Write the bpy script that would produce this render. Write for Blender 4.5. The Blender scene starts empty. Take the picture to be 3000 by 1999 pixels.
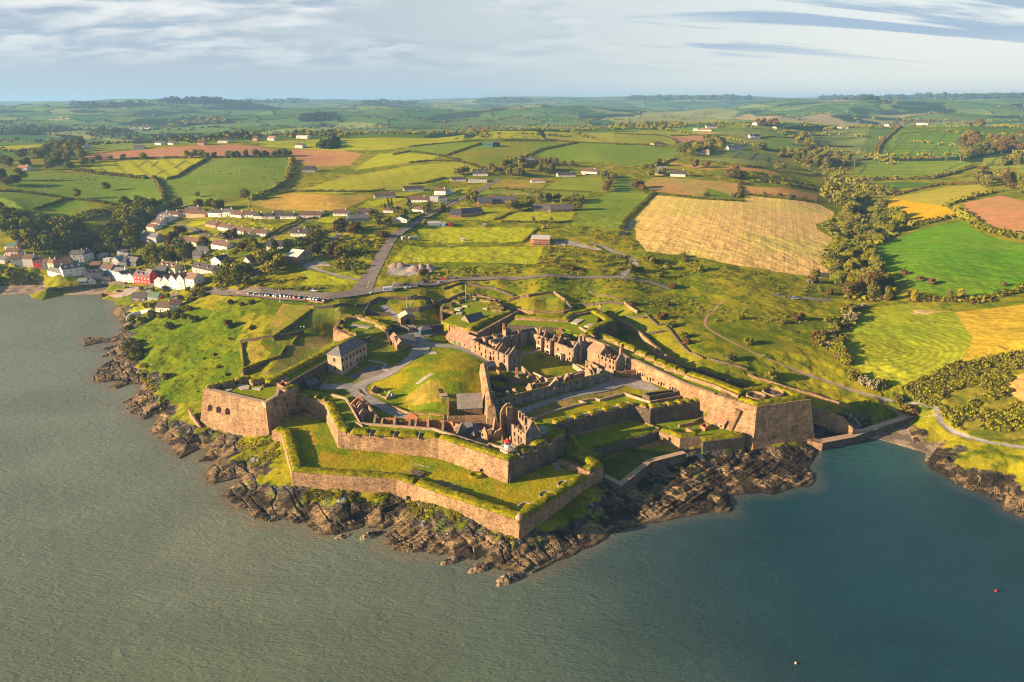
# Coastal star fort in evening light: terrain, sea, fort, village, fields and trees, all in mesh code
import bpy, math, random
import numpy as np
C = bpy.context.scene.collection
SC = bpy.context.scene
rad = math.radians
from mathutils import Vector
HAZE=1.0e-4
random.seed(7); RS = np.random.RandomState(7)
# ---------------------------------------------------------------- survey: picture crops -> rays -> metres
FO, CH, PIT = 2000., 140., math.atan(700/2000.)
SP, CP = math.sin(PIT), math.cos(PIT)
CR = dict(A=(500,1000,3.1357),B=(1000,1100,3.1357),C=(1500,1050,3.1357),D=(900,850,3.1357),E=(1300,800,3.1357),F=(1900,900,3.1357),
V=(0,550,3.1357),W=(600,500,3.1357),X=(1200,400,3.1357),Y=(1800,350,3.1357),Z=(2300,350,3.1357),R=(2300,800,3.1357),
J=(600,1250,3.1357),K=(1300,1350,3.1357),L=(200,950,3.1357),H=(0,270,2.353),S=(2000,1200,1.962),N=(0,0,1.),T=(0,0,.78433),
b=(1280,1150,6.2714),c=(1020,1130,6.2714),e=(1300,930,6.2714),f=(1550,930,6.2714),d=(950,880,6.2714),w=(690,850,6.2714))
def nat(c,x,y):
 a = CR[c]; return a[0]+x/a[2], a[1]+y/a[2]
def ray(c,x,y):
 px,py = nat(c,x,y); u=(px-1500)/FO; v=(999.5-py)/FO
 return (u, CP+v*SP, -SP+v*CP)
def at(c,x,y,z):
 d = ray(c,x,y); t=(z-CH)/d[2]; return (d[0]*t, d[1]*t, z)
def pts(c,z,*xy): return [at(c,x,y,z) for x,y in xy]
def zof(c,x,y,p):
 d = ray(c,x,y); return CH + d[2]*p[1]/d[1]
# ---------------------------------------------------------------- small maths
def hash2(ix,iy,s):
 h = (ix.astype(np.int64)*374761393 + iy.astype(np.int64)*668265263 + s*974634777) & 0xffffffff
 h = ((h ^ (h>>13))*1274126177) & 0xffffffff
 return ((h ^ (h>>16)) & 0xffffff)/16777215.
def vnoise(x,y,s=0):
 ix=np.floor(x); iy=np.floor(y); fx=x-ix; fy=y-iy
 fx=fx*fx*fx*(fx*(fx*6-15)+10); fy=fy*fy*fy*(fy*(fy*6-15)+10)
 a=hash2(ix,iy,s); b=hash2(ix+1,iy,s); c=hash2(ix,iy+1,s); d=hash2(ix+1,iy+1,s)
 return (a*(1-fx)+b*fx)*(1-fy)+(c*(1-fx)+d*fx)*fy
def fbm(x,y,o=4,s=0,g=.5):
 t=0;a=1.;n=0
 for i in range(o):
  t=t+a*vnoise(x,y,s+i*17); n+=a; a*=g; x=x*2.03+13.7; y=y*2.03-7.1
 return t/n
def sstep(a,b,x):
 t=np.clip((x-a)/(b-a),0,1); return t*t*(3-2*t)
def inpoly(X,Y,P):
 r=np.zeros(X.shape,bool); n=len(P)
 for i in range(n):
  x0,y0=P[i][0],P[i][1]; x1,y1=P[(i+1)%n][0],P[(i+1)%n][1]
  if y0==y1: continue
  c=(y0>Y)!=(y1>Y)
  r ^= c & (X < (x1-x0)*(Y-y0)/(y1-y0)+x0)
 return r
def bbox(P,m=0):
 a=np.array([p[:2] for p in P]); return a[:,0].min()-m,a[:,0].max()+m,a[:,1].min()-m,a[:,1].max()+m
def segdist(X,Y,P,closed=True):
 d=np.full(X.shape,1e9); n=len(P)
 for i in range(n if closed else n-1):
  x0,y0=P[i][:2]; x1,y1=P[(i+1)%n][:2]; dx=x1-x0; dy=y1-y0; l=dx*dx+dy*dy
  if l<1e-9: continue
  t=np.clip(((X-x0)*dx+(Y-y0)*dy)/l,0,1)
  d=np.minimum(d,(X-x0-t*dx)**2+(Y-y0-t*dy)**2)
 return np.sqrt(d)
# ---------------------------------------------------------------- objects
def tag(o,label=None,cat=None,group=None,kind=None):
 if label: o['label']=label
 if cat: o['category']=cat
 if group: o['group']=group
 if kind: o['kind']=kind
 return o
def empty(name,loc=(0,0,0),rz=0,label=None,cat=None,group=None):
 o=bpy.data.objects.new(name,None); C.objects.link(o); o.location=loc; o.rotation_euler=(0,0,rz)
 return tag(o,label,cat,group)
class MB:
 def __init__(s): s.v=[]; s.f=[]; s.m=[]
 def add(s,vs,fs,m=0):
  b=len(s.v); s.v+= [tuple(p) for p in vs]; s.f+=[tuple(i+b for i in f) for f in fs]; s.m+=[m]*len(fs)
 def hexa(s,lo,hi,m=0):
  n=len(lo); s.add(list(lo)+list(hi),[tuple(range(n-1,-1,-1)),tuple(range(n,2*n))]+[(i,(i+1)%n,n+(i+1)%n,n+i) for i in range(n)],m)
 def box(s,cx,cy,z0,sx,sy,sz,rz=0,m=0):
  c,q=math.cos(rz),math.sin(rz)
  P=[(cx+c*a*sx/2-q*b*sy/2, cy+q*a*sx/2+c*b*sy/2) for a,b in((-1,-1),(1,-1),(1,1),(-1,1))]
  s.hexa([(x,y,z0) for x,y in P],[(x,y,z0+sz) for x,y in P],m)
 def prism(s,P,z0,z1=None,m=0):
  s.hexa([(p[0],p[1],z0) for p in P],[(p[0],p[1],p[2] if z1 is None else z1) for p in P],m)
 def lathe(s,cx,cy,prof,n=12,m=0):
  V=[(cx+r*math.cos(2*math.pi*i/n),cy+r*math.sin(2*math.pi*i/n),z) for r,z in prof for i in range(n)]
  F=[(k*n+i,k*n+(i+1)%n,(k+1)*n+(i+1)%n,(k+1)*n+i) for k in range(len(prof)-1) for i in range(n)]
  F.append(tuple(range(n-1,-1,-1))); F.append(tuple((len(prof)-1)*n+i for i in range(n)))
  s.add(V,F,m)
 def tube(s,p,q,r,n=6,m=0,r2=None):
  p=np.array(p,float); q=np.array(q,float); d=q-p; d/=np.linalg.norm(d)+1e-9
  a=np.cross(d,(0,0,1) if abs(d[2])<.9 else (1,0,0)); a/=np.linalg.norm(a); b=np.cross(d,a)
  r2=r if r2 is None else r2
  V=[tuple(p+r*(math.cos(t)*a+math.sin(t)*b)) for t in np.arange(n)*2*math.pi/n]+[tuple(q+r2*(math.cos(t)*a+math.sin(t)*b)) for t in np.arange(n)*2*math.pi/n]
  s.add(V,[(i,n+i,n+(i+1)%n,(i+1)%n) for i in range(n)]+[tuple(range(n)),tuple(range(2*n-1,n-1,-1))],m)
 def mesh(s,name,mats):
  me=bpy.data.meshes.new(name); me.from_pydata(s.v,[],s.f)
  for k in (mats if isinstance(mats,(list,tuple)) else [mats]): me.materials.append(k)
  if any(s.m): me.polygons.foreach_set('material_index',s.m)
  me.update(); return me
 def build(s,name,mats,parent=None,smooth=False):
  o=bpy.data.objects.new(name,s.mesh(name,mats)); C.objects.link(o)
  if parent: o.parent=parent
  if smooth: o.data.polygons.foreach_set('use_smooth',[True]*len(o.data.polygons))
  return o
def npmesh(name,V,F,mat=None,col=None,smooth=False,matidx=None):
 me=bpy.data.meshes.new(name); V=np.asarray(V,np.float32); F=np.asarray(F,np.int32)
 k=F.shape[1]; me.vertices.add(len(V)); me.vertices.foreach_set('co',V.ravel())
 me.loops.add(F.size); me.loops.foreach_set('vertex_index',F.ravel())
 me.polygons.add(len(F)); me.polygons.foreach_set('loop_start',np.arange(len(F),dtype=np.int32)*k)
 me.polygons.foreach_set('loop_total',np.full(len(F),k,np.int32))
 for m in (mat if isinstance(mat,(list,tuple)) else [mat]):
  if m: me.materials.append(m)
 if matidx is not None: me.polygons.foreach_set('material_index',np.asarray(matidx,np.int32))
 me.polygons.foreach_set('use_smooth',np.full(len(F),smooth,bool))
 if col is not None:
  a=me.color_attributes.new('col','FLOAT_COLOR','POINT'); c4=np.ones((len(V),4),np.float32); c4[:,:col.shape[1]]=col
  a.data.foreach_set('color',c4.ravel())
 me.update(calc_edges=True); me.validate()
 return me
def link(name,me,parent=None):
 o=bpy.data.objects.new(name,me); C.objects.link(o)
 if parent: o.parent=parent
 return o
# ---------------------------------------------------------------- materials
def mat(name,base,rough=.85,spec=.3,var=None,scale=1.,vs=.5,bump=0,bscale=4.,attr=False,metal=0,detail=5,streak=None,mottle=None,strata=False,course=0):
 """procedural surface: base colour (or colour attribute) broken up by two scales of noise"""
 m=bpy.data.materials.new(name); m.use_nodes=True; nt=m.node_tree; N=nt.nodes; L=nt.links
 b=N['Principled BSDF']; b.inputs['Roughness'].default_value=rough; b.inputs['Specular IOR Level'].default_value=spec; b.inputs['Metallic'].default_value=metal
 tc=N.new('ShaderNodeTexCoord'); geo=N.new('ShaderNodeNewGeometry')
 src=None
 if attr:
  a=N.new('ShaderNodeAttribute'); a.attribute_name='col'; src=a.outputs['Color']
 else:
  r=N.new('ShaderNodeRGB'); r.outputs[0].default_value=(*base,1); src=r.outputs[0]
 def noise(sc,det,vec=None):
  n=N.new('ShaderNodeTexNoise'); n.inputs['Scale'].default_value=sc; n.inputs['Detail'].default_value=det; n.inputs['Roughness'].default_value=.65
  L.new(vec or geo.outputs['Position'],n.inputs['Vector']); return n.outputs['Fac']
 def mul(src,fac,lo,hi,a=.3,b2=.7):
  mr=N.new('ShaderNodeMapRange'); mr.inputs[1].default_value=a; mr.inputs[2].default_value=b2; mr.inputs[3].default_value=lo; mr.inputs[4].default_value=hi
  L.new(fac,mr.inputs[0]); mx=N.new('ShaderNodeMix'); mx.data_type='RGBA'; mx.blend_type='MULTIPLY'; mx.inputs[0].default_value=1
  L.new(src,mx.inputs[6]); L.new(mr.outputs[0],mx.inputs[7]); return mx.outputs[2]
 if mottle:
  mx=N.new('ShaderNodeMix'); mx.data_type='RGBA'; mr=N.new('ShaderNodeMapRange'); mr.inputs[1].default_value=mottle[2]; mr.inputs[2].default_value=mottle[3]
  L.new(noise(mottle[1],6),mr.inputs[0]); L.new(mr.outputs[0],mx.inputs[0]); L.new(src,mx.inputs[6]); mx.inputs[7].default_value=(*mottle[0],1); src=mx.outputs[2]
 if var: src=mul(src,noise(scale,detail),1-var,1+var)
 if vs and var: src=mul(src,noise(scale*.13,3),1-var*vs,1+var*vs)
 if streak:
  mp=N.new('ShaderNodeMapping'); mp.inputs['Scale'].default_value=(1,1,.12); L.new(geo.outputs['Position'],mp.inputs['Vector'])
  src=mul(src,noise(streak[0],5,mp.outputs[0]),1-streak[1],1+streak[1]*.6)
 if course:
  mp=N.new('ShaderNodeMapping'); mp.inputs['Scale'].default_value=(.45,.45,2.6); L.new(geo.outputs['Position'],mp.inputs['Vector']); src=mul(src,noise(1.,4,mp.outputs[0]),1-course,1+course); src=mul(src,noise(.07,4),1-course*.8,1+course*.6)
 L.new(src,b.inputs['Base Color'])
 if bump and strata:
  mp=N.new('ShaderNodeMapping'); mp.inputs['Rotation'].default_value=(0,rad(35),rad(-38)); mp.inputs['Scale'].default_value=(.22,2.2,1.2); L.new(geo.outputs['Position'],mp.inputs['Vector']); st=noise(1.,6,mp.outputs[0]); src=mul(src,st,.35,1.5,.36,.62); L.new(src,b.inputs['Base Color'])
  bp=N.new('ShaderNodeBump'); bp.inputs['Distance'].default_value=bump; bp.inputs['Strength'].default_value=1; L.new(st,bp.inputs['Height']); L.new(bp.outputs['Normal'],b.inputs['Normal'])
 elif bump:
  bp=N.new('ShaderNodeBump'); bp.inputs['Strength'].default_value=1; bp.inputs['Distance'].default_value=bump
  L.new(noise(bscale,6),bp.inputs['Height']); L.new(bp.outputs['Normal'],b.inputs['Normal'])
 return m
# ================================================================ TERRAIN
CO=[]
def co(c,*xy): CO.extend(at(c,x,y,0)[:2] for x,y in xy)
co('V',(-900,940),(0,985),(270,975),(290,1010),(380,1035),(500,1010),(560,985),(700,985),(925,980),(940,1020),(1060,1045),(1065,1090),(1020,1150),(1090,1210),(1130,1280),(1085,1330))
co('L',(480,40),(500,80),(380,125),(240,120),(125,125),(122,215),(260,185),(430,165),(370,205),(255,240),(380,240),(260,318),(370,300),(430,300),(250,410),(235,455),(190,500),(195,540),(300,545),(440,530),(340,595),(440,608),(560,550),(680,560),(640,640),(500,710),(400,740),(540,730),(500,790),(550,835),(630,830),(630,890),(780,860),(820,870),(740,985),(860,1070),(920,1080),(930,1130),(985,1190),(1020,1240),(1200,1150),(1290,1160),(1190,1265),(1310,1260),(1380,1230),(1240,1390),(1280,1450),(1340,1470),(1540,1420),(1570,1420))
co('J',(160,640),(230,680),(270,760),(370,780),(420,850),(480,880),(590,900),(740,860),(800,910),(870,905),(960,870),(920,935),(1000,1000),(1080,1000),(1200,995),(1300,970),(1440,930),(1470,890),(1500,930),(1540,930),(1640,945),(1740,890),(1700,960),(1590,1100),(1700,1110),(1690,1150),(1900,1180),(2000,1170),(2130,1190))
co('K',(30,850),(90,880),(180,890),(290,915),(370,870),(380,935),(500,1000),(600,1010),(690,1050),(820,1060),(1000,970),(1130,900),(1180,880),(1260,820),(1330,800),(1380,780),(1450,740),(1480,725),(1550,660),(1600,660),(1700,620),(1830,590),(1960,570))
co('S',(0,620),(150,590),(280,595),(290,560),(260,500),(330,490),(450,480),(520,490),(640,450),(745,450),(770,420),(765,370),(720,340),(760,270),(775,235),(750,205),(800,205),(1000,160),(1120,170),(1280,215),(1400,250),(1395,300),(1430,350),(1540,400),(1550,430),(1700,490),(1830,545),(1850,580),(1960,625),(2100,700),(2600,900))
COAST=CO+[(600,120),(20000,120),(20000,20000),(-20000,20000),(-20000,500),(CO[0][0]-300,CO[0][1]+60)]
CT=[]
def ct(c,*a):
 for x,y,z in a: CT.append(at(c,x,y,z))
def cw(*a): CT.extend(a)
# shore rim, hillside, outer works
ct('N',(-150,900,0),(0,835,9),(130,850,8),(230,850,3),(300,860,4),(380,905,6),(350,960,2),(420,900,9),(450,960,10),(470,1040,9),(390,1060,3),(440,1130,4),(500,1180,6),(450,1220,2),(540,1180,10),(560,1240,5),(520,1320,1.5),
(470,860,14),(530,900,16),(600,860,26),(560,960,14),(640,920,19.5),(600,1030,13),(680,880,26),(620,1100,12),(560,1130,11),(690,1010,19),(740,960,20),(800,920,23),
(640,1300,4),(700,1300,7),(740,1290,7.5),(700,1380,4),(690,1450,1),(780,1400,5),(850,1430,5),(850,1500,1),(950,1430,5),(1000,1480,4),(1050,1430,5),(1200,1470,5.5),(1180,1560,1),(1300,1500,5.5),(1350,1570,2.5),(1420,1540,5),(1500,1590,3.5),(1460,1650,1),(1600,1600,2),(1650,1500,5),(1750,1450,5),(1800,1420,3),(1780,1500,2),(1850,1440,2),(1900,1390,2.5),(2000,1370,3),(2100,1340,3),(2200,1330,2),(2300,1360,1.5),(2380,1310,1.5),(2000,1450,1.7),(2150,1420,1.5),(2250,1440,1.2),(2330,1410,1.),(1900,1490,1.5),(2200,1385,1.9),(2080,1480,1.2))
# fort platform
ct('N',(760,1235,10),(860,1290,9.5),(900,1360,9.5),(1050,1370,9.5),(1200,1370,9.2),(1400,1440,9),(1500,1480,9),(1650,1390,8.8),(1720,1330,8.5),(1800,1280,8.5),(1950,1240,8.5),(2100,1270,8.5),
(1080,1210,15),(1100,1260,14),(1200,1240,14),(1320,1260,13.5),(1400,1310,13.5),(1450,1330,14),(1560,1230,14.5),(1700,1190,14.5),(1850,1120,14.5),(1800,1160,14.5),(1950,1180,14.5),
(1180,1100,18),(1300,1050,18.5),(1380,1080,19),(1340,1130,19.5),(1250,1150,18.5),(1220,1130,18),(1150,1160,15.5),(1200,1190,14.5),(1370,1190,15.5),(1060,1130,15),(1040,1100,14.5),(1000,1130,15),(1120,1060,16.5),(1180,1030,17.5),(1250,1020,17.5),(1380,1020,17),(1450,1050,16),(1600,1050,16),(1700,1050,15.5),(1600,1100,15.5),(1500,1000,17),(1230,990,18.5),(1210,960,19.5),
(1020,1010,20),(1070,1050,17.5),(1150,1010,17.5),(1120,970,19))
# ditches, covered way, glacis
ct('N',(800,1120,15.5),(900,1050,16),(960,990,16.5),(1000,960,17),(760,1060,17),(820,1040,17.4),(850,990,19),(900,950,21),(1000,915,24),(950,885,26.5),(1060,910,22),(1150,900,22),(1180,880,24),(1250,880,24),(1130,930,19),
(1350,870,23),(1420,860,23),(1450,840,26),(1300,910,17),(1500,920,16.5),(1560,900,21),(1600,880,21.5),(1650,900,21.5),(1700,920,17),(1780,900,22),(1850,920,22),(1800,960,15),(1860,1010,14.5),(1950,1060,14),(2050,1110,13.5),(1950,990,19),(2050,1060,18),(1900,930,22),(2150,1130,15),(2200,1160,14),(2300,1150,15.5),(2400,1170,12),(2480,1210,9),(2400,1240,6),(2460,1270,5),(2560,1220,8),(2350,1120,17),(2640,1190,8),(2660,1240,3))
ct('N',(700,862,27),(850,860,27),(1000,870,27),(1070,840,28),(1150,845,28),(1300,815,28.5),(1500,808,29),(1700,810,29),(1850,800,30),(1850,770,31),(2000,800,27),(1600,850,26.5),(1900,860,24),(2050,880,23),(2180,865,25),(2400,880,21),(2150,960,21),(2300,1000,19),(2400,1060,17),(2500,1130,12),(2550,1180,8),(2200,1060,18),(2600,1150,13),(2450,950,19))
# right headland and fields
ct('N',(2700,1260,4),(2760,1300,7),(2850,1320,8),(2950,1360,6),(2750,1330,4),(2900,1400,3),(2980,1480,2),(2800,1240,12),(2900,1280,14),(2990,1300,13),(2750,1180,15),(2850,1150,20),(2950,1120,26),(3050,1150,28),(2700,1130,14),(2650,1100,15.5),(2550,1060,17),(2700,1000,20),(2640,930,22),(2850,960,25),(2950,950,28),(2800,900,25),(2700,870,25),(2550,870,21),(2950,880,29),(3200,1100,32),(3200,1350,15),
(2560,820,21),(2500,780,23),(2480,700,26),(2450,620,32),(2420,560,38),(2350,500,46),(2700,800,27),(2800,720,33),(2950,750,32),(2850,670,38),(2650,680,29),(2980,650,43),(2750,590,40),(2600,620,32),(2650,560,38),(2850,560,46),(2950,580,48),(2700,500,46),(2600,510,43),(2900,500,53),(2750,450,58),(2650,440,58),(2700,375,83),(2850,372,86),(2950,380,85),(2880,440,64),(2980,450,66),(2600,380,82),(2450,440,58),(2400,400,70),(2300,385,82),(2350,365,90))
# middle
ct('N',(1900,750,33),(2100,790,29),(2300,810,25),(2430,805,23),(1870,640,39),(1940,578,46),(2100,590,44),(2250,590,42),(2420,600,35),(2100,690,35),(2300,700,31),(1800,720,34),(1750,640,39),(1600,720,33),(1450,705,33),(1250,690,33.5),(1400,745,32),(1250,760,31),(1560,760,31),(1170,790,29.5),(1130,740,33),(1050,780,29),(1000,740,31),(950,780,29),(880,750,30),(850,800,27),(700,820,24),(1170,680,37),(1220,640,40),(1300,620,42),(1400,600,44),(1550,600,44),(1650,600,43),(1700,560,48),(1500,540,50),(1350,530,52),(1700,500,56),(1300,570,47),(1100,600,43),(1200,560,48),(1250,530,53),(2000,535,52),(2150,550,50),(2300,555,48),(1850,560,48),(2000,500,57),(2200,480,60),(1900,470,63),(2150,440,68),(2000,400,78),(1750,450,69),(1700,400,80),(1600,410,78),(1500,450,70),(1400,475,66),(1300,420,77),(1200,400,82),(1350,395,83),(1600,388,86),(1900,388,84),(2050,380,88),(1500,388,87))
# left: village and fields
ct('N',(100,790,14),(150,740,18),(50,760,18),(200,800,9),(300,810,8),(400,790,10),(470,800,12),(520,820,17),(560,780,20),(480,740,20),(380,740,17),(300,730,16),(250,770,10),(400,700,23),(500,680,29),(460,650,32),(550,640,35),(620,690,29),(620,760,23),(700,700,32),(780,720,31),(800,660,37),(700,630,40),(850,625,41),(950,640,40),(1000,660,38),(1060,640,40),(980,610,44),(900,590,46),(700,600,43),(1120,570,48),(850,560,48),(1000,560,50),(1150,520,56),(1000,530,54),(1350,480,65),(1200,480,65),(1050,505,58),
(0,640,40),(100,610,42),(200,600,42),(300,620,38),(350,640,32),(200,680,27),(100,690,26),(0,700,27),(300,570,46),(450,590,44),(550,620,38),(620,590,45),(550,540,52),(700,530,54),(400,530,52),(200,530,53),(50,520,55),(800,540,52),(750,480,63),(600,460,67),(450,470,63),(300,480,60),(900,470,64),(850,440,71),(700,427,76),(550,430,75),(350,450,68),(250,465,64),(1000,440,72),(950,420,78),(1100,430,75),(1100,400,84),(850,415,80),(150,480,60),(0,480,60))
cw((-1000,1400,66),(-1300,1900,42),(-800,1700,45),(-300,1900,60),(0,2100,60),(500,2300,62),(1200,2200,60),(-1600,2300,58),(-2200,2000,60),(-900,2600,62),(-200,2900,75),(900,3200,85),(2000,3000,80),(-2500,3200,72),(-1500,3800,82),(2400,2200,85),(1800,1700,90))
for (th,pyk,r) in ((-45,311,9000),(-36,311,8500),(-32,305,8500),(-27.9,292,7200),(-24,296,7400),(-20,298,8000),(-14,293,8000),(-9,297,8500),(-3,290,8000),(4,287,8000),(10,284,8000),(15,281,7800),(18.3,284,7800),(20.5,293,8500),(24,284,7500),(28,282,7500),(33,279,7000),(37,281,7000),(45,282,7000)):
 t=rad(th); y=r*math.cos(t); v=(999.5-pyk)/FO; cw((r*math.sin(t),y,CH+(-SP+v*CP)/(CP+v*SP)*y))
 for k,q in((.62,.55),(.75,.42)): cw((r*k*math.sin(t),r*k*math.cos(t),100+(q-.45)*60))
for th in range(-50,51,10):
 t=rad(th); cw((13000*math.sin(t),13000*math.cos(t),150))
for th,r,z in((-48,200,-6),(-30,180,-6),(-10,140,-6),(10,130,-6),(30,160,-6),(45,150,-6),(0,170,-3),(20,190,-3)): cw((r*math.sin(rad(th)),r*math.cos(rad(th)),z))
CT=np.array(CT)
def uv(X,Y): return np.arctan2(X,Y), .55*np.log(np.hypot(X,Y)/100.)
_u,_v=uv(CT[:,0],CT[:,1])
_d=np.hypot(_u[:,None]-_u,_v[:,None]-_v)
with np.errstate(divide='ignore',invalid='ignore'): _K=np.where(_d>0,_d*_d*np.log(_d),0)
_n=len(CT); _A=np.zeros((_n+3,_n+3)); _A[:_n,:_n]=_K+np.eye(_n)*2e-5
_Pm=np.c_[np.ones(_n),_u,_v]; _A[:_n,_n:]=_Pm; _A[_n:,:_n]=_Pm.T
_zz=np.sign(CT[:,2])*np.abs(CT[:,2])
_W=np.linalg.solve(_A,np.r_[_zz,0,0,0])
def tps(X,Y):
 u,v=uv(X,Y); sh=u.shape; u=u.ravel(); v=v.ravel(); out=np.empty(len(u))
 for i in range(0,len(u),20000):
  d=np.hypot(u[i:i+20000,None]-_u,v[i:i+20000,None]-_v)
  out[i:i+20000]=(d*d*np.log(d+1e-9))@_W[:_n]+_W[_n]+_W[_n+1]*u[i:i+20000]+_W[_n+2]*v[i:i+20000]
 return out.reshape(sh)
# the grid: fans out from under the viewpoint, fine near the fort
NT=1060; TH=np.linspace(rad(-46),rad(46),NT)
_r=[128.]
while _r[-1]<14500:
 r=_r[-1]; _r.append(r+ (1.1 if r<170 else .62 if r<400 else .62*(r/400)**1.15 if r<3000 else r*.0052))
RR=np.array(_r); NR=len(RR)
TT,RG=np.meshgrid(TH,RR); GX=RG*np.sin(TT); GY=RG*np.cos(TT)
ci=np.unique(np.r_[np.arange(0,NR,6),NR-1]); cj=np.unique(np.r_[np.arange(0,NT,6),NT-1])
_c=tps(GX[np.ix_(ci,cj)],GY[np.ix_(ci,cj)])
_t=np.array([np.interp(np.arange(NT),cj,row) for row in _c])
GZ=np.array([np.interp(np.arange(NR),ci,_t[:,j]) for j in range(NT)]).T.copy()
# far relief
fr=sstep(1700,3500,RG)
GZ+= fr*(1-.75*sstep(6000,7200,RG))*(fbm(GX/1000,GY/650,4,3)-.5)*150
GZ+= sstep(500,1500,RG)*(1-sstep(6500,7500,RG))*(fbm(GX/160,GY/160,3,9)-.5)*5
near=RG<900
DC=np.full(GX.shape,400.)
DC[near]=segdist(GX[near],GY[near],COAST)
LAND=inpoly(GX,GY,COAST)
DS=np.where(LAND,DC,-DC)
# flats: (crop,z,points) the made ground of the fort and its works
FLATS=[]
def flat(pp): FLATS.append(pp)
flat([at(*q) for q in (('A',930,800,9.8),('A',1020,845,10.3),('A',1115,1195,10),('A',2195,1260,9.5),('B',640,950,9.5),('B',1605,1300,9.2),('B',1660,1295,9.2),('C',705,1060,9.2),('C',836,985,9.2),('C',735,880,8.8),('C',580,835,8.8),('C',505,720,8.8),('B',1535,890,9.2),('B',885,690,9.4),('A',1535,930,9.6),('A',1425,690,10),('A',1100,640,10))])
flat(pts('C',8.6,(500,720),(735,885),(1365,735),(1360,660),(1340,640),(1140,545),(700,650)))
flat(pts('C',4.6,(735,890),(1365,745),(1545,865),(1590,880),(1290,950),(1005,1165),(830,1080),(840,990)))
flat(pts('C',8.4,(1130,540),(1850,540),(2150,690),(2140,712),(1757,752),(1755,712),(1545,728),(1360,640),(1340,630)))
SWT=[at(*q) for q in (('A',1160,492,17),('A',1420,545,17),('A',1540,790,17),('B',890,565,17),('B',1535,770,17.2),('C',485,690,17),('C',390,610,16.5),('C',330,590,16.5),('C',190,590,15.5),('b',1940,775,16.5),('b',1440,1030,16.8),('b',1300,940,16.8),('b',1170,1030,16.8),('b',930,1000,17),('B',835,498,17),('B',165,445,17),('A',1735,760,17),('A',1600,520,17),('A',1475,487,16.5),('A',1250,440,16.5))]
flat(SWT)
flat([at(*q) for q in (('C',395,605,14.6),('C',1120,430,14.6),('C',1270,460,14.6),('C',1850,375,14.8),('C',1690,345,14.8),('C',1270,395,14.6),('C',1040,335,14.6),('C',800,380,14.6),('C',640,410,14.6),('C',250,520,14.6),('C',200,590,14.6))])
RCT=[at(*q) for q in (('e',1990,240,21.5),('f',960,345,21.6),('f',1490,545,21.6),('f',1800,745,21.6),('f',1985,805,21.5),('F',0,545,21.4),('F',600,795,21.3),('F',990,905,21),('F',1490,845,21),('F',1130,715,21),('F',830,775,21.3),('F',300,570,21.5),('E',1980,790,21.6),('E',1600,610,21.8),('E',1400,545,22))]
flat(RCT)
flat([at(*q) for q in (('A',330,430,20),('A',440,398,20),('A',600,355,20),('A',850,385,20),('A',1450,110,20.5),('D',240,470,21),('D',430,440,21),('A',1470,165,20),('A',1110,385,19.8),('A',1165,430,20),('A',1000,470,20),('A',870,560,20),('A',560,480,20))])
flat([at(*q) for q in (('D',245,370,21.5),('D',300,250,21.5),('D',470,250,21.5),('D',640,300,21.3),('D',730,380,21),('D',500,430,21.2),('D',400,435,21.5))])
FLB=[at(*q) for q in (('D',1245,150,21.8),('D',1310,130,22),('D',1500,60,22.3),('D',1780,140,22),('D',1780,210,21.8),('D',1900,200,21.6),('D',1560,380,21.4),('D',1500,365,21),('D',1230,300,20.5),('D',1370,210,21))]
flat(FLB)
flat([at(*q) for q in (('E',660,420,21.2),('E',1140,445,21.3),('E',1210,370,22),('E',1430,330,22.3),('E',1590,440,22.3),('E',1390,570,21.6),('E',1250,570,21.6),('E',1080,510,21.2),('E',580,475,21))])
FM=np.zeros(GX.shape,bool)
for P in FLATS:
 x0,x1,y0,y1=bbox(P); bm=(GX>x0)&(GX<x1)&(GY>y0)&(GY<y1); k=np.where(bm)
 ins=inpoly(GX[k],GY[k],P); k=(k[0][ins],k[1][ins])
 a=np.array(P); M=np.c_[a[:,:2]-a[:,:2].mean(0),np.ones(len(a))]
 if np.ptp(a[:,2])<.05: z=np.full(len(k[0]),a[0,2])
 else:
  s=np.linalg.lstsq(M,a[:,2],rcond=None)[0]; z=np.c_[GX[k]-a[:,0].mean(),GY[k]-a[:,1].mean(),np.ones(len(k[0]))]@s
 GZ[k]=z; FM[k]=True
# shore profile with bedded rock
ang=rad(38); RU=GX*math.cos(ang)+GY*math.sin(ang); RV=-GX*math.sin(ang)+GY*math.cos(ang)
def ridge(a): return 1-np.abs(2*a-1)
wob=fbm(GX/9,GY/9,3,21)
strat=ridge(vnoise(RU/14+wob*.5,RV/1.9+wob*1.1,31))*.6+ridge(vnoise(RU/6,RV/.9+wob*.9,37))*.4
crack=ridge(vnoise(RU/2.2+wob*1.5,RV/11,41))
blocks=fbm(GX/5.5,GY/5.5,4,51)
prof=np.where(DS>0, .2+.30*DS+.5*sstep(1,7,DS)+1.6*sstep(4,16,DS)*(blocks-.35), .45*DS)
prof=np.where(DS>0,np.minimum(prof,9+.9*np.maximum(DS-10,0)),prof)
rockh=(strat-.5)*1.25*sstep(-1,3,DS)-.8*sstep(.8,.98,crack)*sstep(1,4,DS)+(blocks-.5)*1.1*sstep(0,8,DS)
base=np.where(DS>0,np.minimum(GZ,prof),prof)
base=np.where((DS>1.2)&(RG<900),np.maximum(base,.35+.25*sstep(1.2,5,DS)),base)
KP=(RG<900)&~FM
rk=KP&(DS<60)
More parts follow.
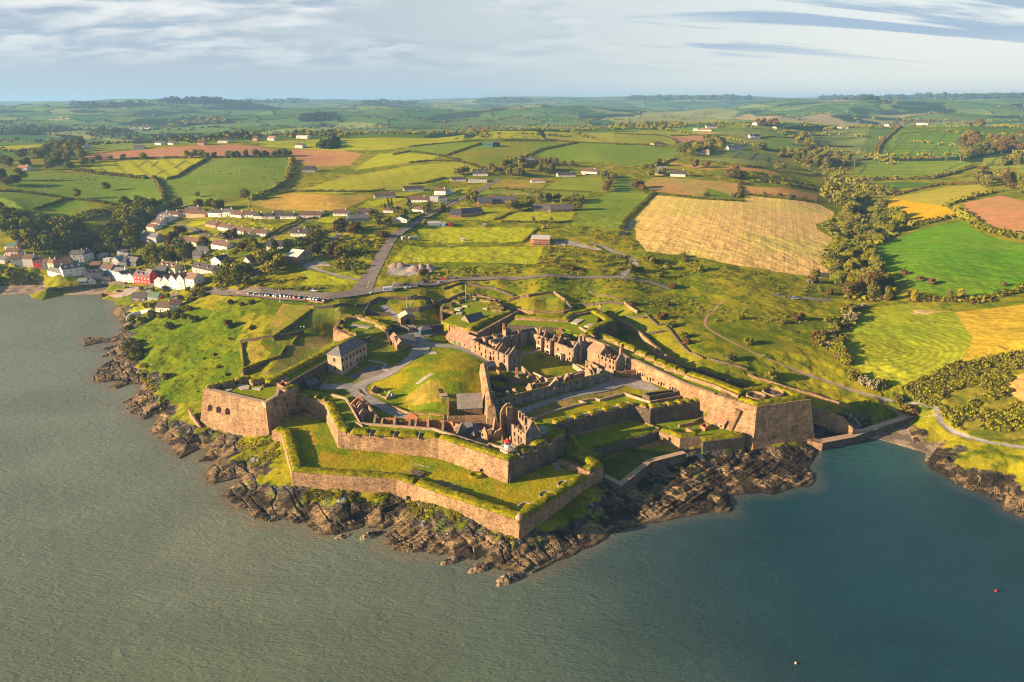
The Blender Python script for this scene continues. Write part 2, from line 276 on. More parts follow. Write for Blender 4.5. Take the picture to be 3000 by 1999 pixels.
# rock zone mask: near the shore, lower than the turf line
ROCK=np.where(KP&(DS<75), 1-sstep(2.9,4.9,base+ (fbm(GX/6,GY/6,4,61)-.5)*4.5-.03*DS),0)
ROCK*=1-inpoly(GX,GY,pts('N',3,(-400,700),(230,700),(470,870),(380,900),(330,880),(300,870),(-400,880)))*.65
BPS=[pts('S',1,(790,190),(1000,120),(1270,70),(1330,180),(1480,190),(1400,290),(1280,240),(1100,180),(850,215)),pts('V',.5,(0,890),(400,880),(440,950),(250,985),(0,995)),pts('V',.5,(480,1000),(700,950),(1000,910),(940,1000),(700,1000))]
BEACH=inpoly(GX,GY,BPS[0])|inpoly(GX,GY,BPS[1])|inpoly(GX,GY,BPS[2])
ROCK[BEACH]*=.15
GZ=np.where(KP,base,GZ)
GZ=GZ+np.where(KP,rockh*ROCK,0)
GZ=np.where(KP&BEACH,np.minimum(GZ,.15+.05*DC),GZ)
for BP in BPS:
 x0,x1,y0,y1=bbox(BP,16); k=np.where((GX>x0)&(GX<x1)&(GY>y0)&(GY<y1)&~BEACH&~FM); db=segdist(GX[k],GY[k],BP); GZ[k]=np.minimum(GZ[k],.4+.05*DC[k]+db*(.35+.5*blocks[k]))
# soft lumps in rough ground
GZ+= np.where(KP&~BEACH,(1-ROCK)*((fbm(GX/2.2,GY/2.2,3,71)-.5)*.55+(fbm(GX/9,GY/9,2,77)-.5)*1.1)*np.where((RG<430)&(np.abs(GX)<150),.35,1)*sstep(2,8,DS),0)*(1-sstep(500,900,RG))
GZ+= np.where(FM,(fbm(GX/1.8,GY/1.8,3,73)-.5)*.16,0)
def zat(x,y):
 x=np.asarray(x,float); y=np.asarray(y,float); r=np.hypot(x,y); t=np.arctan2(x,y)
 i=np.clip(np.interp(r,RR,np.arange(NR)),0,NR-1.001); j=np.clip((t-TH[0])/(TH[1]-TH[0]),0,NT-1.001)
 i0=i.astype(int); j0=j.astype(int); a=i-i0; b=j-j0
 return (GZ[i0,j0]*(1-a)*(1-b)+GZ[i0+1,j0]*a*(1-b)+GZ[i0,j0+1]*(1-a)*b+GZ[i0+1,j0+1]*a*b)
_rs=RR[::2]
def G(c,*xy):
 out=[]
 for x,y in xy:
  d=ray(c,x,y); h=math.hypot(d[0],d[1]); k=d[2]/h; ux,uy=d[0]/h,d[1]/h
  zr=CH+k*_rs; zt=zat(ux*_rs,uy*_rs); w=np.where(zr<=zt)[0]
  i=w[0] if len(w) else len(_rs)-1
  if 0<i<len(_rs)-1 or (len(w) and i>0):
   a=zr[i-1]-zt[i-1]; b=zr[i]-zt[i]; r=_rs[i-1]+(_rs[i]-_rs[i-1])*a/(a-b+1e-9)
  else: r=_rs[i]
  out.append((ux*r,uy*r,float(zat(ux*r,uy*r))))
 return out
# ================================================================ LAND COLOUR
COL=np.empty(GX.shape+(3,),np.float32)
n1=fbm(GX/40,GY/40,4,101); n2=fbm(GX/7,GY/7,4,111); n3=fbm(GX/1.6,GY/1.6,3,121)
def lerp3(a,b,t): return np.asarray(a,np.float32)*(1-t[...,None])+np.asarray(b,np.float32)*t[...,None]
ROUGH=lerp3((.115,.155,.004),(.23,.215,.008),sstep(.38,.62,n1*.5+n2*.5))
ROUGH=lerp3((.08,.11,.005),ROUGH,sstep(.30,.46,n2*.6+n3*.4))
COL[:]=ROUGH
# far patchwork: one colour to each field, dark hedge lines between
def voro(x,y,s):
 ix=np.floor(x); iy=np.floor(y); b=np.full(x.shape,9.); b2=np.full(x.shape,9.); idv=np.zeros(x.shape)
 for dx in(-1,0,1):
  for dy in(-1,0,1):
   cx=ix+dx; cy=iy+dy; px=cx+.15+.7*hash2(cx,cy,s); py=cy+.15+.7*hash2(cx,cy,s+1)
   d=np.hypot(px-x,py-y); new=d<b
   b2=np.where(new,b,np.minimum(b2,d)); idv=np.where(new,hash2(cx,cy,s+2),idv); b=np.where(new,d,b)
 return idv,b2-b
FARM=RG>1250
fx=GX[FARM]+fbm(GX[FARM]/500,GY[FARM]/500,2,5)*200; fy=GY[FARM]+fbm(GX[FARM]/400,GY[FARM]/400,2,6)*200
idv,edge=voro(fx/210+.3*fy/210,fy/330,201)
PAL=np.array([(.075,.155,.022),(.10,.185,.03),(.085,.15,.03),(.13,.215,.035),(.06,.13,.025),(.19,.24,.05),(.11,.17,.04),(.08,.16,.03),(.24,.22,.10),(.09,.17,.03),(.065,.14,.03),(.15,.22,.05)],np.float32)
cc=PAL[np.minimum((idv*12).astype(int),11)]
w_=(.6*RG[FARM]*.004+5)/210
hed=1-sstep(w_*.5,w_*1.1,edge); HX=np.where((edge<.05)&(RG[FARM]<6500))[0]
wood=sstep(.60,.64,fbm(GX[FARM]/330,GY[FARM]/260,3,211))
cc=lerp3(cc,(.022,.045,.014),np.maximum(hed*.9,wood))
COL[FARM]=cc
FIELDS=[]
def field(c,col,*xy,col2=None,tram=None,n=.14,soft=0):
 P=G(c,*xy); FIELDS.append(P)
 x0,x1,y0,y1=bbox(P); k=np.where((GX>x0)&(GX<x1)&(GY>y0)&(GY<y1)); X,Y=GX[k],GY[k]
 ins=inpoly(X,Y,P); k=(k[0][ins],k[1][ins]); X,Y=X[ins],Y[ins]
 if not len(X): return P
 a=sstep(.3,.7,fbm(X/55,Y/55,4,len(FIELDS)*7)); q=np.broadcast_to(np.array(col,np.float32),(len(X),3)).copy()
 if col2 is not None: q=lerp3(col,col2,a)
 q*= (1-n+2*n*fbm(X/12,Y/12,4,len(FIELDS)*5))[:,None]
 if tram:
  tg=tram[0]
  if isinstance(tg,tuple): a_,b_=G(tg[0],tg[1:3],tg[3:]); tg=math.degrees(math.atan2(b_[1]-a_[1],b_[0]-a_[0]))+90
  t=rad(tg); s=X*math.cos(t)+Y*math.sin(t)+4*fbm(X/90,Y/90,2,3)
  ph=np.abs((s/tram[1])%1-.5)*tram[1]; wl=np.maximum(.55,RG[k]*.0009)
  ln=np.maximum(1-sstep(wl*.5,wl*1.3,np.abs(ph-1.5)),0)
  q*= (1-tram[2]*ln)[:,None]
  q*= (1+.10*np.sin(s*2*math.pi/(tram[1]/5.))*np.clip(1-RG[k]/1500,.1,1))[:,None]
 COL[k]=q; return P
LIME=(.31,.335,.008); GRN=(.14,.235,.010); PAS=(.13,.21,.016); OLI=(.22,.225,.015); TAN=(.66,.45,.15); RED=(.36,.185,.10); GOLD=(.54,.34,.008); GRY=(.16,.215,.065); VIV=(.085,.225,.004); BRN=(.38,.225,.07)
F1=field('H',PAS,(-20,538),(300,556),(700,573),(940,592),(1060,610),(1112,680),(1128,740),(1050,785),(900,790),(640,745),(500,735),(430,725),(150,690),(100,680),(-20,560),col2=(.15,.22,.02))
F2=field('H',(.16,.235,.02),(-20,688),(130,692),(420,740),(300,790),(220,820),(-20,860))
F3=field('V',OLI,(285,225),(610,95),(700,112),(900,160),(1000,200),(1110,240),(900,430),(820,450),(700,380),(430,340),(330,350),(230,290),col2=PAS)
F4=field('H',LIME,(625,508),(720,485),(900,470),(1400,458),(1390,495),(1300,530),(1160,603),(1100,592),(900,572),(640,540),tram=(35,20,.4))
F5=field('H',RED,(535,445),(700,420),(1000,395),(1350,370),(1650,362),(1850,388),(1930,420),(1700,442),(1400,450),(900,455),(620,470),(560,460))
F6=field('H',PAS,(1165,603),(1300,545),(1420,482),(1500,458),(2005,453),(1990,560),(1960,645),(1800,695),(1550,735),(1400,790),(1080,830),(1060,800),(1140,740),(1130,660),col2=(.16,.215,.025))
F7=field('N',BRN,(852,436),(1000,440),(1062,450),(1025,485),(900,490),(870,470),col2=RED)
F8=field('T',LIME,(680,442),(800,405),(950,380),(1060,372),(1100,387),(1040,412),(900,438),(760,447),col2=(.29,.30,.018),tram=(20,18,.12))
F9=field('W',(.42,.28,.05),(415,292),(800,205),(1200,230),(1545,218),(1480,270),(1400,305),(1250,362),(1000,372),(650,362),(450,322),col2=(.25,.22,.04))
F9b=field('W',(.24,.26,.02),(0,340),(90,330),(440,258),(430,290),(200,345),(100,362))
F10=field('T',LIME,(585,336),(700,322),(1000,318),(1068,310),(1060,328),(880,345),(770,346),(690,341))
F11=field('T',LIME,(812,391),(870,355),(920,350),(1012,354),(990,370),(900,378))
F12=field('T',GRN,(900,352),(1050,330),(1102,334),(1040,358))
F13=field('X',OLI,(380,185),(560,100),(860,60),(1480,53),(1400,80),(1080,172),(920,255),(700,275),(480,205),col2=GRN)
F14=field('X',GRN,(1100,190),(1300,120),(1540,58),(2195,85),(2390,130),(2380,200),(2195,285),(1750,235),(1200,218),col2=(.17,.235,.018))
F15=field('T',(.27,.28,.03),(1255,318),(1250,302),(1580,300),(1625,312),(1545,330),(1350,326))
F16=field('T',LIME,(1080,319),(1130,302),(1232,302),(1252,321),tram=(-40,20,.4))
F16b=field('X',(.17,.24,.02),(-100,100),(400,60),(640,45),(560,95),(360,150),(150,150))
F17=field('X',OLI,(700,462),(830,398),(1110,400),(1240,440),(1222,472),col2=BRN)
F18=field('X',(.20,.25,.02),(1235,475),(1420,385),(1760,378),(1795,518))
F19=field('X',(.14,.215,.015),(1475,812),(1640,590),(1880,512),(2210,530),(2190,570),(1912,858),col2=(.19,.25,.018),tram=(65,9,.1))
F20=field('X',(.10,.17,.02),(1885,515),(1920,400),(2150,415),(2060,520))
F21=field('Y',TAN,(190,912),(390,698),(800,738),(1190,760),(1198,703),(1480,728),(1880,778),(2015,850),(2005,910),(1850,962),(1862,1012),(1992,1080),(2015,1160),(1962,1240),(1890,1312),(2025,1445),(1900,1455),(1500,1402),(1100,1342),(700,1252),(300,1217),(200,1100),col2=(.58,.46,.12),tram=(('Y',830,1200,990,760),9,.22),n=.10)
F22=field('Y',BRN,(268,592),(360,528),(700,553),(1130,590),(1145,690),(1060,700),(860,640),(810,715),(350,672),col2=(.30,.24,.06))
F23=field('Y',(.13,.19,.02),(812,715),(850,633),(1065,690),(1065,735))
F24=field('Y',(.40,.235,.07),(1188,692),(1180,610),(1400,628),(1870,690),(1855,765),(1600,732))
F25=field('Y',(.40,.24,.07),(500,410),(540,393),(870,438),(1470,478),(1535,512),(1400,502),(870,465),(700,440))
F26=field('Y',(.20,.24,.065),(630,372),(900,358),(1450,402),(1380,432),(1100,400))
F27=field('Y',GRY,(865,347),(950,283),(1300,300),(1500,348),(1650,445),(1540,402),tram=(60,24,.5))
F28=field('Y',(.34,.17,.10),(515,155),(900,153),(1005,212),(900,235),(620,243))
F29=field('Y',(.15,.225,.018),(-10,238),(600,268),(552,332),(250,435),(-10,412))
F30=field('Y',(.22,.25,.02),(-10,138),(430,150),(525,207),(300,222),(-10,220))
F31=field('Y',(.22,.26,.03),(110,100),(650,103),(745,147),(430,152))
F31b=field('Y',(.36,.22,.1),(730,118),(900,112),(1050,145),(800,148))
F32=field('Y',GRY,(975,95),(1300,88),(1560,150),(1180,152),(1040,122),tram=(40,24,.3))
F32b=field('Y',GRY,(970,170),(1180,155),(1290,205),(1100,235))
F33=field('Y',GRY,(1530,93),(2350,70),(2330,130),(2195,168),(1660,162),tram=(42,24,.55))
F34=field('Y',(.19,.235,.075),(1610,182),(2330,165),(2280,235),(2195,252),(1700,243))
F35=field('Y',(.21,.245,.08),(1630,292),(1780,258),(2270,255),(2260,310),(2195,325),(1900,325))
F35b=field('Y',(.21,.26,.03),(960,62),(1200,42),(1290,75),(1100,82))
F35c=field('Y',(.10,.18,.03),(1290,30),(2500,20),(2700,50),(2350,62),(1550,82),tram=(42,30,.1))
F36=field('Z',GRN,(860,345),(1000,130),(1100,38),(1725,38),(1685,150),(1575,345),(1200,352),(900,365),col2=(.12,.22,.02),tram=(52,24,.5))
F37=field('Z',(.16,.235,.018),(610,515),(700,400),(950,383),(1600,378),(1725,400),(1640,452),(1380,535),(900,553),tram=(75,40,.35))
F38=field('Z',(.33,.30,.03),(840,800),(1000,718),(1500,618),(1780,598),(1905,662),(1640,745),(1480,795),(1605,892),(1500,905),(1160,935),(1060,885))
F38b=field('Z',GOLD,(860,800),(1010,725),(1180,760),(1470,800),(1600,890),(1500,900),(1160,930),(1065,880))
F39=field('Z',(.42,.21,.10),(1640,770),(1970,698),(2350,780),(2350,1100),(1900,985),(1700,872),col2=(.37,.22,.09))
F40=field('Z',VIV,(805,1192),(950,1128),(1250,1008),(1650,938),(1755,1020),(1900,1080),(2195,1152),(2400,1250),(2195,1480),(2060,1568),(1950,1610),(1500,1640),(1200,1568),(1012,1470),(1030,1422),(830,1300),col2=(.12,.225,.010),n=.1)
F41=field('R',(.20,.265,.012),(560,700),(620,540),(700,400),(900,318),(1100,288),(1562,358),(1725,600),(1605,832),(1300,955),(1080,1045),(850,1005),(700,905),(590,830),col2=(.25,.275,.014))
k=np.where(inpoly(GX,GY,F41)); _c=np.mean([p[:2] for p in F41],0); _dd=np.hypot((GX[k]-_c[0]+18)*1.0,(GY[k]-_c[1]+4)*1.15)+5*fbm(GX[k]/30,GY[k]/30,3,2)
COL[k]*=(1+.17*np.sin(_dd*2*math.pi/3.6))[:,None]
F42=field('R',(.40,.29,.025),(1562,360),(2195,290),(2450,260),(2450,760),(2195,735),(1900,765),(1622,832),(1725,600),col2=(.33,.26,.03),n=.25)
F43=field('R',(.56,.31,.09),(2040,1060),(2100,970),(2195,918),(2450,900),(2450,1260),(2195,1185),(2080,1122))
F44=field('N',LIME,(1190,703),(1240,663),(1577,668),(1526,707),n=.05)
F45=field('N',LIME,(1153,766),(1187,719),(1593,722),(1570,773),n=.05)
field('W',LIME,(850,1052),(955,990),(880,930),(940,905),(1100,955),(1200,985),(1400,1015),(1430,1030),(1300,1050))
field('W',LIME,(1200,945),(1300,930),(1440,980),(1420,1000),(1300,990))
field('X',LIME,(430,665),(440,640),(940,650),(930,655),(700,665))
field('X',OLI,(250,760),(360,745),(700,730),(680,665),(930,662),(910,700),(800,770),col2=LIME)
field('X',LIME,(860,775),(960,700),(1090,690),(1520,690),(1470,775),(1380,785))
field('X',(.17,.23,.02),(650,530),(700,480),(1650,520),(1620,560),(1450,545),(1050,510))
field('X',LIME,(330,545),(420,470),(560,470),(520,520))
for q in (((690,640),(780,590),(940,600),(1140,560),(1240,600),(1000,640)),((480,700),(600,660),(690,640),(700,700),(550,730)),((640,620),(760,610),(900,600),(930,560),(700,580))): field('W',(.24,.25,.02),*q)
for q in (((360,470),(640,500),(840,450),(810,490),(640,560),(480,520)),((1480,290),(1640,255),(1850,250),(1700,310)),((0,610),(130,620),(150,640),(0,650)),((1000,460),(1170,400),(1290,470),(1100,480)),((1750,200),(2000,190),(1830,240),(1760,230)),((1400,340),(1500,270),(1640,300),(1560,340))): field('W',LIME,*q)
field('V',LIME,(1200,1080),(1310,1065),(1380,1130),(1240,1165),(1170,1150))
field('V',LIME,(1690,350),(1760,310),(1880,310),(1890,330),(1740,365)); field('V',LIME,(1740,390),(1850,460),(2050,490),(1900,490),(1760,450)); field('V',LIME,(1800,680),(1960,600),(1970,650),(1850,690))
field('Z',(.08,.155,.02),(1785,195),(1830,48),(2300,25),(2300,170)); field('Z',(.19,.25,.02),(1805,440),(1830,358),(2300,312),(2300,440),(1900,452)); field('Z',(.2,.25,.02),(1500,572),(1900,490),(2300,440),(2300,480),(1700,565)); field('Z',(.075,.15,.018),(700,592),(1100,570),(1400,590),(1250,622),(990,642))
field('H',(.25,.28,.07),(-20,268),(500,283),(990,342),(700,333),(300,300),(-20,288)); field('H',LIME,(-20,375),(400,358),(545,374),(300,392),(-20,402)); field('H',(.15,.22,.03),(540,340),(900,343),(935,370),(540,372)); field('H',(.22,.27,.06),(1580,312),(2000,250),(2353,205),(2600,215),(2353,262),(1800,303)); field('H',(.12,.2,.04),(880,275),(1300,238),(1900,205),(2000,215),(1500,280),(1000,290)); field('H',(.26,.29,.02),(1700,345),(2353,330),(2353,345),(1950,378))
field('H',(.38,.33,.14),(320,190),(380,180),(480,178),(440,190),(350,195))
field('T',(.19,.23,.06),(1620,310),(1700,300),(1760,320),(1700,335)); field('T',(.22,.25,.07),(1380,275),(1560,255),(1700,258),(1600,285),(1450,290)); field('T',(.40,.32,.16),(1640,270),(1720,262),(1800,268),(1740,278))
# fort turf, worn patches, ditches
def turf(P,c1,c2,sc=6.,s=0):
 x0,x1,y0,y1=bbox(P); k=np.where((GX>x0)&(GX<x1)&(GY>y0)&(GY<y1)); ins=inpoly(GX[k],GY[k],P); k=(k[0][ins],k[1][ins])
 COL[k]=lerp3(c1,c2,sstep(.35,.65,fbm(GX[k]/sc,GY[k]/sc,4,s+300)))*(1+.3*(fbm(GX[k]/1.2,GY[k]/1.2,2,s)[...,None]-.5))
FG=(.15,.21,.003); FY=(.30,.26,.006); FO_=(.38,.23,.02)
for i,P in enumerate(FLATS): turf(P,FG,(.18,.22,.004),9,i)
turf(FLATS[0],FG,FY,11,40)
for c,q in (('A',((1260,810),(1310,820),(1350,940),(1320,990),(1290,900))),('B',((1390,1000),(1420,1010),(1545,1140),(1500,1150))),('A',((1350,1080),(1370,1040),(1560,1040),(1620,1090),(1500,1140),(1380,1110))),('B',((1150,900),(1260,880),(1320,940),(1230,990),(1140,950))),('A',((1640,1020),(1760,1000),(1700,1045)))): turf(G(c,*q),FO_,FY,2,50)
turf(G('B',(840,960),(1000,980),(1110,1050),(1080,1075),(930,1020)),(.22,.19,.14),(.16,.14,.09),2,9)
turf(G('D',(480,900),(640,780),(1000,600),(1240,520),(1480,560),(1660,680),(1640,960),(1280,970),(1260,1120),(900,1100),(700,1010),(520,950)),FG,FY,14,60)
turf(G('D',(1150,820),(1230,900),(1240,1030),(1000,1060),(900,1000),(1010,900)),(.42,.28,.05),(.26,.22,.03),5,62)
turf(G('D',(560,660),(740,560),(760,480),(640,480),(560,420),(560,520)),(.13,.165,.012),FY,8,63)
turf(G('E',(620,1260),(1200,1110),(1640,1030),(1620,1100),(1300,1160),(850,1310),(820,1380)),(.17,.165,.03),(.27,.19,.06),6,64)
turf(G('C',(690,410),(1030,330),(1200,380),(1060,400),(600,500),(300,580),(230,560)),FG,FY,8,65)
turf(G('C',(1130,820),(1350,755),(1400,790),(1240,840)),(.40,.24,.12),(.33,.2,.09),3,66)
turf(G('C',(735,890),(1100,830),(1240,845),(1540,870),(1290,920),(1000,1130),(830,1050)),(.055,.095,.012),(.11,.13,.018),5,67)
turf(G('w',(460,1568),(700,1400),(1000,1050),(1500,850),(1780,760),(1780,960),(1400,1210),(800,1568)),(.20,.165,.05),(.13,.15,.02),7,68)
turf(G('w',(860,250),(1400,330),(900,730),(700,850),(640,620)),(.24,.22,.025),(.33,.22,.05),9,69)
turf(G('R',(1080,1050),(1320,950),(1500,850),(1640,830),(1900,770),(2300,700),(2400,900),(2100,930),(2040,1050),(2080,1150),(2300,1220),(2300,1568),(1900,1540),(1560,1420),(1440,1280),(1250,1180)),(.085,.11,.008),(.17,.155,.016),7,98)
turf(G('R',(1145,370),(1210,335),(1300,340),(1400,350),(1560,350),(1400,365),(1250,385)),(.5,.36,.18),(.4,.32,.12),3,99)
turf(G('W',(1140,1230),(1500,1200),(1400,1250),(1010,1260),(620,1500),(600,1440),(740,1240)),(.21,.22,.02),(.30,.23,.04),9,70)
turf(G('w',(100,985),(950,960),(980,1020),(900,1150),(500,1380),(170,1480)),FG,(.25,.2,.025),12,71)
turf(G('w',(1460,360),(2195,320),(1900,480),(1500,620),(1280,780),(950,780)),(.11,.165,.012),(.19,.19,.02),10,72)
turf(G('E',(1600,450),(1700,480),(1980,700),(2195,860),(2195,900),(1900,720),(1640,580)),(.075,.135,.010),(.10,.15,.012),10,73)
turf(G('L',(480,60),(1000,-200),(1600,0),(1570,180),(1600,430),(1400,560),(1240,600),(1220,700),(850,720),(760,500),(640,300)),(.088,.145,.003),(.135,.175,.004),12,74)
# rock, weed and sand at the shore
rk=ROCK>0.02; X,Y=GX[rk],GY[rk]; zz=GZ[rk]
tone=fbm(X/3,Y/3,5,401); st=strat[rk]
cc=lerp3((.040,.036,.030),(.215,.150,.072),sstep(.34,.72,tone*.5+st*.32+.2*(1-sstep(1.0,4.0,zz))))
cc=lerp3(cc,(.05,.055,.062),sstep(3.0,5.0,zz+2*(tone-.5))*.75)
cc=lerp3(cc,(.26,.27,.28),sstep(.68,.76,fbm(X/2.2,Y/5,4,405))*sstep(2.2,3.6,zz))
cc=lerp3(cc,(.022,.017,.009),sstep(.50,.58,fbm(X/5,Y/5,5,411)+.10*sstep(30,80,X)-.10*sstep(3.2,4.2,zz)-.12*(1-sstep(.3,1.2,zz)))*.95)
cc=lerp3(cc,(.15,.2,.01),sstep(.68,.72,fbm(X/3,Y/3,4,421))*sstep(1.5,3,zz)*.8)
cc=lerp3(cc,(.02,.016,.011),(1-sstep(.1,.9,zz))*.8)
cc=cc*(.72+.55*fbm(X/.7,Y/.7,2,431))[:,None]
r_=sstep(.3,.6,ROCK[rk]); COL[rk]=COL[rk]*(1-r_)[:,None]+cc*r_[:,None]
COL[BEACH&(RG<700)]=lerp3((.34,.27,.19),(.17,.14,.10),sstep(.4,.6,fbm(GX[BEACH&(RG<700)]/5,GY[BEACH&(RG<700)]/5,4,441)))
def grid_cells(mask):
 q=np.where(mask); i,j=q; a=i*NT+j
 return np.c_[a,a+1,a+NT+1,a+NT]
M_SHORE=mat('bedded_rock',(0,0,0),rough=.85,spec=.25,attr=True,var=.5,scale=1.1,bump=.5,bscale=1.1,strata=True)
M_GROUND=mat('turf_and_soil',(0,0,0),rough=1,spec=0,attr=True,var=.28,scale=1.1,bump=.3,bscale=.9)
ok=(GZ>-1.2); cell=ok[:-1,:-1]|ok[1:,:-1]|ok[:-1,1:]|ok[1:,1:]
def sub(F):
 u,inv=np.unique(F,return_inverse=True); return u,inv.reshape(F.shape)
_V=np.stack([GX,GY,GZ],-1).reshape(-1,3)
rc=(ROCK[:-1,:-1]+ROCK[1:,1:])>.7
u,F=sub(grid_cells(cell&rc)); tag(link('shore_rock',npmesh('shore_rock',_V[u],F[:,::-1],M_SHORE,COL.reshape(-1,3)[u],smooth=False)),kind='structure')
u,F=sub(grid_cells(cell&~rc))
ground=tag(link('ground',npmesh('ground',_V[u],F[:,::-1],M_GROUND,COL.reshape(-1,3)[u],smooth=True)),kind='structure')
def drape(name,P,m,h=.1,kind='structure'):
 x0,x1,y0,y1=bbox(P); bm=(GX>x0)&(GX<x1)&(GY>y0)&(GY<y1); k=np.where(bm); ins=np.zeros(GX.shape,bool); ins[k]=inpoly(GX[k],GY[k],P)
 c=ins[:-1,:-1]&ins[1:,:-1]&ins[:-1,1:]&ins[1:,1:]
 u,F=sub(grid_cells(c)); V=_V[u].copy(); V[:,2]+=h
 return tag(link(name,npmesh(name,V,F[:,::-1],m,smooth=True)),kind=kind)
def dens(P,step):
 out=[]
 for a,b in zip(P[:-1],P[1:]):
  n=max(1,int(math.hypot(b[0]-a[0],b[1]-a[1])/step))
  for i in range(n): out.append(tuple(a[k]+(b[k]-a[k])*i/n for k in range(len(a))))
 out.append(tuple(P[-1])); return out
def smoothpl(P,it=2):
 for _ in range(it):
  Q=[P[0]]
  for a,b in zip(P[:-1],P[1:]): Q+= [tuple(.75*np.array(a)+.25*np.array(b)),tuple(.25*np.array(a)+.75*np.array(b))]
  P=Q+[P[-1]]
 return P
def ribbon(name,P,w,m,h=.12,kind='structure',step=2.,smooth=2,mb=None):
 P=dens(smoothpl([tuple(p) for p in P],smooth),step); a=np.array(P)[:,:2]; t=np.gradient(a,axis=0); t/=np.linalg.norm(t,axis=1)[:,None]+1e-9
 nn=np.c_[-t[:,1],t[:,0]]; ww=np.interp(np.linspace(0,1,len(a)),np.linspace(0,1,len(w)),w) if isinstance(w,(list,tuple)) else np.full(len(a),w)
 K=5; V=[];
 for k in range(K):
  q=a+nn*(ww*(k/(K-1)-.5))[:,None]; V.append(np.c_[q,np.zeros(len(q))])
 V=np.stack(V,1)
 zc=zat(V[...,0],V[...,1]); V[...,2]=np.maximum(zc,zc.mean(1,keepdims=True)-.1)+h
 n=len(a); F=[(i*K+k,(i+1)*K+k,(i+1)*K+k+1,i*K+k+1) for i in range(n-1) for k in range(K-1)]
 return tag(link(name,npmesh(name,V.reshape(-1,3),[f[::-1] for f in F],m,smooth=True)),kind=kind)
# ================================================================ SEA
SR=np.r_[np.arange(60,330,2.),330*1.012**np.arange(0,150)]; ST=np.linspace(rad(-62),rad(62),420)
st,sr=np.meshgrid(ST,SR); sx,sy=sr*np.sin(st),sr*np.cos(st)
sd=np.where(sr<800,segdist(sx,sy,COAST),300.); sland=inpoly(sx,sy,COAST)
sh=np.where(sland,0,sd)
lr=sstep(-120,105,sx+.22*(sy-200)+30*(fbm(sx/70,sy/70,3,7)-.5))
sc=lerp3((.160,.195,.135),(.010,.050,.066),lr)  # silt tint, with the sky's reflection also painted into the base colour
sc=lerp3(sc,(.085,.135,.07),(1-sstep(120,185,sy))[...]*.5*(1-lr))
cove=np.exp(-(((sx-158)/26)**2+((sy-255)/24)**2)); sc=lerp3(sc,(.03,.10,.09),cove*.8)
sc=lerp3(sc,(.20,.15,.09),(1-sstep(.5,6,sh))*.55*(1-.6*lr))
sc=lerp3(sc,sc*.7,sstep(.40,.8,fbm(sx/45,sy/28,3,17))*.6)
V=np.stack([sx,sy,np.zeros_like(sx)],-1).reshape(-1,3); n=len(ST)
q=np.where(np.ones((len(SR)-1,n-1),bool)); a=q[0]*n+q[1]
mW=bpy.data.materials.new('sea_water'); mW.use_nodes=True; nt=mW.node_tree; N=nt.nodes; L_=nt.links; bs=N['Principled BSDF']
at_=N.new('ShaderNodeAttribute'); at_.attribute_name='col'; L_.new(at_.outputs['Color'],bs.inputs['Base Color'])
bs.inputs['Roughness'].default_value=.3; bs.inputs['IOR'].default_value=1.33; bs.inputs['Specular IOR Level'].default_value=.5
geo=N.new('ShaderNodeNewGeometry'); mp=N.new('ShaderNodeMapping'); mp.inputs['Rotation'].default_value=(0,0,rad(25)); mp.inputs['Scale'].default_value=(.55,1.25,1); L_.new(geo.outputs['Position'],mp.inputs['Vector'])
hs=None
for sc_,dt,am in((.3,5,.6),(1.2,4,.4)):
 nz=N.new('ShaderNodeTexNoise'); nz.inputs['Scale'].default_value=sc_; nz.inputs['Detail'].default_value=dt; nz.inputs['Distortion'].default_value=.6; L_.new(mp.outputs[0],nz.inputs['Vector'])
 mm=N.new('ShaderNodeMath'); mm.operation='MULTIPLY'; mm.inputs[1].default_value=am; L_.new(nz.outputs['Fac'],mm.inputs[0])
 if hs is None: hs=mm.outputs[0]
 else:
  ad=N.new('ShaderNodeMath'); L_.new(hs,ad.inputs[0]); L_.new(mm.outputs[0],ad.inputs[1]); hs=ad.outputs[0]
bp=N.new('ShaderNodeBump'); bp.inputs['Distance'].default_value=.65; bp.inputs['Strength'].default_value=1; L_.new(hs,bp.inputs['Height']); L_.new(bp.outputs['Normal'],bs.inputs['Normal'])
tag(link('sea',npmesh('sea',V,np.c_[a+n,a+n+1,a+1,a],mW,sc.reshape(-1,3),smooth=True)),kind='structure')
# ================================================================ BUILDING KIT
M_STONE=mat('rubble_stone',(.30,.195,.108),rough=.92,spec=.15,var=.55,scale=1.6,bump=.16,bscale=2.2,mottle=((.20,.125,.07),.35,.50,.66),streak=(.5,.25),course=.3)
M_DARK=mat('lichened_shaded_stone',(.125,.097,.068),rough=.93,spec=.15,var=.5,scale=1.5,bump=.16,bscale=2.2,mottle=((.105,.09,.07),.3,.45,.62),streak=(.6,.3),course=.3)
M_PALE=mat('pale_limestone',(.42,.37,.30),rough=.9,var=.3,scale=2,bump=.06)
M_REND=mat('weathered_render',(.29,.195,.12),rough=.9,var=.4,scale=.9,bump=.05,bscale=3,mottle=((.165,.12,.08),.45,.48,.66),streak=(.7,.28))
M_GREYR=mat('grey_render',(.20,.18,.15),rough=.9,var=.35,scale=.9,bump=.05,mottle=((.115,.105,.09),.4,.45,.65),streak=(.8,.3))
M_HOUSE=mat('dressed_stone',(.36,.28,.19),rough=.9,var=.35,scale=1.6,bump=.05,course=.2)
M_COPE=mat('coping_stone',(.36,.26,.17),rough=.9,var=.3,scale=2.2,bump=.05)
M_BRICK=mat('old_brick',(.40,.16,.075),rough=.9,var=.3,scale=2.5,bump=.05)
M_TURF=mat('turf',(.235,.205,.004),rough=1,spec=0,var=.42,scale=1.1,bump=.35,bscale=1.4,mottle=((.075,.105,.004),.5,.42,.62))
M_SLATE=mat('slate',(.115,.115,.125),rough=.6,spec=.4,var=.28,scale=2.5,bump=.03,bscale=5,mottle=((.19,.17,.14),.6,.5,.7))
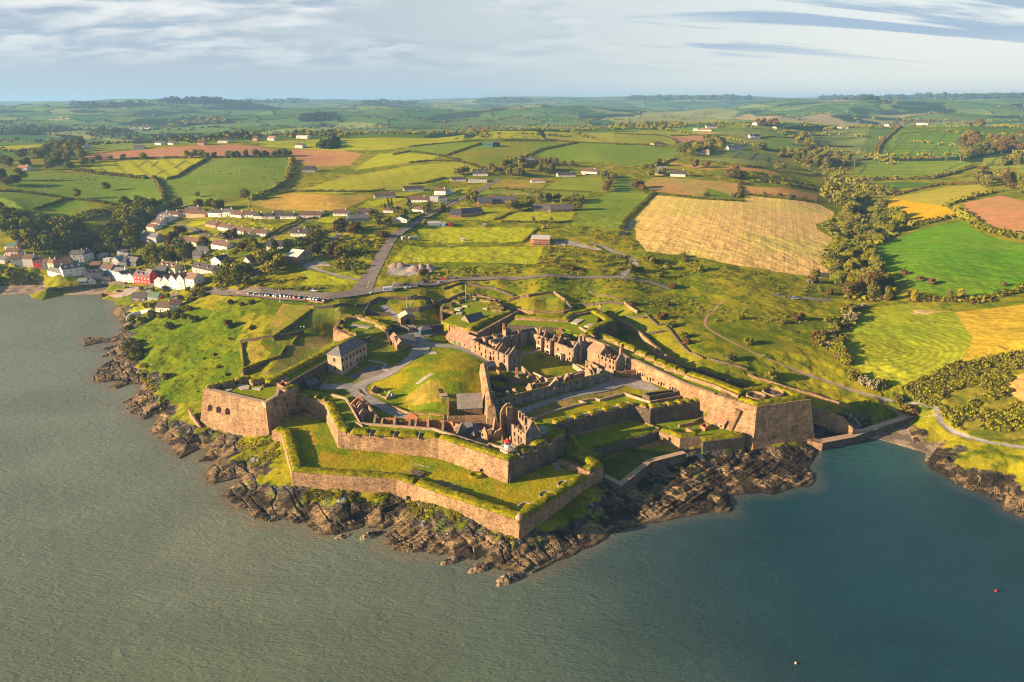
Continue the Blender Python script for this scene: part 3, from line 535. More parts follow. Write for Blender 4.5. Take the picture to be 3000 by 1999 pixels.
M_SLATEB=mat('blue_slate',(.075,.08,.105),rough=.5,spec=.4,var=.2,scale=2.5,bump=.03)
M_ROOFR=mat('red_brown_roof',(.33,.165,.10),rough=.8,var=.3,scale=1.2,bump=.03,mottle=((.20,.15,.115),.3,.45,.6))
M_STROOF=mat('stone_roof',(.25,.22,.185),rough=.9,var=.45,scale=2.2,bump=.1)
M_BLUE=mat('blue_green_paint',(.02,.11,.13),rough=.5,var=.15,scale=3)
M_GREEN=mat('green_paint',(.02,.13,.10),rough=.5,var=.15,scale=3)
M_GLASS=mat('window_glass',(.02,.022,.026),rough=.12,spec=.6)
M_WHITE=mat('white_paint',(.66,.65,.62),rough=.6,var=.07,scale=1.5)
M_RED=mat('red_paint',(.55,.03,.035),rough=.4,var=.1,scale=2)
M_WOOD=mat('weathered_wood',(.22,.16,.11),rough=.85,var=.25,scale=4)
M_IRON=mat('dark_iron',(.03,.03,.032),rough=.6)
M_ASPH=mat('asphalt',(.185,.155,.135),rough=.9,var=.18,scale=.8,mottle=((.14,.125,.115),.12,.42,.62))
M_GRAVEL=mat('grey_gravel',(.27,.26,.245),rough=.92,var=.2,scale=1.2,mottle=((.20,.19,.18),.2,.4,.62))
M_CONC=mat('concrete',(.30,.27,.23),rough=.9,var=.2,scale=1.5,bump=.03)
M_DIRT=mat('bare_earth',(.34,.22,.13),rough=.95,var=.3,scale=1.2)
def miter(P,closed):
 n=len(P); out=[]
 for i in range(n):
  N_=[]
  for a,b in ((i-1,i),(i,i+1)):
   if not closed and (a<0 or b>=n): continue
   p,q=P[a%n],P[b%n]; dx,dy=q[0]-p[0],q[1]-p[1]; l=math.hypot(dx,dy)+1e-9; N_.append((-dy/l,dx/l))
  if len(N_)==1: out.append(N_[0]); continue
  sx,sy=N_[0][0]+N_[1][0],N_[0][1]+N_[1][1]; k=sx*N_[0][0]+sy*N_[0][1]
  k=max(k,.35*math.hypot(sx,sy)+1e-6) if k>0 else 1.; out.append((sx/k,sy/k))
 return out
def hitplane(c,x,y,a,b):
 d=ray(c,x,y); ex,ey=b[0]-a[0],b[1]-a[1]; det=d[0]*(-ey)+ex*d[1]
 t=(a[0]*(-ey)+ex*a[1])/det; s=(d[0]*a[1]-d[1]*a[0])/det
 return s,CH+d[2]*t
def wallmesh(mb,P,thick,zbot,closed=False,batter=0,ops=(),jag=0,step=3.,m=0,seed=0,capm=None,floor=None):
 """masonry run: P = outer top edge (outer face on the right of travel); ops=(edge,crop,x,y_bottom,width,height,arch[,depth])"""
 rn=random.Random(seed); n=len(P); mi=miter(P,closed); E=n if closed else n-1
 jz={}
 for e in range(E):
  a,b=P[e],P[(e+1)%n]; ma,mb_=mi[e],mi[(e+1)%n]; Ln=math.hypot(b[0]-a[0],b[1]-a[1])
  za=zbot if not callable(zbot) else None
  O=[]
  for o in ops:
   if o[0]!=e: continue
   s,zb=hitplane(o[1],o[2],o[3],a,b)
   if not(-.02<s<1.02): continue
   O.append((s*Ln-o[4]/2,s*Ln+o[4]/2,zb,zb+o[5],o[6],o[7] if len(o)>7 else None))
  cuts={0.,Ln}
  k=max(1,int(Ln/(step if jag else max(step,6.))))
  for i in range(1,k): cuts.add(Ln*i/k)
  for s0,s1,z0,z1,ar,dp in O:
   kk=6 if ar else 1
   for i in range(kk+1):
    s=s0+(s1-s0)*i/kk
    if 0<s<Ln: cuts.add(s)
  cuts=sorted(cuts); cuts=[c for i,c in enumerate(cuts) if i==0 or c-cuts[i-1]>.03]
  def pt(s):
   f=s/Ln; return (a[0]+(b[0]-a[0])*f,a[1]+(b[1]-a[1])*f),(ma[0]+(mb_[0]-ma[0])*f,ma[1]+(mb_[1]-ma[1])*f),a[2]+(b[2]-a[2])*f
  def jj(s):
   key=(round(pt(s)[0][0],2),round(pt(s)[0][1],2))
   if key not in jz: jz[key]=(rn.random()-.75)*jag
   return jz[key]
  for s0,s1 in zip(cuts[:-1],cuts[1:]):
   (p,mp,zt0),(q,mq,zt1)=pt(s0),pt(s1)
   if jag: zt0+=jj(s0); zt1+=jj(s1)
   zb0=zbot(*p) if callable(zbot) else zbot; zb1=zbot(*q) if callable(zbot) else zbot
   mid=(s0+s1)/2; iv=[(None,None,1.)]; hol=[]
   for o in O:
    if o[0]<mid<o[1]:
     z1=o[3]
     if o[4]:
      u=(mid-(o[0]+o[1])/2)/((o[1]-o[0])/2); z1=o[3]-(o[1]-o[0])/2*(1-math.sqrt(max(0,1-u*u)))
     hol.append((o[2],z1,o[5]))
   hol.sort()
   def blk(l0,l1,h0,h1,d0,d1,top):
    def ring(x,y):
     R=[]
     for (pp,mm,zt,z,d) in ((p,mp,zt0,x,d0),(q,mq,zt1,y,d0),(q,mq,zt1,y,d1),(p,mp,zt0,x,d1)):
      off=d-batter*max(0,zt-z)*(1 if d==0 or d==d0 else 0)
      R.append((pp[0]+mm[0]*off,pp[1]+mm[1]*off,z))
     return R
    lo,hi=ring(l0,l1),ring(h0,h1); b0=len(mb.f); mb.hexa(lo,hi,m)
    if top and capm is not None: mb.m[b0+1]=capm
   z0,z1=zb0,zb1
   for hz0,hz1,dp in hol:
    if hz0>min(z0,z1)+.02: blk(z0,z1,hz0,hz0,0,thick,False)
    if dp: blk(hz0,hz0,hz1,hz1,dp,thick,False)
    z0=z1=hz1
   if zt0>z0+.02 or zt1>z1+.02: blk(z0,z1,max(zt0,z0+.02),max(zt1,z1+.02),0,thick,True)
def wall(name,P,thick,zbot,label=None,cat='wall',parent=None,m=None,group=None,**k):
 mb=MB(); wallmesh(mb,P,thick,zbot,**k)
 o=mb.build(name,m or [M_STONE],parent)
 if label: tag(o,label,cat,group)
 return o
def under(x,y): return float(zat(x,y))-.7
def fieldwall(label,P,h=1.1,th=.7,m=None,name='stone_wall',cat='wall',group=None,jag=.35,lift=None):
 """low wall following the ground; P ground points"""
 P=dens([p[:2] for p in P],4.); P=[(x,y,float(zat(x,y))+h) for x,y in P]
 return wall(name,P,th,under,label,cat,None,m or [M_STONE if 'sunlit' in label or 'pale' in label else M_DARK],group,jag=jag,step=1.6)  # walls not sunlit take the dark stone: their shade is put into the colour
def bankmesh(P,w,h,inset=.15,closed=False,step=.8,ns=7,seed=0,amp=.3,skew=.3):
 P=[tuple(p) for p in P]
 if closed: P=P+[P[0]]
 mi=miter(P[:-1],True)+[miter(P[:-1],True)[0]] if closed else miter(P,False)
 Q=dens([tuple(p)+tuple(m_) for p,m_ in zip(P,mi)],step)
 a=np.array(Q); V=np.empty((len(a),ns,3)); prof=[0,.72,.95,1.,.97,.75,0][:ns] if ns==7 else np.sin(np.linspace(0,math.pi,ns))
 for k in range(ns):
  t=[0,.07,.22,.45,.72,.92,1.][k] if ns==7 else k/(ns-1)
  o=inset+w*t; V[:,k,0]=a[:,0]+a[:,3]*o; V[:,k,1]=a[:,1]+a[:,4]*o
  nz=fbm(V[:,k,0]/1.3,V[:,k,1]/1.3,3,seed+k*0)-.5
  V[:,k,2]=a[:,2]+h*prof[k]*(1+amp*1.6*nz)+ (amp*.5*nz if 0<k<ns-1 else 0)
  if 0<k<ns-1:
   V[:,k,0]+=amp*.5*(vnoise(V[:,k,1]*1.1,V[:,k,0]*1.1,seed+3)-.5); V[:,k,1]+=amp*.5*(vnoise(V[:,k,0]*1.1,V[:,k,1]*1.1,seed+5)-.5)
 V[:,0,2]-=.25; V[:,-1,2]-=.35
 if not closed:
  V[0,1:-1,2]=V[0,0,2]+(V[0,1:-1,2]-V[0,0,2])*.25; V[-1,1:-1,2]=V[-1,0,2]+(V[-1,1:-1,2]-V[-1,0,2])*.25
 n=len(a); F=[(i*ns+k,(i+1)*ns+k,(i+1)*ns+k+1,i*ns+k+1) for i in range(n-1) for k in range(ns-1)]
 return V.reshape(-1,3),F
def bank(P,w,h,parent=None,name='turf_cap',m=None,label=None,cat='earth bank',group=None,**k):
 V,F=bankmesh(P,w,h,**k); o=link(name,npmesh(name,V,F,m or M_TURF,smooth=True),parent)
 if label: tag(o,label,cat,group)
 return o
def lerpP(a,b,f): return tuple(a[i]+(b[i]-a[i])*f for i in range(len(a)))
def merlon(parent,a,b,d,h,turf=True,sm=None,hi=.7):
 """one block of parapet standing on the wall head a-b, d deep (to the left of travel)"""
 l=math.hypot(b[0]-a[0],b[1]-a[1]); nx,ny=-(b[1]-a[1])/l,(b[0]-a[0])/l
 mb=MB(); q=.12*l
 P=[(a[0],a[1]),(b[0],b[1]),(b[0]+nx*d-(b[0]-a[0])*.1,b[1]+ny*d-(b[1]-a[1])*.1),(a[0]+nx*d+(b[0]-a[0])*.1,a[1]+ny*d+(b[1]-a[1])*.1)]
 z=min(a[2],b[2]); mb.hexa([(x,y,z-.5) for x,y in P],[(x,y,z+h) for x,y in P])
 o=mb.build('merlon',sm or M_STONE,parent)
 if turf:
  A=(a[0]+nx*.1,a[1]+ny*.1,z+h); B=(b[0]+nx*.1,b[1]+ny*.1,z+h)
  V,F=bankmesh([A,B],d-.2,hi,inset=0,step=.6,seed=int(a[0]*7)%97,amp=.35); link('turf_cap',npmesh('turf_cap',V,F,M_TURF,smooth=True),o)
 return o
def sill(parent,a,b,d,m=None):
 l=math.hypot(b[0]-a[0],b[1]-a[1]); nx,ny=-(b[1]-a[1])/l,(b[0]-a[0])/l; mb=MB()
 z=min(a[2],b[2]); lo=[(a[0]-nx*.12,a[1]-ny*.12,z-.9),(b[0]-nx*.12,b[1]-ny*.12,z-.9),(b[0]+nx*d,b[1]+ny*d,z-.4),(a[0]+nx*d,a[1]+ny*d,z-.4)]
 hi=[(x,y,w_) for (x,y,_),w_ in zip(lo,(z-.35,z-.35,z+.25,z+.25))]; mb.hexa(lo,hi); return mb.build('embrasure_sill',m or M_PALE,parent)
def parapet(parent,a,b,gaps,d=3.2,h=1.3,turf=True,sm=None,sills=True):
 """merlons between the gaps (fractions along a-b)"""
 f=0.
 for g0,g1 in list(gaps)+[(1.,1.)]:
  if g0-f>.01: merlon(parent,lerpP(a,b,f),lerpP(a,b,g0),d,h,turf,sm)
  if sills and g1>g0: sill(parent,lerpP(a,b,g0),lerpP(a,b,g1),d)
  f=g1
def frame_of(p0,p1,depth):
 ex,ey=p1[0]-p0[0],p1[1]-p0[1]; l=math.hypot(ex,ey); ex/=l; ey/=l; nx,ny=-ey,ex
 return l,(ex,ey),(nx,ny)
def putwin(parent,Pa,Pb,u,z,w,h,m=(0,1),name='window',mats=None,arch=False,proud=.07):
 """window or door on the face Pa-Pb (outer on the right of travel): frame with recessed-looking pane, u metres along"""
 l=math.hypot(Pb[0]-Pa[0],Pb[1]-Pa[1]); ex,ey=(Pb[0]-Pa[0])/l,(Pb[1]-Pa[1])/l; ox,oy=ey,-ex
 mb=MB()
 def slab(u0,u1,z0,z1,d0,d1,mi):
  R=[(Pa[0]+ex*uu+ox*dd,Pa[1]+ey*uu+oy*dd) for uu,dd in((u0,d1),(u1,d1),(u1,d0),(u0,d0))]
  mb.hexa([(x,y,z0) for x,y in R],[(x,y,z1) for x,y in R],mi)
 t=min(.14,w*.14)
 slab(u-w/2+t,u+w/2-t,z+t,z+h-t,-.06,.02,1)
 for q in((u-w/2,u-w/2+t,z,z+h),(u+w/2-t,u+w/2,z,z+h),(u-w/2+t,u+w/2-t,z,z+t),(u-w/2+t,u+w/2-t,z+h-t,z+h)): slab(*q,-.06,proud,0)
 if w>1.: slab(u-.05,u+.05,z+t,z+h-t,.02,.045,0)
 return mb.build(name,mats or [M_WHITE,M_GLASS],parent)
def house(name,label,p0,p1,depth,h,rise,wallm,roofm,cat='house',roof='gable',group=None,wins=(),doors=(),chim=(),z0=None,over=.3,cross=False,frame=None,chm=None,base=1.5,dorm=0,winm=None):
 """p0-p1 front base line (left to right as seen), depth behind it. wins: (face,u_fraction,z,w,h); roof gable/hip/shed/flat"""
 l,e,n=frame_of(p0,p1,depth)
 z0=min(p0[2],p1[2]) if z0 is None else z0
 cx=p0[0]+e[0]*l/2+n[0]*depth/2; cy=p0[1]+e[1]*l/2+n[1]*depth/2
 R=empty(name,(cx,cy,z0),0,label,cat,group); R.rotation_euler.z=math.atan2(e[1],e[0])
 hx,hy=l/2,depth/2; mb=MB(); eh=h
 Cn=[(-hx,-hy),(hx,-hy),(hx,hy),(-hx,hy)]
 mb.hexa([(x,y,-base) for x,y in Cn],[(x,y,eh) for x,y in Cn])
 if roof=='gable':
  if cross:
   for yy in(-hy,hy): mb.add([(-hx,yy,eh),(hx,yy,eh),(0,yy,eh+rise)],[(0,1,2) if yy<0 else (1,0,2)])
  else:
   for xx in(-hx,hx): mb.add([(xx,-hy,eh),(xx,hy,eh),(xx,0,eh+rise)],[(0,1,2) if xx>0 else (1,0,2)])
 if roof=='shed': mb.hexa([(x,y,eh-.01) for x,y in Cn],[(-hx,-hy,eh+.01),(hx,-hy,eh+.01),(hx,hy,eh+rise),(-hx,hy,eh+rise)])
 mb.build('wall',wallm,R)
 rb=MB(); o=over; t=.16
 def slabq(q):
  rb.hexa([(x,y,z-.02) for x,y,z in q],[(x,y,z+t) for x,y,z in q])
 if roof=='gable':
  if cross:
   k=rise/hx
   slabq([(-hx-o,-hy-o,eh-o*k),(0,-hy-o,eh+rise),(0,hy+o,eh+rise),(-hx-o,hy+o,eh-o*k)]); slabq([(0,-hy-o,eh+rise),(hx+o,-hy-o,eh-o*k),(hx+o,hy+o,eh-o*k),(0,hy+o,eh+rise)])
  else:
   k=rise/hy
   slabq([(-hx-o,-hy-o,eh-o*k),(hx+o,-hy-o,eh-o*k),(hx+o,0,eh+rise),(-hx-o,0,eh+rise)]); slabq([(-hx-o,0,eh+rise),(hx+o,0,eh+rise),(hx+o,hy+o,eh-o*k),(-hx-o,hy+o,eh-o*k)])
 elif roof=='hip':
  q=min(hx,hy); a,b=hx+o,hy+o; r=[(-hx+q,0,eh+rise),(hx-q,0,eh+rise)] if hx>=hy else [(0,-hy+q,eh+rise),(0,hy-q,eh+rise)]
  V=[(-a,-b,eh),(a,-b,eh),(a,b,eh),(-a,b,eh)]+r; V2=[(x,y,z-.12) for x,y,z in V[:4]]
  if hx>=hy: Fq=[(0,1,5,4),(1,2,5),(2,3,4,5),(3,0,4)]
  else: Fq=[(0,1,4),(1,2,5,4),(2,3,5),(3,0,4,5)]
  rb.add(V+V2,Fq+[(0,6,7,1),(1,7,8,2),(2,8,9,3),(3,9,6,0),(6,9,8,7)])
 elif roof=='shed': slabq([(-hx-o,-hy-o,eh),(hx+o,-hy-o,eh),(hx+o,hy+o,eh+rise),(-hx-o,hy+o,eh+rise)])
 else:
  rb.hexa([(x*1.02,y*1.02,eh) for x,y in Cn],[(x*1.02,y*1.02,eh+.25) for x,y in Cn])
 ro=rb.build('roof',roofm,R)
 Fc=[(Cn[0],Cn[1]),(Cn[1],Cn[2]),(Cn[2],Cn[3]),(Cn[3],Cn[0])]
 fr=frame or M_WHITE
 for w_ in wins:
  f=w_[0]; a,b=Fc[f]; ln=math.hypot(b[0]-a[0],b[1]-a[1]); putwin(R,a,b,w_[1]*ln,w_[2],w_[3],w_[4],mats=winm or [fr,M_GLASS])
 for w_ in doors:
  f=w_[0]; a,b=Fc[f]; ln=math.hypot(b[0]-a[0],b[1]-a[1]); putwin(R,a,b,w_[1]*ln,.05,w_[2],w_[3],name='door',mats=[fr,w_[4]])
 for x,y,hh in chim:
  cb=MB(); zz=eh+rise*(1-abs((x if cross else y)*2))-.6 if roof in('gable','hip') else eh-.2
  px,py=x*l,y*depth; cb.box(px,py,zz,.75,.6,hh+.6); cb.box(px,py,zz+hh+.6,.9,.75,.12)
  for q in(-.18,.18): cb.lathe(px+q,py,[(.09,zz+hh+.72),(.08,zz+hh+1.05)],6)
  cb.build('chimney',chm or wallm,ro)
 for k in range(dorm):
  xx=(-.5+(k+.5)/dorm)*l*.9; db=MB(); yb=-hy*.72; zz=eh+rise*.28
  db.hexa([(xx-.65,yb,zz-.4),(xx+.65,yb,zz-.4),(xx+.65,0,zz-.4),(xx-.65,0,zz-.4)],[(xx-.65,yb,zz+1.),(xx+.65,yb,zz+1.),(xx+.65,0,zz+1.),(xx-.65,0,zz+1.)])
  db.add([(xx-.65,yb,zz+1.),(xx+.65,yb,zz+1.),(xx,yb,zz+1.6)],[(0,1,2)])
  dq=db.build('dormer',wallm,ro); rr=MB()
  for s in(-1,1): rr.hexa([(xx,yb-.15,zz+1.6),(xx+s*.85,yb-.15,zz+.92),(xx+s*.85,.1,zz+.92),(xx,.1,zz+1.6)][::s],[(xx,yb-.15,zz+1.72),(xx+s*.85,yb-.15,zz+1.04),(xx+s*.85,.1,zz+1.04),(xx,.1,zz+1.72)][::s])
  rr.build('dormer_roof',roofm,dq)
 return R
# ================================================================ THE FORT
def q(*a): return [at(*p) for p in a]
# --- left bastion
LB=q(('A',300,440,21.2),('A',870,572,21.2),('A',1168,432,20.6),('A',1112,384,20.3),('A',850,362,20.8),('A',735,338,21),('A',600,335,21.2))
lb=wall('bastion',LB,2.4,1.,'great stone bastion above the left rocks with three arched gun ports','bastion',closed=True,batter=.14,seed=1,m=[M_STONE,M_COPE],capm=1,
ops=[(0,'A',400,640,2.7,3.2,True,2.),(0,'A',475,655,2.7,3.2,True,2.),(0,'A',551,670,2.7,3.2,True,2.),(1,'A',1095,690,2.9,3.6,True,2.),(1,'A',1145,592,1.6,2.,True,2.),(1,'A',1064,602,1.2,1.4,False,1.5),(1,'A',1049,540,.9,1.1,False,1.5),(1,'A',1005,738,1.,1.2,False,1.5),(1,'A',958,536,.6,.5,False,1),(1,'A',980,530,.6,.5,False,1)])
ring=q(('A',300,440,21.2),('A',600,335,21.2))
for a,b in ((('A',325,432),('A',450,405)),(('A',455,402),('A',590,375)),(('A',597,370),('A',725,340)),(('A',720,385),('A',845,355))):
 P=(at(*a,20.6),at(*b,20.6)); merlon(lb,P[1],P[0],3.4,1.5,hi=.6)
for s in ([(600,410),(640,385),(725,405),(715,440),(650,445)],[(745,435),(770,425),(838,422),(820,450)],[(500,445),(545,432),(570,440),(520,460)]):
 mb=MB(); mb.prism(pts('A',20.2,*s),19.9,20.22); mb.build('gun_platform',M_PALE,lb)
mb=MB(); a=pts('A',20.2,(980,430),(1040,450),(1085,415),(1035,395)); wallmesh(mb,[(p[0],p[1],22.4) for p in a],.6,19.6,closed=True,jag=1.4,step=1.5); mb.build('ruined_shelter',M_BRICK,lb)
mb=MB(); wallmesh(mb,q(('A',835,548,22.3),('A',870,572,22.3),('A',905,540,22.3)),1.6,20); wallmesh(mb,q(('A',905,540,21.6),('A',985,495,21.8),('A',1000,440,22),('A',1050,455,22)),1.4,20); mb.build('corner_parapet',M_COPE,lb)
bank(q(('A',1050,455,20.9),('A',1165,415,20.9)),3.,.9,lb)
w1=wall('ramp_wall',q(('A',1128,620,12.6),('A',1200,650,11.8),('A',1330,712,10.3)),1.2,8.,'curved stone ramp wall at the foot of the great left bastion','wall',seed=3)
wall('boundary_wall',q(('L',1100,770,9.5),('L',1150,860,7.5),('L',1215,945,5.)),.7,0.,'thin sunlit wall running down the rocks left of the great bastion','wall',jag=.2,seed=4)
# --- seaward inner rampart
RW=q(('A',1150,507,17.2),('A',1415,560,17.5),('A',1534,806,18.),('B',885,580,17.7),('B',1535,792,18.),('C',488,712,17.6),('C',405,618,16.4))
rw=wall('rampart',RW[:5],1.6,7.,'long inner rampart of the seaward front, bending above the lower lawn','rampart',batter=.07,seed=5,ops=[(3,'B',1297,884,1.6,1.5,True,1.2)])
rwd=wall('rampart_flank',RW[4:],1.6,7.,None,parent=rw,batter=.07,seed=55,m=[M_DARK])  # unlit flank in darker stone: lichen, plus shade put into the colour
emb=q(('A',1265,540,17.6),('A',1295,548,17.6))
for P,w in ((q(('A',1155,500,17.2),('A',1262,520,17.3)),3.2),(q(('A',1300,525,17.4),('A',1345,537,17.4)),3.2),(q(('A',1375,545,17.5),('A',1415,558,17.5)),3.),(q(('A',1418,575,17.6),('A',1458,655,17.7)),4.2),(q(('A',1462,668,17.7),('A',1498,738,17.9)),4.2),(q(('A',1503,750,17.9),('A',1534,803,18.)),4.),
(q(('A',1536,806,18.),('B',37,530,18.)),3.6),(q(('B',75,533,18.),('B',255,545,17.9)),3.6),(q(('B',298,547,17.9),('B',475,557,17.85)),3.6),(q(('B',520,560,17.8),('B',703,570,17.8)),3.6),(q(('B',748,573,17.75),('B',885,580,17.7)),3.6),(q(('B',885,580,17.7),('B',1535,790,18.)),3.8),(q(('B',1535,792,18.),('B',1630,745,18.)),4.)):
 bank(P,w,1.05,rw,seed=int(w*100)+len(C.objects)%50)
for x,y in ((55,534),(277,548),(497,560),(725,573)):
 a,b=at('B',x-22,y-1,17.9),at('B',x+22,y+1,17.9); l,e,n=frame_of(a,b,1); mb=MB()
 for p,s in((a,1),): mb.hexa([(p[0],p[1],17),(p[0]+e[0]*.3*s,p[1]+e[1]*.3*s,17),(p[0]+e[0]*.3*s+n[0]*4,p[1]+e[1]*.3*s+n[1]*4,17),(p[0]+n[0]*4,p[1]+n[1]*4,17)],[(p[0],p[1],18.25),(p[0]+e[0]*.3*s,p[1]+e[1]*.3*s,18.25),(p[0]+e[0]*.3*s+n[0]*4,p[1]+e[1]*.3*s+n[1]*4,18.7),(p[0]+n[0]*4,p[1]+n[1]*4,18.7)])
 mb.build('embrasure',M_CONC,rw)
A0,B0=RW[4],RW[5]
parapet(rw,lerpP(A0,B0,.17),lerpP(A0,B0,1.),[(.03,.10),(.30,.38),(.62,.70)],d=4.,h=.9)
cp=q(('A',1540,812,18.9),('B',0,497,18.9),('B',500,522,18.9),('B',890,545,18.8))
P=q(('B',1555,735,17.2),('B',1640,690,17.2),('B',1700,640,17.2),('B',1610,690,17.2)); mb=MB(); mb.prism([P[0],P[1],P[2],P[3]],17.,17.28); mb.build('gun_platform',M_CONC,rw)
for s in ([(1780,490),(1850,460),(1900,480),(1830,520)],[(1830,505),(1905,500),(1880,540),(1840,550)]):
 mb=MB(); mb.prism(pts('B',17.2,*s),16.,17.28); mb.build('gun_platform',M_CONC,rw)
P=q(('A',1560,770,17.1),('A',1625,752,17.1),('A',1645,775,17.1),('A',1580,798,17.1)); mb=MB(); mb.prism(P,16,17.35); mb.build('gun_platform',M_CONC,rw)
wall('terrace_wall',q(('A',1475,487,17.7),('A',1600,518,17.7),('A',1740,755,17.8),('B',170,440,17.8),('B',840,488,17.8),('B',1340,652,18.),('B',1365,630,18.),('B',1465,662,18.)),.9,13.,'pale coped wall edging the seaward rampart walk','wall',m=[M_COPE],seed=6)
wall('terrace_wall',q(('b',1170,1020,18.),('b',1300,935,18.),('b',1435,1005,18.),('b',1945,770,18.),('b',1880,700,18.)),.8,13.,'angled coped wall between the small lighthouse and the tall ruin','wall',m=[M_COPE],seed=7)
# --- lighthouse
p=at('b',1300,1130,17.4); R=empty('lighthouse',p,0,'small white lighthouse with a red lantern roof on the rampart','lighthouse'); R.rotation_euler.z=math.atan2(B0[1]-A0[1],B0[0]-A0[0])
mb=MB(); mb.box(0,0,-.6,4.,4.,2.6); mb.build('base',M_WHITE,R); mb=MB(); mb.box(0,0,2.0,4.5,4.5,.28); mb.build('deck',M_BRICK,R)
mb=MB(); mb.lathe(0,0,[(1.25,2.28),(1.25,4.),(1.3,4.05),(1.3,4.15)],18); mb.build('tower',M_WHITE,R,smooth=False)
mb=MB(); mb.lathe(0,0,[(1.12,4.15),(1.12,5.15)],16); g=mb.build('lantern',M_GLASS,R)
mb=MB()
for i in range(10): t=i*math.pi/5; mb.tube((1.15*math.cos(t),1.15*math.sin(t),4.1),(1.15*math.cos(t),1.15*math.sin(t),5.2),.05)
mb.add([(1.2*math.cos(t),1.2*math.sin(t),z) for z in(4.15,5.15) for t in np.linspace(rad(-20),rad(110),8)],[(i,i+1,9+i,8+i) for i in range(7)],1); [mb.lathe(0,0,[(1.1,z),(1.2,z),(1.2,z+.08),(1.1,z+.08)],16) for z in(4.1,5.1)]; mb.build('glazing_bar',[M_WHITE,M_WHITE],g)
mb=MB(); mb.lathe(0,0,[(1.45,5.15),(1.4,5.25),(.35,5.95),(.25,6.),(.25,6.2),(.05,6.3)],16); mb.build('lantern_roof',M_RED,R)
mb=MB()
for i in range(4):
 t=i*math.pi/2;
 for k in range(5):
  x,y=-2.2+k*1.1,-2.2; X_,Y_=x*math.cos(t)-y*math.sin(t),x*math.sin(t)+y*math.cos(t); mb.tube((X_,Y_,2.2),(X_,Y_,3.3),.05)
 a=(-2.2*math.cos(t)+2.2*math.sin(t),-2.2*math.sin(t)-2.2*math.cos(t)); b=(2.2*math.cos(t)+2.2*math.sin(t),2.2*math.sin(t)-2.2*math.cos(t))
 for h in(2.75,3.3): mb.tube((a[0],a[1],h),(b[0],b[1],h),.05)
mb.build('railing',M_WHITE,R)
putwin(R,(-2,-2),(2,-2),1.5,.1,.9,1.5,name='door',mats=[M_GREEN,M_GREEN])
# --- sea wall
SW=q(('A',928,822,10.9),('A',1022,848,11.2),('A',1113,1204,11.),('J',1760,487,10.6),('J',1915,536,10.6),('B',1630,1340,10.6),('K',735,545,10.6),('K',1335,160,10.2),('C',838,985,11.),('C',800,940,10.6))
sw=wall('sea_wall',SW,1.8,-.5,'low outer sea wall zigzagging along the rocks from bastion to point','sea wall',batter=.05,seed=8,ops=[(3,'J',1880,690,2.2,2.6,True,1.6)])
for i,(P,w,h) in enumerate(((SW[0:3],4.4,1.0),(SW[2:5],3.8,1.1),(SW[4:6],4.6,1.2),(SW[6:8],4.,1.5))): bank([(p[0],p[1],p[2]-.15) for p in P],w,h,sw,seed=20+i,amp=.4)
t=at('K',694,545,10.6); mb=MB(); mb.lathe(t[0],t[1]-.2,[(.4,6.6),(1.15,8.),(1.15,11.6)],8); tu=mb.build('sentry_turret',M_STONE,sw)
mb=MB(); mb.lathe(t[0],t[1]-.2,[(1.4,11.6),(1.35,11.85),(.9,12.6),(.15,12.95)],8); mb.build('turret_cap',M_COPE,tu)
mb=MB();
for k in(-110,-60): mb.box(t[0]+1.15*math.cos(rad(k)),t[1]-.2+1.15*math.sin(rad(k)),10.3,.35,.35,.5,rad(k))
mb.build('turret_slit',M_IRON,tu)
for i,(x,y,r) in enumerate(((C_,) if False else [(('C',478,1160),'x',2.6),(('C',320,1262),'x',2.9),(('C',130,1372),'x',2.9)])):
 g=G(x[0],(x[1],x[2]))[0]; mb=MB(); n=14; V=[];
 for k in range(n):
  a0=rad(20)+k*rad(300)/n; a1=rad(20)+(k+1)*rad(300)/n
  for a in(a0,):
   mb.hexa([(g[0]+rr*math.cos(aa),g[1]+rr*math.sin(aa),g[2]-.4) for rr,aa in((r-.4,a0),(r,a0),(r,a1),(r-.4,a1))],[(g[0]+rr*math.cos(aa),g[1]+rr*math.sin(aa),g[2]+.35) for rr,aa in((r-.4,a0),(r,a0),(r,a1),(r-.4,a1))])
 tag(mb.build('gun_ring',M_CONC),['curved stone gun ring by the sea bank nearest the stepped wall','middle curved stone gun ring along the right sea bank','curved stone gun ring closest to the corner turret'][i],'gun ring','stone gun rings on the lower lawn')
# traverses on the lower lawn
wall('traverse_wall',q(('C',425,938,11.4),('C',625,1012,11.4),('C',712,1050,11.2)),.9,7.5,'dark stepped wall with a small doorway across the right lower lawn','wall',seed=9,ops=[(0,'C',490,1040,.9,1.7,True,.6)])
wall('traverse_wall',q(('C',578,832,10.8),('C',716,955,10.8)),.9,7.5,'short sunlit wall under a turf bank right of the lower lawn','wall',seed=10)
tb=bank(q(('C',835,985,11.),('C',724,900,11.),('C',600,845,10.8)),5.,1.6,None,'turf_bank',None,'thick turf bank ending the lower lawn above the square cove garden','earth bank',seed=31)
bank(q(('C',712,1050,10.9),('C',838,986,10.9)),4.,1.2,None,'turf_bank',None,'turf block over the end of the dark stepped wall','earth bank',seed=33)
mb=MB(); a,b=at('C',395,990,9.),at('C',450,1052,9.)
for k in range(8):
 f=k/8; x,y=a[0]+(b[0]-a[0])*f,a[1]+(b[1]-a[1])*f; mb.box(x,y,8.3,.7,2.2,1.9-.2*k,math.atan2(b[1]-a[1],b[0]-a[0]))
tag(mb.build('steps',M_CONC),'flight of stone steps beside the dark stepped wall on the lawn','steps')
g=G('B',(700,905))[0]; mb=MB(); mb.box(g[0],g[1],g[2]-1.2,5.2,3.,1.9,rad(-30)); o=mb.build('magazine_hatch',M_DARK); tag(o,'dark sunken stone pit behind the front sea wall bank','pit')
mb=MB(); P=G('B',(540,935),(670,830),(806,862));
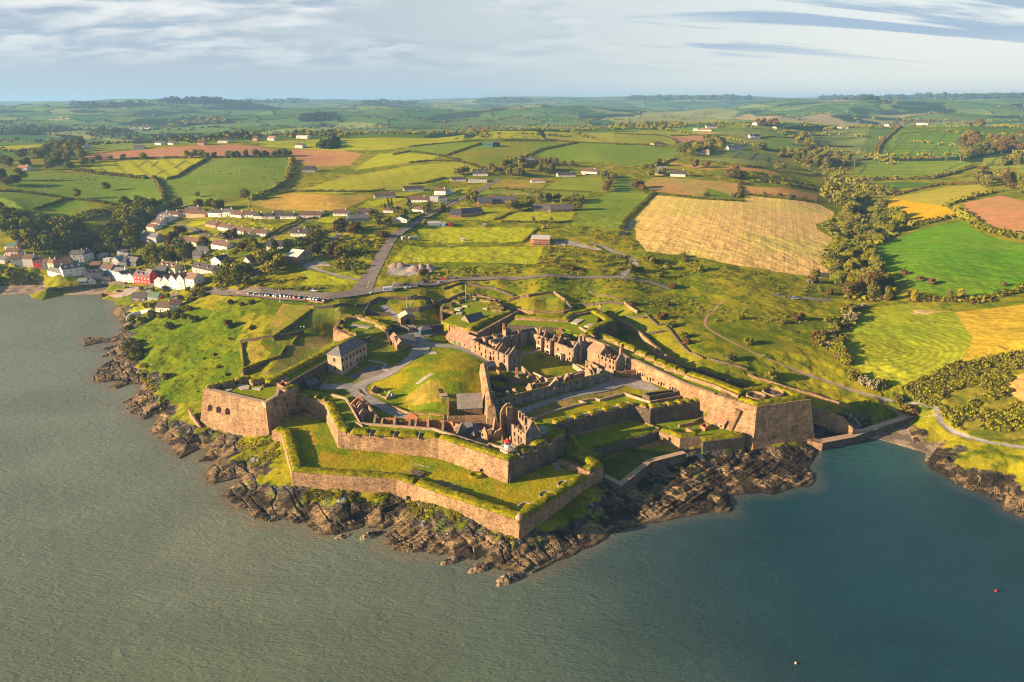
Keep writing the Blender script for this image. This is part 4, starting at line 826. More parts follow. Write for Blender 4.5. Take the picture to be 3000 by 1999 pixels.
for a,b in zip(P[:-1],P[1:]):
 mb.tube((a[0],a[1],a[2]+1),(b[0],b[1],b[2]+1),.05); mb.tube((a[0],a[1],a[2]+.5),(b[0],b[1],b[2]+.5),.04)
for p in dens(P,3.): mb.tube((p[0],p[1],p[2]-.2),(p[0],p[1],p[2]+1.05),.06)
tag(mb.build('safety_rail',M_PALE),'thin pale rail round the sunken pit on the front lawn','railing')
g=G('B',(1240,925))[0]; V,F=bankmesh([(g[0]+3.2*math.cos(t),g[1]+2.6*math.sin(t),g[2]-.15) for t in np.linspace(0,2*math.pi,14)[:-1]],1.9,1.,closed=True,seed=44)
tag(link('well_mound',npmesh('well_mound',V,F,M_TURF,smooth=True)),'small ring mound of turf near the rampart foot on the front lawn','mound')
# --- walled court and cove garden
wall('court_wall',q(('C',722,866,8.8),('C',1362,668,8.8)),1.1,3.2,'grey front wall of the walled parade lawn above the cove garden','wall',seed=11,m=[M_DARK])
wall('court_wall',q(('C',722,866,9.2),('C',585,800,9.3),('C',497,718,9.4)),.8,6.,'left end wall of the walled parade lawn','wall',seed=12)
wall('court_wall',q(('C',505,716,9.3),('C',1140,555,9.3),('C',1350,640,9.2)),.7,7.,'low back wall of the walled parade lawn under the dark curtain','wall',seed=13,jag=.15)
cg=wall('garden_wall',q(('C',825,1083,6.4),('C',1005,1173,6.4),('C',1285,952,6.6),('C',1600,872,7.2)),2.4,-1.,'thick angled sea wall round the square cove garden','sea wall',seed=14,batter=.05,capm=1,m=[M_DARK,M_COPE])
gw=wall('redan_wall',q(('C',1352,668,9.6),('C',1545,737,9.8),('C',1755,716,9.8)),1.4,1.,'sunlit stone redan wall right of the cove garden','sea wall',seed=15,ops=[(0,'C',1380,780,1.3,1.6,True,1.)])
bank(q(('C',1352,668,9.5),('C',1545,737,9.7),('C',1720,722,9.7)),3.6,1.2,gw,seed=35)
gw2=wall('sea_wall',q(('C',1757,772,8.9),('C',2145,722,9.1)),1.4,0.5,'straight grey sea wall running to the foot of the right bastion','sea wall',seed=16,m=[M_DARK])
bank(q(('C',1757,770,8.8),('C',2140,722,9.)),4.,1.,gw2,seed=36)
# --- dark curtain and its merlons
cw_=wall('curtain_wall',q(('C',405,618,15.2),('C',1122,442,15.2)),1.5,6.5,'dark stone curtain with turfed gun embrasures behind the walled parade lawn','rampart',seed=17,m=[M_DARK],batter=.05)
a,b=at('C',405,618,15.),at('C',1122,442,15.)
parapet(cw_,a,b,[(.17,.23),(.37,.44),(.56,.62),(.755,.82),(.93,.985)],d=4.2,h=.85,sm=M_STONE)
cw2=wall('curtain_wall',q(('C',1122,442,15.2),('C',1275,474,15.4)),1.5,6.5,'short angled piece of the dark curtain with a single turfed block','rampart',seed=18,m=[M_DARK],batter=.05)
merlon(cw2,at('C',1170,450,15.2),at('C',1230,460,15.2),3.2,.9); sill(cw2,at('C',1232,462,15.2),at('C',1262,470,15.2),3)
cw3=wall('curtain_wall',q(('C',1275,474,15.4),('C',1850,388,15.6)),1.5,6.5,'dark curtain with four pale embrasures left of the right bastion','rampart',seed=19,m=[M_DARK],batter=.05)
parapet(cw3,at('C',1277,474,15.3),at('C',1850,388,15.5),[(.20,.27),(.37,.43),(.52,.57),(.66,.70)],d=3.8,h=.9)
# terrace walls behind the curtain
wall('terrace_wall',q(('C',195,605,15.6),('C',205,560,15.6),('C',240,530,15.6),('C',400,478,15.6),('C',560,432,15.6),('C',690,405,15.7),('C',640,388,15.7),('C',690,378,15.7),('C',760,366,15.7),('C',810,378,15.7),('C',1030,318,15.8),('C',1215,380,15.8),('C',1272,395,15.8)),.7,13.2,'winding low wall along the grass terrace below the grey facade','wall',seed=21,m=[M_COPE])
wall('roofless_store',q(('C',1200,320,17.6),('C',1265,350,17.4),('C',1550,302,17.4),('C',1480,285,17.4)),.6,13.5,'long narrow roofless store of slate-grey walls on the grass terrace','ruin',closed=True,seed=22,m=[M_DARK])
wall('terrace_wall',q(('C',1272,397,16),('C',1620,335,16),('C',1700,298,18.)),.7,13.5,'low terrace wall joining the narrow store to the casemates','wall',seed=23)
wall('guard_pen',q(('C',1685,345,17.3),('C',1722,368,17.2),('C',1800,330,17.4),('C',1760,300,17.5)),.6,13.5,'small square stone pen on the terrace by the casemate wall','ruin',closed=True,seed=24)
# --- right bastion
RB=q(('F',600,800,21.6),('F',996,916,21.3),('F',1490,848,21.4),('F',1130,712,21.5),('F',830,770,21.6))
rb=wall('bastion',RB,2.2,-1.,'great stone bastion at the right water edge with turf top and gun pits','bastion',closed=True,batter=.13,seed=25,m=[M_STONE,M_COPE],ops=[(1,'F',960,1185,1.,1.3,True,1.2),(1,'F',1320,1088,.5,.8,False,1),(1,'F',1392,1085,.5,.8,False,1),(0,'F',578,1008,1.2,1.6,True,1)])
bank(q(('F',815,858,21.4),('F',996,914,21.2),('F',1488,846,21.3),('F',1300,775,21.4),('F',1130,714,21.4),('F',830,772,21.4)),3.6,1.5,rb,seed=50,amp=.35,step=.9)
for x,y,r in((985,826,4.1),(1142,793,4.5)):
 g=at('F',x,y,21.2); mb=MB(); n=20
 for k in range(n):
  a0,a1=k*2*math.pi/n,(k+1)*2*math.pi/n; Q=lambda z:[(g[0]+rr*math.cos(aa),g[1]+rr*math.sin(aa),z) for rr,aa in((r-.6,a0),(r,a0),(r,a1),(r-.6,a1))]
  mb.hexa(Q(20.8),Q(22.3))
 mb.lathe(g[0],g[1],[(r-.55,21),(r-.55,21.35)],20,1); mb.lathe(g[0],g[1],[(1.2,21.35),(1.2,21.6)],14,1); mb.build('gun_pit',[M_STONE,M_DARK],rb)
mb=MB(); T=[at('F',800,945,18.4),at('F',845,955,18.2)]; Bs=[at('F',705,1130,8.2),at('F',760,1142,8.2),at('F',850,1135,8.2),at('F',800,1100,8.2)]
mb.add([T[0],T[1],Bs[0],Bs[1],(T[1][0]+2,T[1][1]+3,8),(T[0][0]+1,T[0][1]+3.,8),(T[0][0]+.5,T[0][1]+2.5,18.4),(T[1][0]+.5,T[1][1]+2.5,18.2)],[(0,2,3,1),(1,3,4,7),(0,6,5,2),(0,1,7,6)]); mb.build('buttress',M_STONE,rb)
mb=MB(); T=[at('F',945,985,14.5),at('F',985,1000,14.5)]; Bs=[at('F',850,1130,8.),at('F',895,1165,7.5)]
mb.add([T[0],T[1],Bs[0],Bs[1],(T[1][0]+2,T[1][1]+2,7),(T[0][0]+1,T[0][1]+3,7),(T[0][0]+.5,T[0][1]+3,14.5),(T[1][0]+.5,T[1][1]+2.,14.5)],[(0,2,3,1),(1,3,4,7),(0,6,5,2),(0,1,7,6)]); mb.build('buttress',M_STONE,rb)
house('lean_to','small stone lean-to with a red roof between curtain and right bastion',at('F',585,1085,8.4),at('F',690,1125,8.4),4.6,2.4,1.5,M_STONE,M_ROOFR,cat='hut',roof='gable',wins=((0,.35,.6,.7,1.),(0,.75,.6,.7,1.)),frame=M_DARK)
wall('pump_pen',q(('F',475,1085,10.),('F',520,1112,10.),('F',560,1085,10.),('F',515,1060,10.)),.5,7.5,'small square roofless pen on the low yard','ruin',closed=True,seed=26,m=[M_BRICK])
wall('yard_wall',q(('F',285,1082,9.8),('F',400,1060,9.8),('F',470,1022,9.9),('F',530,1012,9.9),('F',580,1030,9.8)),.7,7.5,'curved low wall across the low yard under the dark curtain','wall',seed=27)
wall('yard_wall',q(('F',345,1100,10.6),('F',415,1150,9.2)),1.2,7.5,'short sunlit sloping wall on the low yard','wall',seed=28)
# --- casemate wall (long right side)
CWP=q(('e',1985,240,22.4),('f',745,205,22.6),('f',940,300,22.8),('f',965,335,22.8),('f',1490,548,22.7),('f',1800,748,22.6),('f',1985,808,22.6),('C',1585,234,21.9),('F',600,796,21.6))
ops=[]
for x,y,s in((1178,172,1),(1272,217,1),(1372,260,1),(1476,306,1)):
 ops.append((7 if False else 6,'C',x,y,1.15,2.4,True,.8));
 for dx,dy in((-24,-18),(24,-6)): ops.append((6,'C',x+dx,y+dy,.9,1.5,True,.8))
cs=wall('casemate_wall',CWP[2:],1.8,12.,'long sunlit casemate wall with arched doors along the right courtyard','rampart',seed=29,ops=[(o[0]-2,)+o[1:] for o in ops],m=[M_STONE,M_COPE],capm=1,batter=.03)
for x,y in((1178,172),(1272,217),(1372,260),(1476,306)):
 s,zb=hitplane('C',x,y,CWP[6],CWP[7]); p=lerpP(CWP[6],CWP[7],s); l,e,n=frame_of(CWP[6],CWP[7],1); mb=MB()
 for k in range(10):
  t0,t1=math.pi*k/10,math.pi*(k+1)/10
  Q=lambda d:[(p[0]+e[0]*r*math.cos(t)-n[0]*d,p[1]+e[1]*r*math.cos(t)-n[1]*d,zb+1.9+r*.75*math.sin(t)) for r,t in((2.5,t0),(2.95,t0),(2.95,t1),(2.5,t1))]
  mb.hexa(Q(-.3),Q(.34))
 mb.build('relieving_arch',M_BRICK,cs)
outer=q(('E',1395,590,21.9),('E',1600,665,21.8))
for i,(a,b,w,h) in enumerate(((('E',1395,580),('E',1600,668),6,1.5),(('E',1605,672),('E',1745,728),6,1.3),(('E',1752,745),('E',1850,778),6,1.3),(('E',1838,795),('E',1935,815),5,1.4),(('E',1930,835),('E',2035,860),5,1.4),(('E',2030,875),('E',2125,905),5,1.4),(('F',48,530),('F',150,560),5,1.4),(('F',145,580),('F',255,600),5,1.4),(('F',250,610),('F',330,625),5,1.4))):
 merlon(cs,at(*a,21.6),at(*b,21.6),4.2,1.2,hi=.8)
pw=wall('parapet_wall',q(('F',325,625,23.),('F',600,715,22.9),('F',825,810,22.6)),.8,20.5,'long straight sunlit parapet wall with turf leading to the right bastion','wall',seed=30,m=[M_STONE])
bank(q(('F',325,622,22.6),('F',600,712,22.6),('F',830,805,22.4)),5.,.9,pw,inset=.7,seed=52)
# --- landward bastions
nb=wall('bastion',q(('D',412,432,22.3),('D',240,352,23.6),('D',300,245,23),('D',470,240,23),('D',640,285,22.8),('D',735,360,22.4))[::-1],1.6,13.,'small bastion with stepped turf merlons left of the gatehouse','bastion',seed=60,batter=.1)
wall_=q(('D',240,352,22.9),('D',300,245,22.9))
for a,b,d in ((('D',245,352),('D',330,362),4.),(('D',300,290),('D',345,300),5),(('D',290,262),('D',425,258),3.4),(('D',430,262),('D',515,264),3.),(('D',520,272),('D',600,300),3.2),(('D',570,300),('D',660,312),3.4),(('D',625,330),('D',725,372),4.5),(('D',315,392),('D',390,400),3.),(('D',370,415),('D',450,430),3.4)): merlon(nb,at(*a,21.6),at(*b,21.6),d,1.3,hi=.6)
mb=MB(); mb.prism(pts('D',21.7,(370,330),(440,310),(490,320),(600,340),(560,350),(440,335)),21,21.72); mb.build('gun_platform',M_CONC,nb)
nc=wall('curtain_wall',q(('A',850,362,20.8),('A',1300,160,21.2),('D',415,440,22.))[::-1],1.2,13.,'long turf-topped curtain between the left bastion and the small bastion','rampart',seed=61)
bank(q(('A',850,385,20.7),('A',1080,262,20.9),('A',1300,148,21.2),('D',412,432,21.8)),4.5,1.3,nc,seed=62,inset=-4.4)
mb=MB(); wallmesh(mb,q(('A',850,405,21.2),('A',1085,292,21.3),('A',1300,180,21.5),('D',412,450,22)),.7,19,jag=.5,step=2.); mb.build('parapet',M_DARK,nc)
mb=MB(); mb.prism(pts('A',20.4,(1000,365),(1060,320),(1095,335),(1035,375)),19,20.42); mb.build('gun_platform',M_CONC,nc)
wall('retaining_wall',q(('A',1165,408,20.6),('A',1100,372,20.6),('A',1470,165,20.8)),.9,13.,'tall grey retaining wall below the left curtain beside the big stone house','wall',seed=63,m=[M_DARK])
fb=wall('bastion',[p for p in q(('D',1240,212,22.6),('D',1245,150,22.8),('D',1320,118,23),('D',1500,52,23.2),('D',1700,100,23),('D',1780,150,22.9),('D',1785,215,22.6),('D',1900,200,22.6),('D',1560,385,22.2),('D',1508,366,22.2))],1.5,14.,'landward bastion of turf merlons with a sentry post behind the barracks','bastion',seed=64,batter=.08)
for a,b,d in ((('D',1242,210),('D',1345,215),3.),(('D',1245,165),('D',1340,160),4),(('D',1320,125),('D',1400,130),4),(('D',1385,95),('D',1490,85),3),(('D',1520,95),('D',1600,110),3.),(('D',1585,115),('D',1690,125),3),(('D',1665,150),('D',1780,145),3),(('D',1680,175),('D',1785,172),2.6),(('D',1690,205),('D',1790,208),3)): merlon(fb,at(*a,21.7),at(*b,21.7),d,1.3,hi=.6)
bank(q(('D',1508,378,22.),('D',1660,290,22.),('D',1900,205,22.2)),4.5,1.2,fb,seed=65,inset=-.2)
for s in ([(1350,175),(1390,155),(1430,160),(1400,185)],[(1420,145),(1480,135),(1470,155)],[(1370,205),(1425,200),(1420,220),(1375,222)],[(1610,165),(1660,160),(1650,180)]):
 mb=MB(); mb.prism(pts('D',22.1,*s),21,22.14); mb.build('gun_platform',M_PALE,fb)
p=at('D',1498,100,22.3); mb=MB(); mb.box(p[0],p[1],21.5,1.7,1.7,4.6); mb.lathe(p[0],p[1],[(1.2,26.1),(.3,27.1)],4); sp=mb.build('sentry_post',M_DARK,fb)
def pole(c,x,y,h,label,r=.09,name='flag_pole',cat='pole',m=None,group=None,cap=True):
 g=G(c,(x,y))[0]; mb=MB(); mb.tube((g[0],g[1],g[2]-.4),(g[0],g[1],g[2]+h),r,8,r2=r*.6)
 if cap: mb.lathe(g[0],g[1],[(r*1.4,g[2]+h),(r*1.4,g[2]+h+.15)],8); mb.lathe(g[0],g[1],[(r*3,g[2]-.3),(r*3,g[2]+.25)],8)
 return tag(mb.build(name,m or M_WHITE),label,cat,group)
pole('D',1457,95,11,'white flagpole on the landward bastion beside the sentry post')
pole('D',915,188,9,'left of two slim poles on the lawn by the gate road',group='slim poles on the gate lawn'); pole('D',950,180,9,'right of two slim poles on the lawn by the gate road',group='slim poles on the gate lawn')
mc=wall('curtain_wall',q(('E',650,412,22.4),('E',1140,440,22.4),('E',1200,385,23),('E',1420,340,23.6)),1.,15.,'low turf-backed curtain wall behind the roofless barracks','rampart',seed=66)
bank(q(('E',650,408,22.2),('E',900,424,22.2),('E',1140,436,22.2)),4,.9,mc,seed=67)
bank(q(('E',1140,436,22.2),('E',1200,382,22.8),('E',1425,338,23.2)),4,1.,mc,seed=68)
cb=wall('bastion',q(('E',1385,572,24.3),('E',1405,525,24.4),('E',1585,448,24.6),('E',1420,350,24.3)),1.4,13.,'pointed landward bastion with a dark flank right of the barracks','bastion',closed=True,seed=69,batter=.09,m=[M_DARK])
bank(q(('E',1385,572,24.2),('E',1405,522,24.3),('E',1585,446,24.5),('E',1422,348,24.2)),5.,1.1,cb,seed=70)
wall('parapet_wall',q(('E',1240,492,22.8),('E',1392,568,23.4)),.8,20.,'sunlit parapet wall in front of the pointed landward bastion','wall',seed=71)
p=at('E',1440,338,23.6); mb=MB(); mb.box(p[0],p[1],22,1.6,1.6,3.8); mb.lathe(p[0],p[1],[(1.2,25.8),(.2,26.7)],4); tag(mb.build('sentry_box',M_STONE),'little stone sentry box on the tip of the pointed bastion','sentry box')
for s in ([(1170,455),(1215,420),(1290,428),(1225,465)],[(1290,485),(1340,465),(1385,470),(1330,495)]):
 mb=MB(); mb.prism(pts('E',22.25,*s),21.5,22.3); tag(mb.build('gun_platform',M_PALE),'pale stone gun platform '+('inside the turf parapet left of the pointed bastion' if s[0][0]<1200 else 'beside the sunlit parapet of the pointed bastion'),'platform')
wall('retaining_wall',q(('E',590,478,22.),('E',1060,508,21.8),('E',1150,600,21.8)),.9,14.5,'grey retaining wall behind the outer range of the roofless barracks','wall',seed=72,m=[M_DARK])
# --- low walls of the outworks
def fw(label,c,*xy,**k): return fieldwall(label,G(c,*xy),**k)
def ditchwall(label,c,P,z0,th=1.2,m=None,turf=True,seed=0,jag=.25,h=.5):
 P=[at(c,x,y,z) for x,y,z in P]; o=wall('ditch_wall',P,th,z0,label,'wall',m=m or [M_DARK],seed=seed,jag=jag,step=2.)
 if turf: bank([(p[0],p[1],p[2]-.1) for p in P],1.6,h,o,inset=th*.6,seed=seed+5)
 return o
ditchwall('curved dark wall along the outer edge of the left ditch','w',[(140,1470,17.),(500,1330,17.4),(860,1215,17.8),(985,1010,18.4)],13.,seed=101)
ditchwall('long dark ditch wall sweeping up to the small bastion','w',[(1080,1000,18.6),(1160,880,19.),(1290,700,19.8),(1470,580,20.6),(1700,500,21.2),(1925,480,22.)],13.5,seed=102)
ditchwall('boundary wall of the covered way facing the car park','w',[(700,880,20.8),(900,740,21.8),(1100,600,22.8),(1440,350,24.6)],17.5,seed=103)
fw('stone wall closing the square grass enclosure on its upper side','w',(90,975),(400,925),(700,890),h=1.6)
fw('stone wall down the left side of the square grass enclosure','w',(100,985),(125,1200),(150,1475),h=1.6)
fw('detached turf-topped traverse wall in the covered way','w',(830,880),(1000,850),(1260,800),h=2.)
fw('low stone wall along the lawn edge below the car park lawn','w',(1440,345),(1800,330),(2195,320),h=1.8)
fw('stone wall with dark end by the gate lawn','D',(450,160),(600,135),(640,125),h=2.)
fw('short dark return wall at the top of the gate road','D',(575,145),(660,95),h=2.6)
fw('upper wall of the gate lawn under the car park','D',(660,95),(800,90),(930,95),(1010,70),h=2.2)
fw('dark ditch wall running right from the gatehouse','D',(870,215),(1030,205),(1130,180),(1240,130),(1460,55),h=3.,th=1.1)
fw('front wall of the triangular lawn left of the gate road','D',(540,225),(640,235),(770,240),h=2.4)
fw('dark side wall of the turf block left of the gate road','D',(530,235),(575,165),h=2.8)
fw('stone wall crossing the gate lawn below its poles','D',(980,95),(1140,110),(1160,140),h=2.4)
fw('long low wall climbing behind the landward bastion','E',(0,160),(200,100),(420,150),(640,220),h=1.6)
fw('low sunlit wall behind the landward bastion sentry post','E',(270,205),(400,240),(520,275),h=1.7)
ditchwall('stone counterscarp curving round the landward ditch','E',[(520,275,20.2),(620,320,20.6),(820,352,21.),(1100,352,21.2),(1175,330,21.2)],16.5,seed=104,turf=False,m=[M_STONE])
fw('short dark wall with a sunlit end in the outer works','E',(600,265),(700,235),(780,225),h=2.)
fw('dark wall at the back of the outer place of arms','E',(780,225),(900,205),(1005,190),h=1.8)
fw('sunlit wall down the right side of the outer place of arms','E',(1005,190),(1060,225),(1110,262),h=1.8)
fw('low wall edging the far covered way','E',(1120,275),(1160,320),(1180,330),h=2.)
fw('long dark wall at the back of the far covered way','E',(1250,290),(1450,290),(1650,290),h=1.6)
fw('sunlit wall at the far corner of the covered way','E',(1650,285),(1720,340),(1775,375),h=1.9)
ditchwall('long stone counterscarp along the right ditch','E',[(1500,372,20.4),(1640,440,20.2),(1760,510,19.8),(1900,640,19.2),(2030,750,18.6),(2195,845,18.2)],14.,seed=105,turf=False,m=[M_STONE])
ditchwall('stone counterscarp running down to the right bastion','F',[(200,480,17.6),(350,560,17.2),(480,575,17.4),(680,655,17.),(830,690,16.8),(960,740,16.6)],12.5,seed=106,turf=False,m=[M_DARK])
fw('thin path wall on the grass right of the ditch','F',(150,165),(250,300),(370,430),(500,480),h=1.1)
fw('low stone wall in two parts beside the grassy gap','F',(540,480),(720,530),(905,585),h=1.2)
fw('pale rubble wall falling towards the cove bridge','F',(910,630),(1150,710),(1450,800),(1700,880),(1885,960),h=1.3,th=1.)
fw('short wall across the right covered way','E',(1670,420),(1750,415),(1840,420),h=1.5); fw('small cross wall low in the right covered way','E',(1850,570),(1950,560),(2030,545),h=1.5)
fw('angled boundary wall right of the covered way','E',(1850,385),(1960,490),(2030,480),h=1.2)
fw('fence-like wall on the rough hillside behind the outworks','E',(1335,180),(1500,215),(1660,250),h=.9,th=.4); fw('thin field wall on the rough slope right of the ditch','E',(2040,490),(2120,590),(2195,680),h=1.)
# --- right of the bastion: causeway over the cove
ditchwall('stone wall stepping down from the bastion to the cove causeway','F',[(1505,925,11.5),(1650,960,11),(1780,1015,9.8),(1840,1080,7.5),(1880,1120,6.2)],2.,seed=107,turf=False,m=[M_STONE])
mb=MB(); P=[at('F',1560,1215,3.4),at('F',1590,1250,3.4),at('F',1890,1195,3.4),at('R',720,1475,3.4),at('R',1100,1345,3.8),at('R',1240,1305,4.4)]
wallmesh(mb,P[1:],3.4,-1.,seed=0,capm=1); ca=tag(mb.build('causeway',[M_DARK,M_COPE]),'low stone causeway across the head of the sandy cove','causeway')
mb=MB(); wallmesh(mb,[at('F',1895,1128,4.2),at('R',720,1440,4.2),at('R',1100,1330,4.6)],.6,2.); mb.build('causeway_kerb',M_PALE,ca)
mb=MB(); mb.prism(q(('F',1460,1225,3.6),('F',1600,1260,3.2),('F',1580,1215,3.6),('F',1480,1195,3.8)),-2); mb.build('landing_step',M_STONE,ca)
mb=MB(); P=G('R',(1270,1335),(1400,1310))
for s in(-.5,.5):
 mb.tube((P[0][0],P[0][1]+s,5.4),(P[1][0],P[1][1]+s,P[1][2]+1.2),.07)
mb.tube((P[0][0],P[0][1],4.5),(P[1][0],P[1][1],P[1][2]+.2),.45,4); tag(mb.build('footbridge',M_PALE),'narrow pale footbridge at the head of the cove','bridge')
mb=MB(); P=dens(G('R',(605,1305),(650,1350),(690,1400)),.75)
for k,p in enumerate(P): mb.box(p[0],p[1],p[2]-.2,1.8,.5,.36,rad(35))
tag(mb.build('steps',M_PALE),'curving pale steps down the grass to the causeway','steps')
# ================================================================ BUILDINGS INSIDE THE FORT
def ruinpart(parent,name,P,th,zb,m,ops=(),jag=.5,seed=0,closed=False,step=2.2):
 mb=MB(); wallmesh(mb,P,th,zb,closed=closed,ops=ops,jag=jag,seed=seed,step=step); return mb.build(name,m,parent)
def gablewall(parent,a,b,zb,ze,za,th,m,name='gable',ops=(),frac=.5):
 c=lerpP(a,b,frac); P=[(a[0],a[1],ze),(c[0],c[1],za),(b[0],b[1],ze)]
 mb=MB(); wallmesh(mb,P,th,zb,ops=ops); return mb.build(name,m,parent)
def along(a,b,m): l=math.hypot(b[0]-a[0],b[1]-a[1]); return lerpP(a,b,m/l)
BZ=24.
W0,W1=at('e',505,410,BZ),at('e',1185,716,BZ); I0,I1=at('e',848,416,BZ),at('e',1430,668,BZ); N1=at('e',1660,182,BZ); NI=at('e',1612,270,BZ)
S1=at('f',820,586,BZ); S2=at('f',1035,510,BZ)
Rr=empty('barracks',(0,0,0),0,'roofless west range of the barracks with a sunlit window front and grey gable','barracks')
ow=[]
for x,y in((577,480),(655,520),(770,0),(1112,740)):
 if y: ow.append((0,'e',x,y,.95,1.4,False))
for x,y,h in((577,585,2.3),(658,608,1.9),(580,655,1.5),(692,712,1.9),(769,672,2.1),(770,750,1.8),(857,702,1.9),(911,688,2.),(912,790,2.),(1005,695,1.5),(1005,785,2.2),(1113,838,2.1),(1113,925,1.6)): ow.append((0,'e',x,y,1.,h,False))
ow.append((0,'e',860,800,2.2,2.6,True))
ruinpart(Rr,'front_wall',[W0,W1],.9,14.5,M_REND,ops=ow,jag=.3,seed=1)
gablewall(Rr,W1,I1,14.5,BZ,28.2,.9,M_GREYR,ops=[(0,'e',1305,835,1.,2.,False,.5),(1,'e',1305,835,1.,2.,False,.5),(0,'e',1305,940,1.,1.6,False,.5),(1,'e',1305,940,1.,1.6,False,.5)])
ruinpart(Rr,'back_wall',[I1,I0],.9,14.5,M_REND,jag=.5,seed=2,ops=[(0,'e',1240,600,1.,1.8,False),(0,'e',900,480,1.,1.6,False),(0,'e',960,490,1.,1.6,False)])
for x,za in((905,27.2),(955,27.2),(1090,26.3)):
 s,_=hitplane('e',x,560 if x<1000 else 640,W0,W1); a=lerpP(W0,W1,s); b=(a[0]+(I1[0]-W1[0])*.95,a[1]+(I1[1]-W1[1])*.95,BZ); l,e,n=frame_of(W0,W1,1)
 gablewall(Rr,(a[0]+n[0]*.95,a[1]+n[1]*.95,BZ),b,14.5,BZ-.4,za,.6,M_REND,'cross_wall')
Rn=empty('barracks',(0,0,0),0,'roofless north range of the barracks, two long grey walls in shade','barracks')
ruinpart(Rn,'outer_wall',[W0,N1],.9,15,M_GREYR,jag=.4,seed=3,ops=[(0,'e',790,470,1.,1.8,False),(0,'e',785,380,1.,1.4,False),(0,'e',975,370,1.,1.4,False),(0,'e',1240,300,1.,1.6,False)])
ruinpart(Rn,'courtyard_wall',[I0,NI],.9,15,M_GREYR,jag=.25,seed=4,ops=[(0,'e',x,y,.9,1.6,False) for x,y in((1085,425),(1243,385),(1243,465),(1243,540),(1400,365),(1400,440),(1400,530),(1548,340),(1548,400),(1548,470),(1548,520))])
for x,y,h in((700,480,1.2),(895,400,1.2),(1075,330,4.8),(1150,330,3.6),(1350,280,1.)):
 s,_=hitplane('e',x,y-60,W0,N1); a=lerpP(W0,N1,s); d=(I0[0]-W0[0],I0[1]-W0[1]); l=math.hypot(*d); d=(d[0]/l,d[1]/l); l2,e2,n2=frame_of(W0,N1,1)
 mb=MB(); P=[(a[0]-n2[0]*.0,a[1]-n2[1]*.0,BZ+h),(a[0]-n2[0]*3.6,a[1]-n2[1]*3.6,BZ+h-1.2)]; wallmesh(mb,P,1.3,15,jag=1.,step=1.2,seed=int(x)); mb.build('chimney_stack',M_REND,Rn)
mb=MB(); s,_=hitplane('e',1100,170,W0,N1); a=lerpP(W0,N1,s); mb.box(a[0],a[1]-3,27,1.1,.9,3.4); mb.build('chimney',M_BRICK,Rn)
Re=empty('barracks',(0,0,0),0,'roofless east range of the barracks with stair towers and a tall chimney gable','barracks')
ruinpart(Re,'outer_wall',[N1,S2],.9,15,M_REND,jag=.8,seed=5,ops=[(0,'e',x,y,1.,1.7,False) for x,y in((1735,250),(1740,310),(1850,290),(1890,300))]+[(0,'f',x,y,1.,1.6,False) for x,y in((585,400),(700,450),(700,520),(840,510))])
ruinpart(Re,'courtyard_wall',[NI,S1],.9,15,M_REND,jag=1.4,seed=6,step=3.,ops=[(0,'e',1640,430,1.,1.6,False),(0,'e',1640,510,1.,1.6,False),(0,'f',530,620,1.,1.8,False),(0,'f',745,700,1.,1.6,False),(0,'f',745,790,1.,1.6,False)])
gablewall(Re,S1,S2,14.5,BZ,28.,.9,M_GREYR,ops=[(0,'f',880,715,1.1,1.7,False,.5)])
c=lerpP(S1,S2,.5); l,e,n=frame_of(S1,S2,1); mb=MB(); mb.box(c[0]-n[0]*.35,c[1]-n[1]*.35,14.5,1.9,.9,15.4,math.atan2(e[1],e[0])); mb.build('chimney',M_REND,Re)
mb=MB(); s,_=hitplane('f',605,240,N1,S2); a=lerpP(N1,S2,s); mb.box(a[0]-1,a[1],23,1.4,1.,6.2); mb.build('chimney',M_BRICK,Re)
for (x0,y0),(x1,y1),zt,dp in(((130,610),(222,645),23.6,3.6),((283,680),(385,718),24.2,4.4)):
 a,b=at('f',x0,y0,16.),at('f',x1,y1,16.); a=(a[0],a[1],zt); b=(b[0],b[1],zt); l,e,n=frame_of(a,b,1); cc=(b[0]+n[0]*dp,b[1]+n[1]*dp,zt); dd=(a[0]+n[0]*dp,a[1]+n[1]*dp,zt)
 mx=(x0+x1)/2; mb=MB(); wallmesh(mb,[a,b,cc,dd],.5,15,closed=True,jag=.5,step=1.3,seed=x0,ops=[(0,'f',mx,y0-20,2.4,2.4,False),(0,'f',mx,y0-120,.9,1.7,False),(0,'f',mx-2,y0-215,.9,1.6,False),(1,'f',x1+25,y1-250,.5,.6,False,.3),(1,'f',x1+50,y1-255,.5,.6,False,.3),(1,'f',x1+20,y1-165,.5,.9,False,.3),(1,'f',x1+48,y1-165,.5,.9,False,.3)]); mb.build('stair_tower',M_REND,Re)
 mb=MB(); mb.box((a[0]+b[0])/2-n[0]*.06,(a[1]+b[1])/2-n[1]*.06,18.6,l,.12,.9,math.atan2(e[1],e[0])); mb.build('concrete_band',M_PALE,Re)
a,b=at('f',487,768,16.),at('f',585,805,16.); l,e,n=frame_of(a,b,1); mb=MB()
for f in(0.03,.97):
 p=lerpP(a,b,f); mb.box(p[0],p[1],15.5,.4,.4,4.2,math.atan2(e[1],e[0]))
mb.box((a[0]+b[0])/2,(a[1]+b[1])/2,18.9,l,.4,.8,math.atan2(e[1],e[0])); p=lerpP(a,b,.97); mb.hexa([(p[0],p[1],15.5),(p[0]+.4,p[1],15.5),(p[0]+n[0]*4+.4,p[1]+n[1]*4,15.5),(p[0]+n[0]*4,p[1]+n[1]*4,15.5)],[(p[0],p[1],19.7),(p[0]+.4,p[1],19.7),(p[0]+n[0]*4+.4,p[1]+n[1]*4,19.7),(p[0]+n[0]*4,p[1]+n[1]*4,19.7)])
mb.build('porch',M_PALE,Re)
